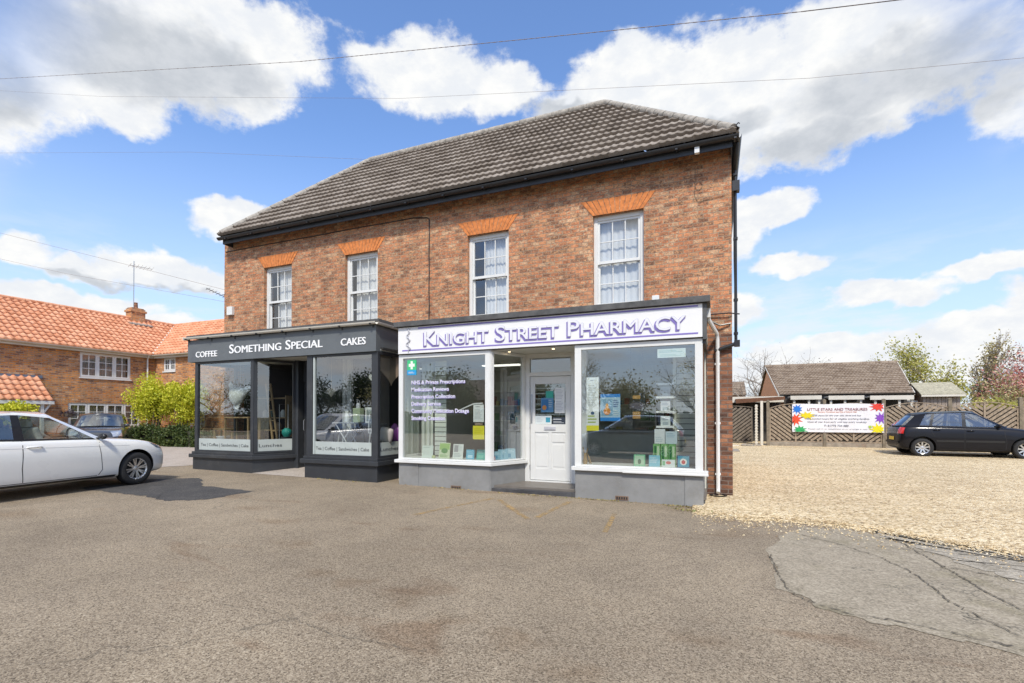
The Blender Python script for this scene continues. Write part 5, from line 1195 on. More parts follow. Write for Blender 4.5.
def shrub(name,label,x,y,z0,rx,ry,rz_,n,mat,seed,lsize=.05,cat='shrub',clumps=14,core=None,group=None,boxy=False,stems=0):
    rng=random.Random(seed);t=thing(name,label,cat,(x,y,g(x,y)),group);c=MB();P_=[];C=[]
    if boxy:
        for _ in range(n):
            f=rng.random();px=rng.uniform(-rx,rx);py=rng.uniform(-ry,ry);pz=rng.uniform(-rz_,rz_)
            if f<.55:py=-ry+abs(rng.gauss(0,.06))
            elif f<.85:pz=rz_+rng.gauss(0,.05)
            else:px=(rx if rng.random()<.5 else -rx)+rng.gauss(0,.05)
            bump=.10*math.sin(px*3.1+seed)+.07*math.sin(px*7.7)+.05*math.sin(px*17)
            P_.append(Vector((x+px,y+py-bump*.5,z0+pz+(bump if pz>0 else 0))))
    else:
        for i in range(clumps):
            a=Vector((rng.gauss(0,1),rng.gauss(0,1),rng.gauss(0,.8)));a=a.normalized()*rng.uniform(.35,.95);C.append((Vector((x+a.x*rx*.8,y+a.y*ry*.8,z0+a.z*rz_*.8)),rng.uniform(.22,.42)))
        for _ in range(n):
            c0,r=rng.choice(C);d=Vector((rng.gauss(0,1),rng.gauss(0,1),rng.gauss(0,1))).normalized()*rng.random()**.4
            P_.append(c0+Vector((d.x*rx*r*1.3,d.y*ry*r*1.3,d.z*rz_*r*1.1)))
    leaves(c,P_,lsize,rng,1);c.build('foliage',LV[mat],t)
    k=MB();gz=g(x,y)
    for i in range(9 if not boxy else 14):
        a=rng.uniform(0,6.28);e=Vector((x+math.cos(a)*rx*.6*rng.random(),y+math.sin(a)*ry*.5,z0+rz_*rng.uniform(-.1,.6)))
        if boxy:e=Vector((x-rx+2*rx*(i+.5)/14,y,z0+rz_*.7));s0=Vector((e.x,y,gz))
        else:s0=Vector((x+rng.gauss(0,.08),y+rng.gauss(0,.08),gz))
        k.tube([s0,s0.lerp(e,.5)+Vector((rng.gauss(0,.04),rng.gauss(0,.04),0)),e],[.025,.018,.008],5)
    k.build('stems',M['bark'],t)
    if core:
        q=MB();q.box(x-rx*.93,x+rx*.93,y-ry*.75,y+ry*.8,gz,z0+rz_*.88);q.build('inner_growth',M['twig'],t)
    return t
M['twig']=pm('dark_twiggy_growth',(.035,.035,.02),.95,var=.5,scale=14)
shrub('lime_shrub','large lime green shrub in front of the cottage, left of the tall inner one',-22.9,13.95,2.1,1.4,.9,1.3,11000,'lime',21,.044,clumps=34,group='lime green shrubs before the cottage')
shrub('lime_shrub','lime green shrub nearest the slate grey shopfront, above the dark hedge',-21.2,14.2,2.1,1.2,.9,1.15,11000,'lime',22,.044,clumps=34,group='lime green shrubs before the cottage')
shrub('clipped_hedge','low dark green clipped hedge beneath the lime green shrubs',-21.6,13.5,.50,2.45,.42,.36,9000,'hedge',23,.045,cat='hedge',core=True,boxy=True)
shrub('rounded_shrub','rounded yellow green shrub beside the cottage porch behind the white car',-23.4,9.55,1.55,.75,.75,.62,2600,'lime',24,.05,clumps=16)
shrub('dark_shrub','dark green shrub at the left edge beside the yellow green one',-23.4,8.55,1.35,.5,.6,.62,1800,'dark',25,.05,clumps=12)
# hanging basket on the porch post
t=thing('hanging_basket','brown hanging basket of trailing plants beside the porch post','hanging basket',(-24.3,11.45,1.4));k=MB();k.lathe([(0,1.36),(.12,1.42),(.17,1.54),(.0,1.54)],12,c=(-24.25,11.5,0));k.build('bowl',M['bark'],t);k=MB();rg=random.Random(4);leaves(k,[Vector((-24.25+rg.gauss(0,.11),11.5+rg.gauss(0,.11),1.55+rg.gauss(0,.07))) for _ in range(220)],.035,rg);k.build('foliage',LV['plum'],t)
k=MB();k.tube([(-24.25,11.5,1.55),(-24.25,11.5,1.9)],.006,4);k.build('chain',M['trim'],t)

M['fshade']=pm('slat_gap_shade',(.045,.036,.028),.9,var=.3)  # near-black colour paints the shade in the gaps between fence slats
# ================================================================ RIGHT HAND SIDE: fence, gate, bungalow, shed
YF=22.9
posts=[2.07,4.08,6.04,8.05,10.04,12.05,14.05,16.05]
zg=g(5,YF)
fen=thing('fence','weathered chevron fence of arched panels between square posts along the gravel yard','fence',(8,YF,zg))
gfen=thing('gate','dark weathered chevron gate standing back between the brick corner and the pale gate posts','gate',(.6,24.3,zg))
def panel(x0,x1,y,z0,h0,h1,label,mat='fence',group=None,name='fence_panel'):
    w=x1-x0;c=(x0+x1)/2
    top=lambda x:z0+h0+(h1-h0)*(1-((x-c)/(w/2))**2)
    k=MB();k.box(x0,x0+.045,y-.02,y+.025,z0,top(x0)-.01);k.box(x1-.045,x1,y-.02,y+.025,z0,top(x1)-.01);k.box(c-.03,c+.03,y-.03,y+.025,z0,top(c)-.01);k.box(x0,x1,y-.022,y+.025,z0,z0+.05);t=k.build(name,M[mat],group)
    k=MB();n=14
    for i in range(n):
        a=x0+w*i/n;b_=x0+w*(i+1)/n;k.bar((a,y,top(a)),(b_,y,top(b_)),.075,.03)
    k.build('arched_cap',M[mat],t)
    # chevron slats clipped to the panel (V shape)
    k=MB();sp=.165
    for side in (-1,1):
        a0,a1=(x0+.045,c-.03) if side<0 else (c+.03,x1-.045)
        for i in range(-1,30):
            s=z0-1.2+i*sp
            # line z = s + (distance from centre)
            pts=[]
            for q in range(13):
                x=a0+(a1-a0)*q/12;z=s+abs(x-c)*.82
                if z0+.05<z<top(x)-.03:pts.append((x,z))
            if len(pts)>=2:
                (xa,za),(xb,zb)=pts[0],pts[-1];k.bar((xa,y+random.uniform(-.006,.006),za),(xb,y+random.uniform(-.006,.006),zb),.016,.088,up=(0,0,1))
    k.build('slats',M[mat],t);
    b2=MB();b2.box(x0+.02,x1-.02,y+.03,y+.035,z0+.03,z0+h0-.05);b2.build('gap_shade_sheet',M['fshade'],t)  # sheet added behind the slats so their gaps look shaded
    return t
lab=['first chevron fence panel from the gate, left of the banner','second chevron fence panel, mostly behind the white banner','chevron fence panel behind the rear half of the black car','chevron fence panel behind the front half of the black car','chevron fence panel beyond the black car bonnet','chevron fence panel right of the frame edge post','farthest chevron fence panel on the right']
for i in range(7):
    if i>4:break
    x0,x1=posts[i]+.06,posts[i+1]-.06;panel(x0,x1,YF,zg+.20,1.385,1.57,lab[i],group=fen)
    k=MB();k.box(x0,x1,YF-.03,YF+.03,zg-.05,zg+.195);k.build('gravel_board',M['gboard'],fen,bevel=.004)
pl=['post beside the gate at the left end of the fence','post hidden partly by the middle of the banner','post at the right end of the banner','post behind the roof of the black car','post at the right edge above the black car bonnet','last fence post on the right']
for i in range(6):
    k=MB();k.box(posts[i]-.055,posts[i]+.055,YF-.06,YF+.05,zg-.1,zg+1.90);k.add([(posts[i]-.065,YF-.07,zg+1.90),(posts[i]+.065,YF-.07,zg+1.90),(posts[i]+.065,YF+.06,zg+1.90),(posts[i]-.065,YF+.06,zg+1.90),(posts[i],YF,zg+1.94)],[(0,1,4),(1,2,4),(2,3,4),(3,0,4),(3,2,1,0)])
    k.build('fence_post',M['post'],fen,bevel=.004)
k=MB();k.box(1.80,1.90,YF+.1,YF+.2,zg-.1,zg+1.9);tag(k.build('gate_post',M['creamboard'],bevel=.004),'white gate post standing just left of the first timber fence post','gate post')
k=MB();k.box(1.62,1.70,23.2,23.28,zg-.1,zg+1.75)
for i in range(14):k.box(1.60,1.72,23.19,23.2,zg+.1+i*.12,zg+.14+i*.12)
tag(k.build('gate_post',M['creamboard'],bevel=.004),'notched pale gate post between the dark gate and the white post','gate post')
zgg=g(0,24.3)
panel(-.35,1.58,24.3,zgg+.08,1.55,1.62,'dark chevron gate panel between the brick corner and the pale gate posts','fencedark',gfen,'gate_panel')
panel(-2.4,-.45,24.3,zgg+.08,1.55,1.62,'dark chevron panel hidden behind the brick corner, beside the gate','fencedark',gfen,'gate_panel')
k=MB();rg=random.Random(8)
for i in range(5):
    x=1.15+i*.14;y=22.6+rg.uniform(-.3,.2);k=MB();s=rg.uniform(.07,.13);k.lathe([(0,0),(s,.0),(s*1.1,s*.5),(s*.6,s*.95),(0,s)],7,c=(x,y,g(x,y)));tag(k.build('rubble_stone',M['gboard']),['leftmost','second','middle','fourth','rightmost'][i]+' lump of rubble at the foot of the gate posts','stone','rubble by the gate posts')
k=MB();k.box(.15,.95,22.3,22.55,g(0,22)+.0,g(0,22)+.06);tag(k.build('timber_plank',M['creamboard']),'pale plank lying on the gravel in front of the dark gate','plank')
k=MB();k.box(-.25,.85,19.2,20.6,g(0,20)-.02,g(0,20)+.05);tag(k.build('paving_slab',M['gboard'],bevel=.01),'pale paving slab in the gravel beside the brick corner','slab')
# banner
bn=thing('banner','white banner with coloured paint splats and small print tied to the chevron fence','banner',(4.48,YF-.09,.8))
bx0,bx1,bz0,bz1=2.94,6.03,.79,1.92;yb=YF-.085
k=MB();N=24
for i in range(N):
    for j in range(6):
        def w(i,j):x=bx0+(bx1-bx0)*i/N;z=bz0+(bz1-bz0)*j/6+.012*math.sin(i*.5)*(j/6);return (x,yb+.006*math.sin(i*1.3+j*.8),z)
        k.quad(w(i,j),w(i+1,j),w(i+1,j+1),w(i,j+1))
k.build('sheet',pm('white_banner_vinyl',(.78,.77,.80),.45,var=.03,scale=2),bn,smooth=180)
def splat(cx,cz,r,col,seed,sx=1.0):
    rg=random.Random(seed);pts=[];n=9
    for i in range(n*4):
        a=2*math.pi*i/(n*4);ph=(i%4);rr=r*(.52 if ph in(0,) else .66 if ph in (1,3) else rg.uniform(.9,1.3));pts.append((min(max(cx+rr*math.cos(a)*sx,bx0+.01),bx1-.01),yb-.014,min(max(cz+rr*math.sin(a),bz0+.01),bz1-.01)))
    k=MB();c=(cx,yb-.014,cz);k.add([c]+pts,[(0,1+i,1+(i+1)%len(pts)) for i in range(len(pts))]);k.build('paint_splat',flat(col),bn)
splat(3.12,1.72,.21,(.01,.16,.60),1);splat(3.06,1.30,.25,(.72,.07,.02),2);splat(3.45,1.46,.16,(.72,.58,.01),3,2.0);splat(3.22,.88,.19,(.02,.36,.10),4,1.4)
splat(5.83,1.80,.20,(.72,.05,.03),5,1.3);splat(5.92,1.36,.22,(.24,.07,.48),6);splat(5.83,.93,.23,(.78,.68,.01),7,1.2);splat(5.58,1.02,.07,(.4,.55,.05),8)
k=MB();put_text(k,'LITTLE STARS AND TREASURES',3.48,5.50,1.655,1.755,yb-.012,.001,.01);k.build('heading',flat((.30,.12,.14)),bn)
k=MB();put_text(k,'Nursery, Pre-School and Out of School Club',3.85,5.15,1.575,1.63,yb-.012,.001,.005);k.build('subheading',flat((.62,.22,.10)),bn)
k=MB();
for t_,a,c_,z in (('FREE places for two year olds, three and four','',0,1.435),('FREE funded hours for all eligible working families','',0,1.30),('Open all year from early until late every weekday','',0,1.175)):
    L=2.0-(.35 if z>1.4 else 0)+(.15 if z<1.35 and z>1.2 else 0);put_text(k,t_,4.48-L/2,4.48+L/2,z,z+.062,yb-.012,.001,.008)
put_text(k,'T: 01775 724 080',4.05,4.88,1.015,1.09,yb-.012,.001,.02);put_text(k,'Please call in or telephone us to arrange a visit',3.5,5.5,.905,.945,yb-.012,.001,.002)
k.build('small_print',flat((.22,.22,.26)),bn)
for x in (bx0+.02,4.06,bx1-.02):
    for z in (bz0+.03,bz1-.03):k=MB();k.tube([(x,yb-.012,z),(x,YF-.03,z+.03)],.008,5);k.build('tie',M['trim'],bn)
# bungalow
Yb,Yr=25.7,32.2
bg=thing('bungalow','low bungalow with brown tiled roof and orange brick gable behind the fence','building',(6,30,g(5,26)))
BX0,BX1=2.80,9.1;BE=2.42;BRZ=4.32
k=MB();k.box(BX0+.1,7.8,Yb+.45,Yb+.7,.1,BE);k.poly([(BX0+.1,Yb+.45,.1),(BX0+.1,Yb+.45,BE-.05),(BX0+.1,Yr,BRZ-.12),(BX0+.1,2*Yr-Yb-.45,BE-.05),(BX0+.1,2*Yr-Yb-.45,.1)],1);k.poly([(7.8,Yb+.45,.1),(7.8,Yb+.45,BE-.05),(BX1-.1,Yr,BRZ-.12),(BX1-.1,2*Yr-Yb-.45,BE-.05),(BX1-.1,2*Yr-Yb-.45,.1)]);k.build('wall',[M['bbrick'],pm('orange_gable_brick',(.78,.38,.19),.9,var=.12,scale=5)],bg)
vv=Vector((0,Yr-Yb,BRZ-BE));tile_slope('roof_slope',(BX0,Yb,BE),(1,0,0),vv,BX1-BX0,vv.length,M['btile'],bg,amp=.03,step=.05,gauge=.42,seed=12,ns=12,clips=[((7.85,Yb,0),(Yr-Yb,-1.25,0))])
k=MB();k.poly([(BX0,Yr,BRZ),(BX1,Yr,BRZ),(BX1,2*Yr-Yb,BE),(BX0,2*Yr-Yb,BE)]);k.build('roof_slope',M['btile'],bg)
k=MB();ridge_tiles(k,(BX0-.05,Yr,BRZ+.01),(BX1+.05,Yr,BRZ+.01),.10,.4);k.build('ridge_tiles',M['btile'],bg,smooth=50)
k=MB();k.bar((BX0-.02,Yb,BE-.03),(BX0-.02,Yr,BRZ-.03),.03,.09);k.bar((7.87,Yb,BE-.03),(BX1+.02,Yr,BRZ-.03),.03,.12);k.build('bargeboard',M['creamboard'],bg)
k=MB();gutter(k,(BX0,Yb-.05,BE+.0),(7.87,Yb-.05,BE+.0),.06);k.box(BX0,7.85,Yb+.02,Yb+.05,BE-.18,BE-.02);k.build('eaves_gutter',M['black'],bg,smooth=40)
k=MB();k.box(BX0+.1,7.8,Yb+.1,Yb+.45,BE-.2,BE-.16);k.box(BX0+.15,7.8,Yb+.05,Yb+.09,BE-.32,BE-.18);k.build('white_soffit',M['creamboard'],bg)
for x in (4.0,5.6,7.0):
    k=MB();k.box(x,x+1.1,Yb+.40,Yb+.44,1.3,2.1);f=k.build('window_frame',M['pvc'],bg);k=MB();k.box(x+.06,x+.52,Yb+.385,Yb+.39,1.36,2.04);k.box(x+.58,x+1.04,Yb+.385,Yb+.39,1.36,2.04);k.build('pane',flat((.02,.022,.025)),f)
# lean-to range with cream roof edges behind the fence
ln=thing('carport','open timber carport with cream flat roof edges behind the chevron fence','carport',(5,24.4,g(5,24)))
for x0,x1,y,z in ((-1.0,2.9,25.0,2.28),(3.05,4.2,24.1,2.26),(4.45,5.7,24.1,2.24),(5.9,7.35,24.1,2.22)):
    k=MB();k.box(x0,x1,y,y+.9,z,z+.03);k.box(x0,x1,y-.03,y,z-.12 if x0>0 else z-.22,z+.05);k.build('roof_edge',M['creamboard'],ln)
for x in (3.2,3.75,4.12,4.55,5.05,5.6,6.1,6.9,7.3):
    k=MB();k.box(x-.04,x+.04,24.15,24.23,.2,2.16);k.build('post',M['creamboard'],ln)
k=MB();k.box(2.9,7.4,25.0,25.05,.2,2.2);k.box(-1,2.85,25.8,25.85,.2,2.25);k.build('back_wall',M['dim'],ln)
k=MB();k.prism([(.9,24.85,2.22),(2.9,24.6,2.30),(2.9,24.6,2.16),(.95,24.85,2.02)],(0,.1,0));k.build('brown_beam',pm('brown_stained_beam',(.16,.07,.035),.7,var=.2),ln)
# shed
sh=thing('garden_shed','small timber shed with mossy felt roof behind the fence','shed',(8.95,26.5,g(8,26)))
SX0,SX1,SY=8.05,9.55,25.6
k=MB();
for i in range(10):
    x=SX0+.12+i*(SX1-SX0-.24)/10;k.box(x+.008,x+(SX1-SX0-.24)/10-.008,SY+.2,SY+.22,.2,2.34)
k.box(SX0+.12,SX1-.12,SY+.215,SY+.24,.2,2.3,1);k.box(SX0+.12,SX0+.14,SY+.24,SY+2.2,.2,2.3);k.build('wall',[M['shedwood'],M['fencedark']],sh)
k=MB();k.poly([(SX0+.1,SY+.2,2.3),(SX0+.1,SY+1.2,2.82),(SX0+.1,SY+2.2,2.3)]);k.build('gable',M['fencedark'],sh)
k=MB();k.prism([(SX0,SY,2.33),(SX1,SY,2.33),(SX1-.06,SY+1.2,2.88),(SX0,SY+1.2,2.88)],(0,.0,.03));k.prism([(SX0,SY+1.2,2.88),(SX1-.06,SY+1.2,2.88),(SX1,SY+2.4,2.33),(SX0,SY+2.4,2.33)],(0,0,.03));k.build('roof',M['felt'],sh)
k=MB();k.box(SX0+.02,SX1-.02,SY+.0,SY+.03,2.25,2.33);k.build('bargeboard',M['creamboard'],sh)
# house far behind on the left of the bungalow
fh=thing('distant_house','distant brown tiled house roof seen beside the brick corner','building',(-1,40,.3))
k=MB();k.box(-8,2.15,40,46,.2,3.0);k.build('wall',M['bbrick'],fh);vv=Vector((0,3,1.15));tile_slope('roof_slope',(-8.2,39.7,2.95),(1,0,0),vv,10.4,vv.length,M['btile'],fh,amp=.03,step=.05,gauge=.4,seed=14,ns=4)
k=MB();k.poly([(-8.2,42.7,4.1),(2.2,42.7,4.1),(2.2,46,2.95),(-8.2,46,2.95)]);k.build('roof_slope',M['btile'],fh)
# trees
tree('bare_tree','bare leafless tree standing left of the bungalow gable',2.5,37,6.0,.16,4,.62,31,None,nb=3,up=.25,bark='bark2',first=.3,lfrac=.34,taper=.70)
tree('bare_tree','bare treetop rising behind the middle of the bungalow ridge',6.9,46,6.6,.16,4,.6,33,'plum',.05,160,.2,nb=3,up=.25,bark='bark2',first=.3,taper=.7)
tree('bare_tree','bare treetop rising behind the left part of the bungalow ridge',4.9,48,7.0,.16,4,.6,35,None,nb=3,up=.25,bark='bark2',first=.3,taper=.7)
tree('young_tree','sparse yellow green tree behind the shed, right of the bungalow ridge',11.9,35,5.5,.13,4,.48,37,'yellowgreen',.06,7500,.24,nb=3,up=.5,bark='bark2',first=.2,taper=.68,group=None)
shrub('laurel_bush','dense yellow green bush behind the shed roof',11.2,34.5,2.55,1.5,1.0,.95,2600,'lime',41,.08,clumps=16)
tree('slender_tree','slender upright tree with pale buds between the yellow green and pink trees',13.5,35,6.0,.12,4,.28,39,'catkin',.06,2200,.18,nb=4,up=.9,bark='bark2',first=.15,taper=.6)
tree('blossom_tree','rounded pink and red leaved tree at the right edge',15.0,33,4.9,.16,4,.7,43,'pink',.062,15000,.40,nb=4,up=.1,first=.2,taper=.66,lfrac=.30)
tree('olive_tree','low olive green tree below the pink one at the right edge',13.4,30.5,3.2,.11,3,.7,44,'olive',.055,8000,.36,nb=4,up=.15,first=.2,taper=.66,lfrac=.34)
tree('plum_tree','tall dark plum leaved treetop above the pink tree',16.8,36,6.9,.15,4,.6,45,'plum',.07,420,.3,nb=3,up=.4,first=.3,taper=.68)
tree('olive_tree','pale leaved tree far right behind the fence',17.5,31,4.6,.13,4,.65,46,'olive',.075,3600,.35,nb=4,up=.2,first=.2,taper=.66)
shrub('low_bush','pale pink and green bush just above the fence beside the shed',12.2,29,1.9,1.3,.8,.7,1800,'yellowgreen',47,.06,clumps=14)
# trees behind the bungalow line filling the horizon
for i,(x,y,h,m_,l) in enumerate(((24,40,6,'olive','olive tree beyond the far right end of the fence'),(-1.5,52,5.5,'dark','dark tree far behind the distant house'))):
    tree('distant_tree',l,x,y,h,.2,3,.6,50+i,m_,.13,1800,.5,nb=4,up=.3,first=.2)

# ================================================================ ACROSS THE ROAD (behind the camera, seen mirrored in the shop windows)
def cy(x):return x
for i,(x,y,h,m_,l,n) in enumerate(((-6.5,-19,4.4,'olive','budding tree opposite the pharmacy door',2600),(-13,-21,4.6,'dark','dark leafy tree opposite the cafe',5200),(-1,-20,6.8,'catkin','half bare tree opposite the right pharmacy window',1400),(4.5,-22,5,'olive','tall budding tree opposite the brick corner',2600),(-19,-20,5.2,'dark','dark leafy tree opposite the cottage',4800),(-10,-27,7.4,'catkin','half bare tree behind the house across the road',1400),(-27,-18,5,'olive','budding tree opposite the left end of the cottage',2600),(-31,-20,5.6,'dark','dark tree across the road mirrored in the cafe bistro window',4200),(-36,-21,6.2,'dark','taller dark tree across the road mirrored in the cafe bistro window',4200),(-45,-20,5.5,'dark','dark tree across the road mirrored in the left cafe window',3600),(-51,-21,6.5,'catkin','half bare tree across the road mirrored in the left cafe window',1500))):
    tree('roadside_tree',l,x,y,h,.2,4,.6,60+i,m_,.065 if m_=='catkin' else .10,n,.42,nb=3,up=.35,first=.25,taper=.68,group='trees across the road')
shrub('roadside_hedge','long dark hedge across the road facing the shops',-23,-15.5,.85,38,.7,.8,15000,'dark',70,.09,cat='hedge',core=True,boxy=True)
rh=thing('opposite_house','brick house with brown roof across the road facing the shops','building',(-26,-26,0))
k=MB();k.box(-23,-16,-30,-24,-.1,3.0);k.build('wall',M['cbrick'],rh);k=MB();k.prism([(-23.4,-23.6,2.9),(-23.4,-30.4,2.9),(-23.4,-27,5.0)],(7.8,0,0));k.build('roof',M['btile'],rh)
for x in (-22.3,-20,-17.8):
    for z in (.9,):k=MB();k.box(x,x+1.2,-24.0,-23.97,z,z+1.2);f=k.build('window',M['pvc'],rh);k=MB();k.box(x+.08,x+1.12,-23.97,-23.96,z+.08,z+1.12);k.build('pane',flat((.03,.035,.04)),f)
# overhead cables
def wire(pts,r,name,label,m='trim',ticks=False):
    k=MB();P_=[]
    for i in range(len(pts)-1):
        a=Vector(pts[i]);b_=Vector(pts[i+1])
        for t in range(8):P_.append(a.lerp(b_,t/8))
    P_.append(Vector(pts[-1]));k.tube(P_,r,5)
    if ticks:
        for i in range(len(P_)-1):
            for t in range(5):
                q=P_[i].lerp(P_[i+1],t/5);d=(P_[i+1]-P_[i]).normalized();k.tube([q,q+d*.05],r*1.5,5)
    tag(k.build(name,M[m]),label,'cable')
M['wirecol']=pm('grey_brown_cable',(.30,.25,.23),.7)
wire([(-30,6,13.6),(-15.6,6,9.43),(-6.22,6,7.23),(-2.48,6,6.47),(.88,6,5.79),(1.78,6,5.63),(9,6,4.6)],.0032,'overhead_cable','ribbed overhead cable crossing the top of the sky from left to right','wirecol',True)
wire([(-26,8,13.2),(-15.5,8,10.2),(-5.7,8,7.70),(1.28,8,6.25),(10,8,4.9)],.0022,'overhead_cable','thin overhead cable crossing just above the roof apex','wirecol')
wire([(-30,9,9.9),(-23.3,9,7.91),(-16.4,9,6.02),(-12.56,9.5,4.95)],.0045,'overhead_cable','cable running from the left edge down to the left corner of the shops','wirecol')
wire([(-30,9.4,8.6),(-20,9.4,6.2),(-12.56,9.52,4.62)],.004,'overhead_cable','thin lower cable meeting the left corner of the shops','wirecol')
wire([(-34,12.3,14.6),(-18.2,12.3,11.38),(-9.86,12.3,9.42)],.0035,'overhead_cable','thin cable reaching the left end of the roof ridge','wirecol')
# ================================================================ VEHICLES
def lerp(a,b,t):return a+(b-a)*t
def make_car(name,label,S,loc,rotz):
    """car built in local coordinates (x forward), then placed"""
    root=bpy.data.objects.new(name,None);COL.objects.link(root);OFF[root.name]=Vector((0,0,0));tag(root,label,'car')
    paint=M[S['paint']];st=S['stations']
    sec=[];
    for (x,yb,ym,ys,zb,zm,zs,zc) in st:
        sec.append([(x,0,zb),(x,yb*.8,zb),(x,yb,zb+.02),(x,ym*.985,zb+.10),(x,ym,zm),(x,ym*1.0,lerp(zm,zs,.45)),(x,lerp(ym,ys,.45),lerp(zm,zs,.82)),(x,ys,zs),(x,ys*.86,lerp(zs,zc,.55)),(x,ys*.5,lerp(zs,zc,.9)),(x,0,zc)])
    K=len(sec[0]);V=[];ring=[]
    for s in sec:
        r=[];
        for i in range(K):V.append(s[i]);r.append(len(V)-1)
        for i in range(K-2,0,-1):V.append((s[i][0],-s[i][1],s[i][2]));r.append(len(V)-1)
        ring.append(r)
    F=[];N=len(ring[0])
    for a,b in zip(ring,ring[1:]):
        for i in range(N):F.append((a[i],a[(i+1)%N],b[(i+1)%N],b[i]))
    for r,flip in ((ring[0],0),(ring[-1],1)):
        for i in range(K-1):
            q=[r[i],r[i+1],r[(N-i-1)%N],r[(N-i)%N]];q=list(dict.fromkeys(q));F.append(q if not flip else q[::-1])
    me=bpy.data.meshes.new('b');me.from_pydata(V,[],F);bm=bmesh.new();bm.from_mesh(me);bmesh.ops.recalc_face_normals(bm,faces=bm.faces);bm.to_mesh(me);bm.free()
    me.materials.append(paint);me.materials.append(M['trim'])
    tmp=bpy.data.objects.new('b',me);COL.objects.link(tmp)
    md=tmp.modifiers.new('s','SUBSURF');md.levels=2;md.render_levels=2
    cuts=[]
    wr=S['wr'];ar=wr+S.get('arch',.045)
    for x in (S['xf'],S['xr']):
        for sd in (-1,1):
            b=MB();b.lathe([(0,.50*sd),(ar,.50*sd),(ar,1.3*sd),(0,1.3*sd)],40,c=(x,0,wr+.02),axis='y');c=b.build('cut',[M['trim']],fix=True);cuts.append(c)
            m2=tmp.modifiers.new('c','BOOLEAN');m2.operation='DIFFERENCE';m2.object=c;m2.solver='EXACT'
            try:m2.material_mode='TRANSFER'
            except Exception:pass
    dg=bpy.context.evaluated_depsgraph_get();dg.update();me2=bpy.data.meshes.new_from_object(tmp.evaluated_get(dg))
    bpy.data.objects.remove(tmp)
    for c in cuts:bpy.data.objects.remove(c)
    me2.polygons.foreach_set('use_smooth',[True]*len(me2.polygons));me2.set_sharp_from_angle(angle=R(38))
    body=bpy.data.objects.new('body',me2);COL.objects.link(body);body.parent=root;OFF[body.name]=Vector((0,0,0));me2.name='body'
    bvh=BVHTree.FromPolygons([v.co for v in me2.vertices],[tuple(p.vertices) for p in me2.polygons])
    def hit(o,d):
        h=bvh.ray_cast(Vector(o),Vector(d).normalized());return (h[0],h[1]) if h[0] is not None else (None,None)
    def strip(pts,w,mat,nm='panel_gap',off=.0015,parent=None,sides=(-1,1)):
        for sd in sides:
            k=MB();prev=None;L=[]
            for (x0,z0),(x1,z1) in zip(pts,pts[1:]):
                n=max(2,int(math.hypot(x1-x0,z1-z0)/.05))
                for i in range(n+(1 if (x1,z1)==pts[-1] else 0)):L.append((lerp(x0,x1,i/n),lerp(z0,z1,i/n)))
            P_=[]
            for x,z in L:
                h,nn=hit((x,2*sd,z),(0,-sd,0))
                if h is None:continue
                P_.append((h,nn))
            for i in range(len(P_)-1):
                a,na=P_[i];b_,nb=P_[i+1];d=(b_-a).normalized();s=d.cross(na).normalized()*w/2
                k.quad(a-s+na*off,b_-s+nb*off,b_+s+nb*off,a+s+na*off)
            if k.v:k.build(nm,mat,parent or body)
    def patch(poly,frm,dr,mat,nm,off=.004,parent=None,n=10,par_axes=None):
        """polygon (list of 3D points) projected onto the body along dr and tessellated"""
        k=MB();pts=[];a,b_,c,d=[Vector(p) for p in poly];idx={}
        for i in range(n+1):
            for j in range(n+1):
                p=a.lerp(b_,i/n).lerp(d.lerp(c,i/n),j/n);h,nn=hit(p-Vector(dr).normalized()*1.5,dr)
                if h is None:continue
                idx[(i,j)]=len(pts);pts.append(h+nn*off)
        F=[(idx[(i,j)],idx[(i+1,j)],idx[(i+1,j+1)],idx[(i,j+1)]) for i in range(n) for j in range(n) if all(q in idx for q in ((i,j),(i+1,j),(i+1,j+1),(i,j+1)))]
        if F:k.add(pts,F);return k.build(nm,mat,parent or root,smooth=180)
    # greenhouse
    per=S['green'];rc=S['roofc'];rows=[0,.06,.5,.93,1.0]
    body_m=MB();gls=[]
    def gp(i,t,sd):
        (xb,yb,zb),(xt,yt,zt),_=per[i];bul=.008*math.sin(math.pi*t);nrm=1 if yb>.3 else 0
        x=lerp(xb,xt,t);y=lerp(yb,yt,t)+bul*nrm;z=lerp(zb,zt,t)+bul*(1-nrm)*.5
        return (x,y*sd,z)
    for sd in (-1,1):
        pil=MB()
        for i in range(len(per)-1):
            kind=per[i][2]
            for r in range(4):
                q=[gp(i,rows[r],sd),gp(i+1,rows[r],sd),gp(i+1,rows[r+1],sd),gp(i,rows[r+1],sd)]
                if sd<0:q=q[::-1]
                if kind in ('g','w') and r in (1,2):
                    gls.append((i,sd,q))
                elif kind=='p' and r<3:pil.add(q,[(0,1,2,3)])
                elif kind in('g','w') and r==0:pil.add(q,[(0,1,2,3)])
                elif r==3:body_m.add(q,[(0,1,2,3)])
                else:body_m.add(q,[(0,1,2,3)])
        pil.build('window_surround',M['trim'],root,smooth=50)
        # roof
        for i in range(len(per)-1):
            for r in range(4):
                def rp(i,t):
                    (_,_,_),(xt,yt,zt),_=per[i];tt=math.sin(t*math.pi/2);return (xt,yt*(1-t)*sd,zt+(rc(xt)-zt)*tt)
                q=[rp(i,r/4),rp(i+1,r/4),rp(i+1,(r+1)/4),rp(i,(r+1)/4)]
                if sd<0:q=q[::-1]
                body_m.add(q,[(0,1,2,3)])
    ro=body_m.build('roof',paint,root,smooth=50,fix=True)
    byk={}
    for i,sd,q in gls:
        key=('windscreen' if per[i][1][0]>0 and per[i][2]=='w' else 'rear_window') if per[i][2]=='w' else ('side',i,sd)
        byk.setdefault(key,MB()).add(q,[(0,1,2,3)])
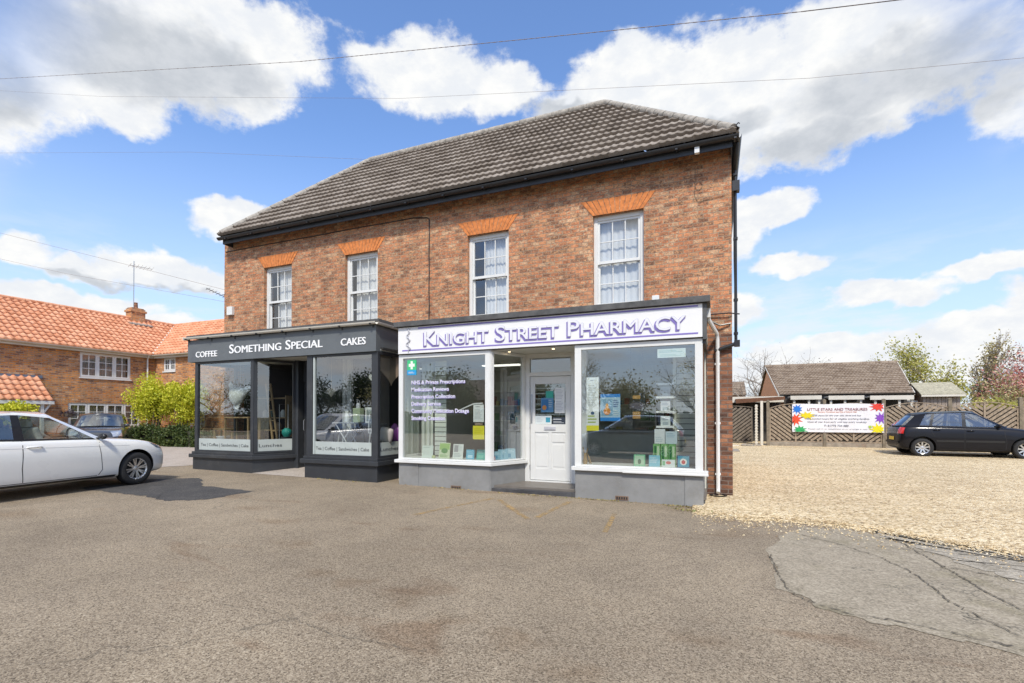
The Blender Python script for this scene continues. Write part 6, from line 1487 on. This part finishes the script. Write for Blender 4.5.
    for key,k in byk.items():k.build('side_window' if isinstance(key,tuple) else key,M[S.get('glass','carglass')],root,smooth=180,fix=True)
    # cabin interior: dark deck, seats, wheel
    k=MB();zd=S['deck'];pts=[(p[0][0]*.99,p[0][1]*.97,p[0][2]+.006) for p in per];pts2=[(x,-y,z) for x,y,z in pts[::-1]]
    for i in range(len(pts)-1):
        k.quad(pts[i],pts[i+1],(pts[i+1][0],-pts[i+1][1],pts[i+1][2]),(pts[i][0],-pts[i][1],pts[i][2]))
    cab=k.build('cabin_trim',M['carinner'],root)
    for x in (S['seat'],S['seat']-.95):
        for y in (-.36,.36):
            k=MB();k.bar((x,y,zd-.05),(x-.10,y,zd+.22),.44,.10,up=(1,0,0));s=k.build('seat',M['carinner2'],root,bevel=.03);k=MB();k.bar((x-.10,y,zd+.22),(x-.13,y,zd+.36),.22,.08,up=(1,0,0));k.build('headrest',M['carinner2'],s,bevel=.025)
    k=MB();c=Vector((S['seat']+.62,S['drv'],zd+.02));k.tube([c+Vector((-.10*math.sin(a)*.5,.18*math.cos(a),.17*math.sin(a))) for a in [2*math.pi*i/20 for i in range(21)]],.016,6);k.build('steering_wheel',M['trim'],root)
    # wheels
    for x in (S['xf'],S['xr']):
        for sd in (-1,1):
            yw=S['track']*sd;w=.20;cz=wr
            k=MB();k.lathe([(0,yw-.11*sd),(wr*.60,yw-.11*sd),(wr*.60,yw+.0*sd),(0,yw+.0*sd)],24,c=(x,0,cz),axis='y');hb=k.build('wheel',M['hub'],root,smooth=40)
            k=MB();pr=[(wr*.66,-w/2),(wr*.78,-w/2-.006),(wr*.93,-w/2+.004),(wr*.985,-w/2+.025),(wr,-w/4),(wr,w/4),(wr*.985,w/2-.025),(wr*.93,w/2-.004),(wr*.78,w/2+.006),(wr*.66,w/2),(wr*.64,w/2-.02)]
            k.lathe([(r,yw+h) for r,h in pr],40,c=(x,0,cz),axis='y');k.build('tyre',M['rubber'],hb,smooth=50)
            k=MB();yo=yw+sd*(w/2-.012);k.lathe([(wr*.66,yo),(wr*.655,yo-.012*sd),(wr*.60,yo-.02*sd),(wr*.59,yo-.10*sd)],36,c=(x,0,cz),axis='y')
            n=S['spokes']
            for i in range(n):
                for da in ((-.13,.13) if S['double'] else (0,)):
                    a=2*math.pi*i/n+.2;a2=a+da*(1.0);c0=Vector((x,yo-.035*sd,cz))
                    p=c0+Vector((math.cos(a+da*.4)*wr*.10,0,math.sin(a+da*.4)*wr*.10));q=Vector((x,yo-.016*sd,cz))+Vector((math.cos(a2)*wr*.62,0,math.sin(a2)*wr*.62));k.bar(p,q,.022 if S['double'] else .042,.022,up=(0,1,0))
            k.lathe([(0,yo-.018*sd),(.035,yo-.018*sd),(.06,yo-.03*sd),(.062,yo-.06*sd)],20,c=(x,0,cz),axis='y')
            k.build('rim',M['alloy'],hb,smooth=35)
    # details
    for pts in S['gaps']:strip(pts,.011,M['gap'])
    for (x,z,L) in S['handles']:
        for sd in (-1,1):
            h,nn=hit((x,2*sd,z),(0,-sd,0))
            if h is None:continue
            k=MB();y=h.y;k.tube([(x-L/2,y,z),(x-L/2+.02,y+.03*sd,z+.004),(x+L/2-.02,y+.03*sd,z+.004),(x+L/2,y,z)],.013,8);k.build('door_handle',paint,root,smooth=60)
    for sd in (-1,1):
        mx,mz=S['mirror'];h,nn=hit((mx,2*sd,mz-.06),(0,-sd,0));y=(h.y if h is not None else .8*sd)
        k=MB();k.T=Matrix.Translation((mx,y+sd*.11,mz))@Matrix.Diagonal((.060,.085,.058,1));n=10
        vs_=[(math.cos(a)*math.cos(b_) ,math.sin(a)*math.cos(b_),math.sin(b_)) for b_ in [(-1+2*j/6)*math.pi/2*.98 for j in range(7)] for a in [2*math.pi*i/n for i in range(n)]]
        k.add([(max(-.55,x),y_,z) for x,y_,z in vs_],[(j*n+i,j*n+(i+1)%n,(j+1)*n+(i+1)%n,(j+1)*n+i) for j in range(6) for i in range(n)]);mo=k.build('wing_mirror',M['trim'] if S.get('mirrorblack') else paint,root,smooth=60)
        k=MB();k.bar((mx+.02,y-.06*sd,mz-.04),(mx,y+.05*sd,mz-.02),.05,.03);k.build('mirror_arm',M['trim'],mo)
    for a in S['patches']:
        for sd in (-1,1):
            poly=[(p[0],p[1]*sd,p[2]) for p in a['poly']];d=(a['dir'][0],a['dir'][1]*sd,a['dir'][2]);patch(poly,None,d,M[a['mat']],a['name'],off=a.get('off',.004))
    for a in S['centre']:patch(a['poly'],None,a['dir'],M[a['mat']],a['name'],off=a.get('off',.004))
    for pts,w,mt,nm,off in S.get('strips',()):strip(pts,w,M[mt],nm,off,parent=root)
    root.location=loc;root.rotation_euler=(0,0,rotz);return root

BM=dict(paint='carwhite',wr=.315,xf=1.345,xr=-1.345,track=.76,spokes=8,double=True,deck=.93,seat=-.05,drv=-.36,mirror=(.70,.965),mirrorblack=True,
 stations=[(-2.2, 0.45, 0.52, 0.46, 0.34, 0.5, 0.72, 0.78), (-2.14, 0.62, 0.7, 0.6, 0.26, 0.5, 0.84, 0.92), (-2.0, 0.74, 0.81, 0.68, 0.22, 0.52, 0.92, 0.95), (-1.7, 0.8, 0.86, 0.735, 0.19, 0.52, 0.97, 0.98), (-1.345, 0.82, 0.88, 0.765, 0.18, 0.52, 0.97, 0.98), (-0.9, 0.83, 0.8825, 0.785, 0.17, 0.52, 0.955, 0.96), (-0.3, 0.83, 0.8825, 0.79, 0.17, 0.52, 0.94, 0.95), (0.3, 0.83, 0.8825, 0.79, 0.17, 0.51, 0.925, 0.935), (0.75, 0.83, 0.88, 0.79, 0.17, 0.5, 0.905, 0.935), (0.95, 0.82, 0.88, 0.785, 0.17, 0.5, 0.89, 0.935), (1.345, 0.81, 0.875, 0.77, 0.18, 0.5, 0.86, 0.915), (1.7, 0.76, 0.835, 0.73, 0.19, 0.47, 0.815, 0.87), (1.93, 0.68, 0.76, 0.67, 0.2, 0.45, 0.735, 0.79), (2.06, 0.58, 0.65, 0.58, 0.21, 0.44, 0.66, 0.7), (2.12, 0.42, 0.5, 0.46, 0.26, 0.43, 0.58, 0.62)],
 green=[((1.03, 0, 0.935), (0.2, 0, 1.385), 'w'), ((0.98, 0.38, 0.93), (0.17, 0.28, 1.375), 'w'), ((0.83, 0.66, 0.92), (0.08, 0.47, 1.35), 'b'), ((0.66, 0.755, 0.915), (0.0, 0.55, 1.335), 'g'), ((-0.42, 0.785, 0.935), (-0.42, 0.6, 1.385), 'p'), ((-0.56, 0.785, 0.94), (-0.52, 0.6, 1.385), 'g'), ((-1.1, 0.765, 0.96), (-1.02, 0.58, 1.355), 'p'), ((-1.16, 0.762, 0.96), (-1.08, 0.575, 1.35), 'g'), ((-1.5, 0.745, 0.97), (-1.32, 0.56, 1.325), 'b'), ((-1.86, 0.66, 0.97), (-1.7, 0.5, 1.29), 'w'), ((-2.0, 0.35, 0.96), (-1.78, 0.28, 1.3), 'w'), ((-2.03, 0, 0.95), (-1.8, 0, 1.305), 'w')],
 roofc=lambda x:1.425-.035*(x+.35)**2*(1.0 if x>-.35 else 1.25),
 gaps=[[(.70,.93),(.66,.80),(.68,.55),(.70,.36),(.64,.27)],[(-.46,.93),(-.48,.80),(-.50,.5),(-.48,.27)],[(-1.16,.98),(-1.10,.80),(-1.02,.66)],[(-1.0,.26),(.62,.26)],[(.70,.93),(1.0,.915),(1.4,.87)]],
 handles=[(-.32,.83,.20),(-1.02,.86,.20)],
 strips=[([(-1.9,.85),(-1.1,.835),(0,.81),(.9,.79),(1.2,.78)],.012,'carwhite','swage_line',.004),([(-.98,.225),(.95,.225)],.05,'trim','sill_shadow',.002)],
 patches=[dict(poly=[(1.72,.66,.70),(2.04,.50,.64),(1.98,.50,.74),(1.62,.66,.80)],dir=(-.5,-.8,0),mat='lampdark',name='headlight',off=.004),dict(poly=[(1.78,.62,.70),(1.95,.53,.675),(1.92,.53,.715),(1.74,.62,.745)],dir=(-.5,-.8,0),mat='lamp',name='headlight_lens',off=.010),dict(poly=[(-2.1,.70,.78),(-1.85,.80,.80),(-1.85,.80,.93),(-2.1,.70,.92)],dir=(.6,-.7,0),mat='red',name='tail_light')],
 centre=[dict(poly=[(2.1,-.28,.50),(2.1,-.04,.50),(2.1,-.04,.62),(2.1,-.28,.62)],dir=(-1,0,0),mat='trim',name='grille'),dict(poly=[(2.1,.04,.50),(2.1,.28,.50),(2.1,.28,.62),(2.1,.04,.62)],dir=(-1,0,0),mat='trim',name='grille'),dict(poly=[(2.1,-.5,.24),(2.1,.5,.24),(2.1,.5,.33),(2.1,-.5,.33)],dir=(-1,0,0),mat='trim',name='air_intake')])
PO=dict(paint='carblack',glass='carglass_soft',wr=.295,xf=1.22,xr=-1.24,track=.715,spokes=9,double=False,deck=.96,seat=.0,drv=-.34,mirror=(.62,1.0),arch=.05,
 stations=[(-1.83,.50,.58,.52,.34,.50,.78,.86),(-1.80,.66,.72,.64,.26,.50,.86,.94),(-1.70,.74,.79,.69,.23,.52,.95,1.0),(-1.55,.78,.815,.72,.20,.52,.99,1.01),(-1.24,.79,.825,.745,.19,.52,.985,1.0),(-.7,.79,.825,.755,.18,.52,.97,.98),(0,.79,.825,.76,.18,.52,.95,.96),(.6,.79,.825,.76,.18,.51,.93,.96),(.88,.79,.825,.75,.18,.5,.915,.97),(1.22,.77,.815,.735,.19,.5,.87,.93),(1.55,.73,.78,.70,.20,.48,.80,.86),(1.78,.66,.71,.63,.21,.46,.72,.78),(1.92,.54,.60,.54,.23,.45,.64,.68),(1.97,.42,.48,.43,.28,.44,.57,.60)],
 green=[((1.02,0,.975),(.28,0,1.40),'w'),((.98,.36,.97),(.25,.26,1.395),'w'),((.86,.62,.95),(.17,.52,1.37),'b'),((.72,.715,.935),(.10,.595,1.36),'g'),((-.14,.75,.95),(-.14,.63,1.43),'p'),((-.24,.75,.955),(-.22,.63,1.43),'g'),((-.98,.74,.975),(-.88,.625,1.405),'p'),((-1.06,.738,.98),(-.95,.62,1.398),'g'),((-1.30,.73,.985),(-1.10,.60,1.375),'b'),((-1.66,.64,.985),(-1.34,.50,1.325),'w'),((-1.77,.34,.98),(-1.40,.27,1.335),'w'),((-1.79,0,.98),(-1.42,0,1.34),'w')],
 roofc=lambda x:1.472-.045*(x+.25)**2*(1.0 if x>-.25 else 1.35),
 gaps=[[(.76,.90),(.74,.75),(.78,.5),(.76,.27)],[(-.18,.93),(-.20,.70),(-.20,.27)],[(-1.02,.95),(-1.0,.80),(-.93,.66)],[(-.90,.26),(.75,.26)]],
 handles=[(-.06,.84,.17),(-.88,.86,.17)],
 strips=[([(-.90,.52),(-.22,.52)],.06,'trim','rubbing_strip',.008),([(-.18,.52),(.74,.52)],.06,'trim','rubbing_strip',.008)],
 patches=[dict(poly=[(-1.86,.58,.74),(-1.72,.76,.74),(-1.69,.74,.93),(-1.81,.60,.94)],dir=(.75,-.65,0),mat='red',name='tail_light'),dict(poly=[(1.60,.66,.62),(1.88,.46,.60),(1.76,.46,.74),(1.46,.66,.78)],dir=(-.55,-.75,-.1),mat='lamp',name='headlight')],
 centre=[dict(poly=[(-1.9,-.26,.52),(-1.9,.26,.52),(-1.9,.26,.63),(-1.9,-.26,.63)],dir=(1,0,0),mat='plate',name='number_plate',off=.012),dict(poly=[(-1.9,-.66,.42),(-1.9,.66,.42),(-1.9,.66,.49),(-1.9,-.66,.49)],dir=(1,0,0),mat='carblack',name='rear_bumper',off=.03),dict(poly=[(1.9,-.26,.40),(1.9,.26,.40),(1.9,.26,.50),(1.9,-.26,.50)],dir=(-1,0,0),mat='wplate',name='number_plate',off=.012),dict(poly=[(1.9,-.4,.55),(1.9,.4,.55),(1.9,.4,.64),(1.9,-.4,.64)],dir=(-1,0,0),mat='trim',name='grille')])
make_car('parked_car','white hatchback parked nose towards the cafe at the left edge, driver side facing the forecourt',BM,(-11.13,4.62,g(-11.1,5)),R(97))
make_car('parked_car','small black five door hatchback parked on the gravel in front of the chevron fence',PO,(7.36,20.1,g(7.4,20)+.0),R(-1))
GC=dict(PO);GC['glass']='carglass';GC['paint']='cargrey';GC['mirrorblack']=False
GC['patches']=[dict(poly=[(1.62,.62,.60),(1.86,.42,.60),(1.78,.42,.78),(1.52,.62,.80)],dir=(-.75,-.6,-.1),mat='lamp',name='headlight',off=.02),PO['patches'][0]]
make_car('parked_car','dark grey small car facing out from the cottage window, seen over the white car bonnet',GC,(-20.9,10.9,g(-20,10)),R(-33)).scale=(1,1,.955)
RC=dict(PO);RC['paint']='carblue';RC['mirrorblack']=True
make_car('parked_car','dark car on the forecourt opposite the right pharmacy window, seen mirrored in the glass',RC,(-2.75,-1.35,0),R(181))

# ================================================================ SKY, SUN, CAMERA
SUN=Vector((.30,-.76,.98)).normalized();el=math.asin(SUN.z);rot=math.atan2(SUN.x,SUN.y)
world=bpy.data.worlds.new('World');scene.world=world;world.use_nodes=True;t=world.node_tree;t.nodes.clear();n=NT(t)
out=t.nodes.new('ShaderNodeOutputWorld');bg_=t.nodes.new('ShaderNodeBackground');t.links.new(bg_.outputs[0],out.inputs[0])
sky=t.nodes.new('ShaderNodeTexSky');sky.sky_type='NISHITA';sky.sun_disc=False;sky.sun_elevation=el;sky.sun_rotation=rot;sky.air_density=1.0;sky.dust_density=.6;sky.ozone_density=2.5
tc=t.nodes.new('ShaderNodeTexCoord');d=n.vm('NORMALIZE',tc.outputs['Generated'])
ca,sa=math.cos(CAM_YAW),math.sin(CAM_YAW)
rx_=n.vm('DOT_PRODUCT',d,(ca,sa,0),out=1);fy_=n.vm('DOT_PRODUCT',d,(-sa,ca,0),out=1);dz_=n.n('ShaderNodeSeparateXYZ',Vector=d).outputs[2]
az=n.math('ARCTAN2',rx_,fy_);ele=n.math('ARCSINE',dz_)
ae_=n.n('ShaderNodeCombineXYZ',X=az,Y=ele,Z=0.0).outputs[0]
# cloud shape perturbed by noise in azimuth / elevation
nz=n.noise(n.vm('MULTIPLY',d,(1,1,1.5)),14,3,.55,out='Color');nz2=n.noise(d,30,9,.68);nz3=n.noise(n.vm('MULTIPLY',d,(1,1,1.6)),7.5,10,.66,dist=.25)
warp=n.vm('ADD',ae_,n.vm('SCALE',n.vm('SUBTRACT',nz,(.5,.5,.5)),None));warp.node.inputs[1].links[0].from_node.inputs['Scale'].default_value=.07
def blobs(L,w=1.0):
    acc=None
    for (px_,py_,rx,ry) in L:
        u=(px_-512)/489.1;v=(415.7-py_)/489.1;A=math.atan(u);Ev=math.atan(v/math.sqrt(1+u*u));ra=rx/489.1/(1+u*u);re=ry/489.1/math.sqrt(1+u*u)/(1+v*v/(1+u*u))
        q=n.vm('MULTIPLY',n.vm('SUBTRACT',warp,(A,Ev,0)),(1/ra,1/re,0));dd=n.vm('DOT_PRODUCT',q,q,out=1);f=n.math('SUBTRACT',1.0,dd)
        acc=f if acc is None else n.math('SMOOTH_MAX',acc,f,.35)
    return acc
CL=[(40,50,120,75),(150,35,150,70),(245,45,85,62),(110,98,75,30),(250,95,32,26),(-60,60,140,90),
    (425,72,85,44),(500,88,45,30),(385,55,45,22),
    (600,110,75,28),(650,75,85,48),(720,90,110,60),(800,120,110,48),(880,100,60,40),(860,30,110,55),(960,50,120,62),(1080,60,110,75),
    (236,218,46,22),(18,250,42,18),(80,272,60,14),(150,268,60,20),(190,280,40,15),(60,300,110,13),
    (770,208,48,20),(740,240,30,26),(790,266,42,13),(745,310,25,16),(890,291,62,14),(985,268,66,12),(880,345,170,17),(1000,318,70,16),(1060,290,70,20),(820,370,260,16),(100,320,200,12)]
F0=n.math('MAXIMUM',blobs(CL),-.8)
F1=n.math('ADD',n.math('ADD',F0,.16),n.math('MULTIPLY',n.math('SUBTRACT',nz3,.5),2.1));F1=n.math('ADD',F1,n.math('MULTIPLY',n.math('SUBTRACT',nz2,.5),1.1))
m1=n.smooth(F1,-.1,.60)
# everywhere else in the sky: broken cloud cover
other=n.smooth(n.noise(n.vm('MULTIPLY',d,(1,1,2.2)),2.3,9,.6),.47,.60)
inview=n.smooth(fy_,.55,.68)
mask=n.math('ADD',n.math('MULTIPLY',m1,inview),n.math('MULTIPLY',other,n.math('SUBTRACT',1.0,inview)),clamp=True)
haze=n.math('SUBTRACT',1.0,n.smooth(dz_,-.02,.50))
veil=n.math('MULTIPLY',n.smooth(n.noise(n.vm('MULTIPLY',d,(1,1,4.5)),5,8,.62),.44,.66),n.math('SUBTRACT',1.0,n.smooth(dz_,.12,.34)))
GL=[(120,50,150,48),(230,70,55,28),(900,72,120,38),(980,82,90,34),(820,140,85,22),(560,108,45,10),(700,128,60,14),(-20,80,70,40),(130,285,90,6)]
g0=n.math('MAXIMUM',blobs(GL),-.8)
gsh=n.smooth(n.math('ADD',g0,n.math('MULTIPLY',n.math('SUBTRACT',nz3,.5),1.8)),-.45,.85)
tex=n.smooth(n.noise(n.vm('MULTIPLY',d,(1,1,1.8)),16,9,.62),.35,.68)
white=n.mix(tex,(5.6,5.8,6.1,1),(6.6,6.6,6.5,1))
cc=n.mix(gsh,white,n.mix(tex,(3.7,3.95,4.3,1),(4.5,4.7,5.0,1)))
skyc=n.mix(1.0,sky.outputs[0],(1.30,1.46,1.70,1),'MULTIPLY')
skyc=n.mix(n.math('MULTIPLY',haze,.80),skyc,(4.6,5.35,6.25,1))
skyc=n.mix(n.math('MULTIPLY',veil,.75),skyc,(5.6,5.9,6.2,1))
fin=n.mix(mask,skyc,cc);below=n.smooth(dz_,-.06,0.0);fin=n.mix(below,(1.6,1.5,1.3,1),fin)
t.links.new(fin,bg_.inputs['Color']);bg_.inputs['Strength'].default_value=.10
world.cycles.sampling_method='MANUAL';world.cycles.sample_map_resolution=1024
sl=bpy.data.lights.new('sun','SUN');sl.energy=2.6;sl.angle=R(6);sl.color=(1,.94,.82);so=bpy.data.objects.new('sun',sl);COL.objects.link(so);so.rotation_euler=(-SUN).to_track_quat('-Z','Y').to_euler()
cam=bpy.data.cameras.new('camera');co=bpy.data.objects.new('camera',cam);COL.objects.link(co);scene.camera=co
cam.sensor_width=36;cam.lens=489.1/1024*36;cam.shift_y=(410.58-341.5)/1024;cam.clip_end=3000;cam.clip_start=.05
co.location=(0,0,1.45);co.rotation_euler=(math.pi/2+.0105,0,CAM_YAW)
scene.view_settings.view_transform='Standard';scene.view_settings.look='None';scene.view_settings.exposure=.62;scene.view_settings.gamma=1
scene.cycles.max_bounces=8;scene.cycles.transparent_max_bounces=16;scene.cycles.use_denoising=True;scene.cycles.caustics_reflective=False;scene.cycles.caustics_refractive=False
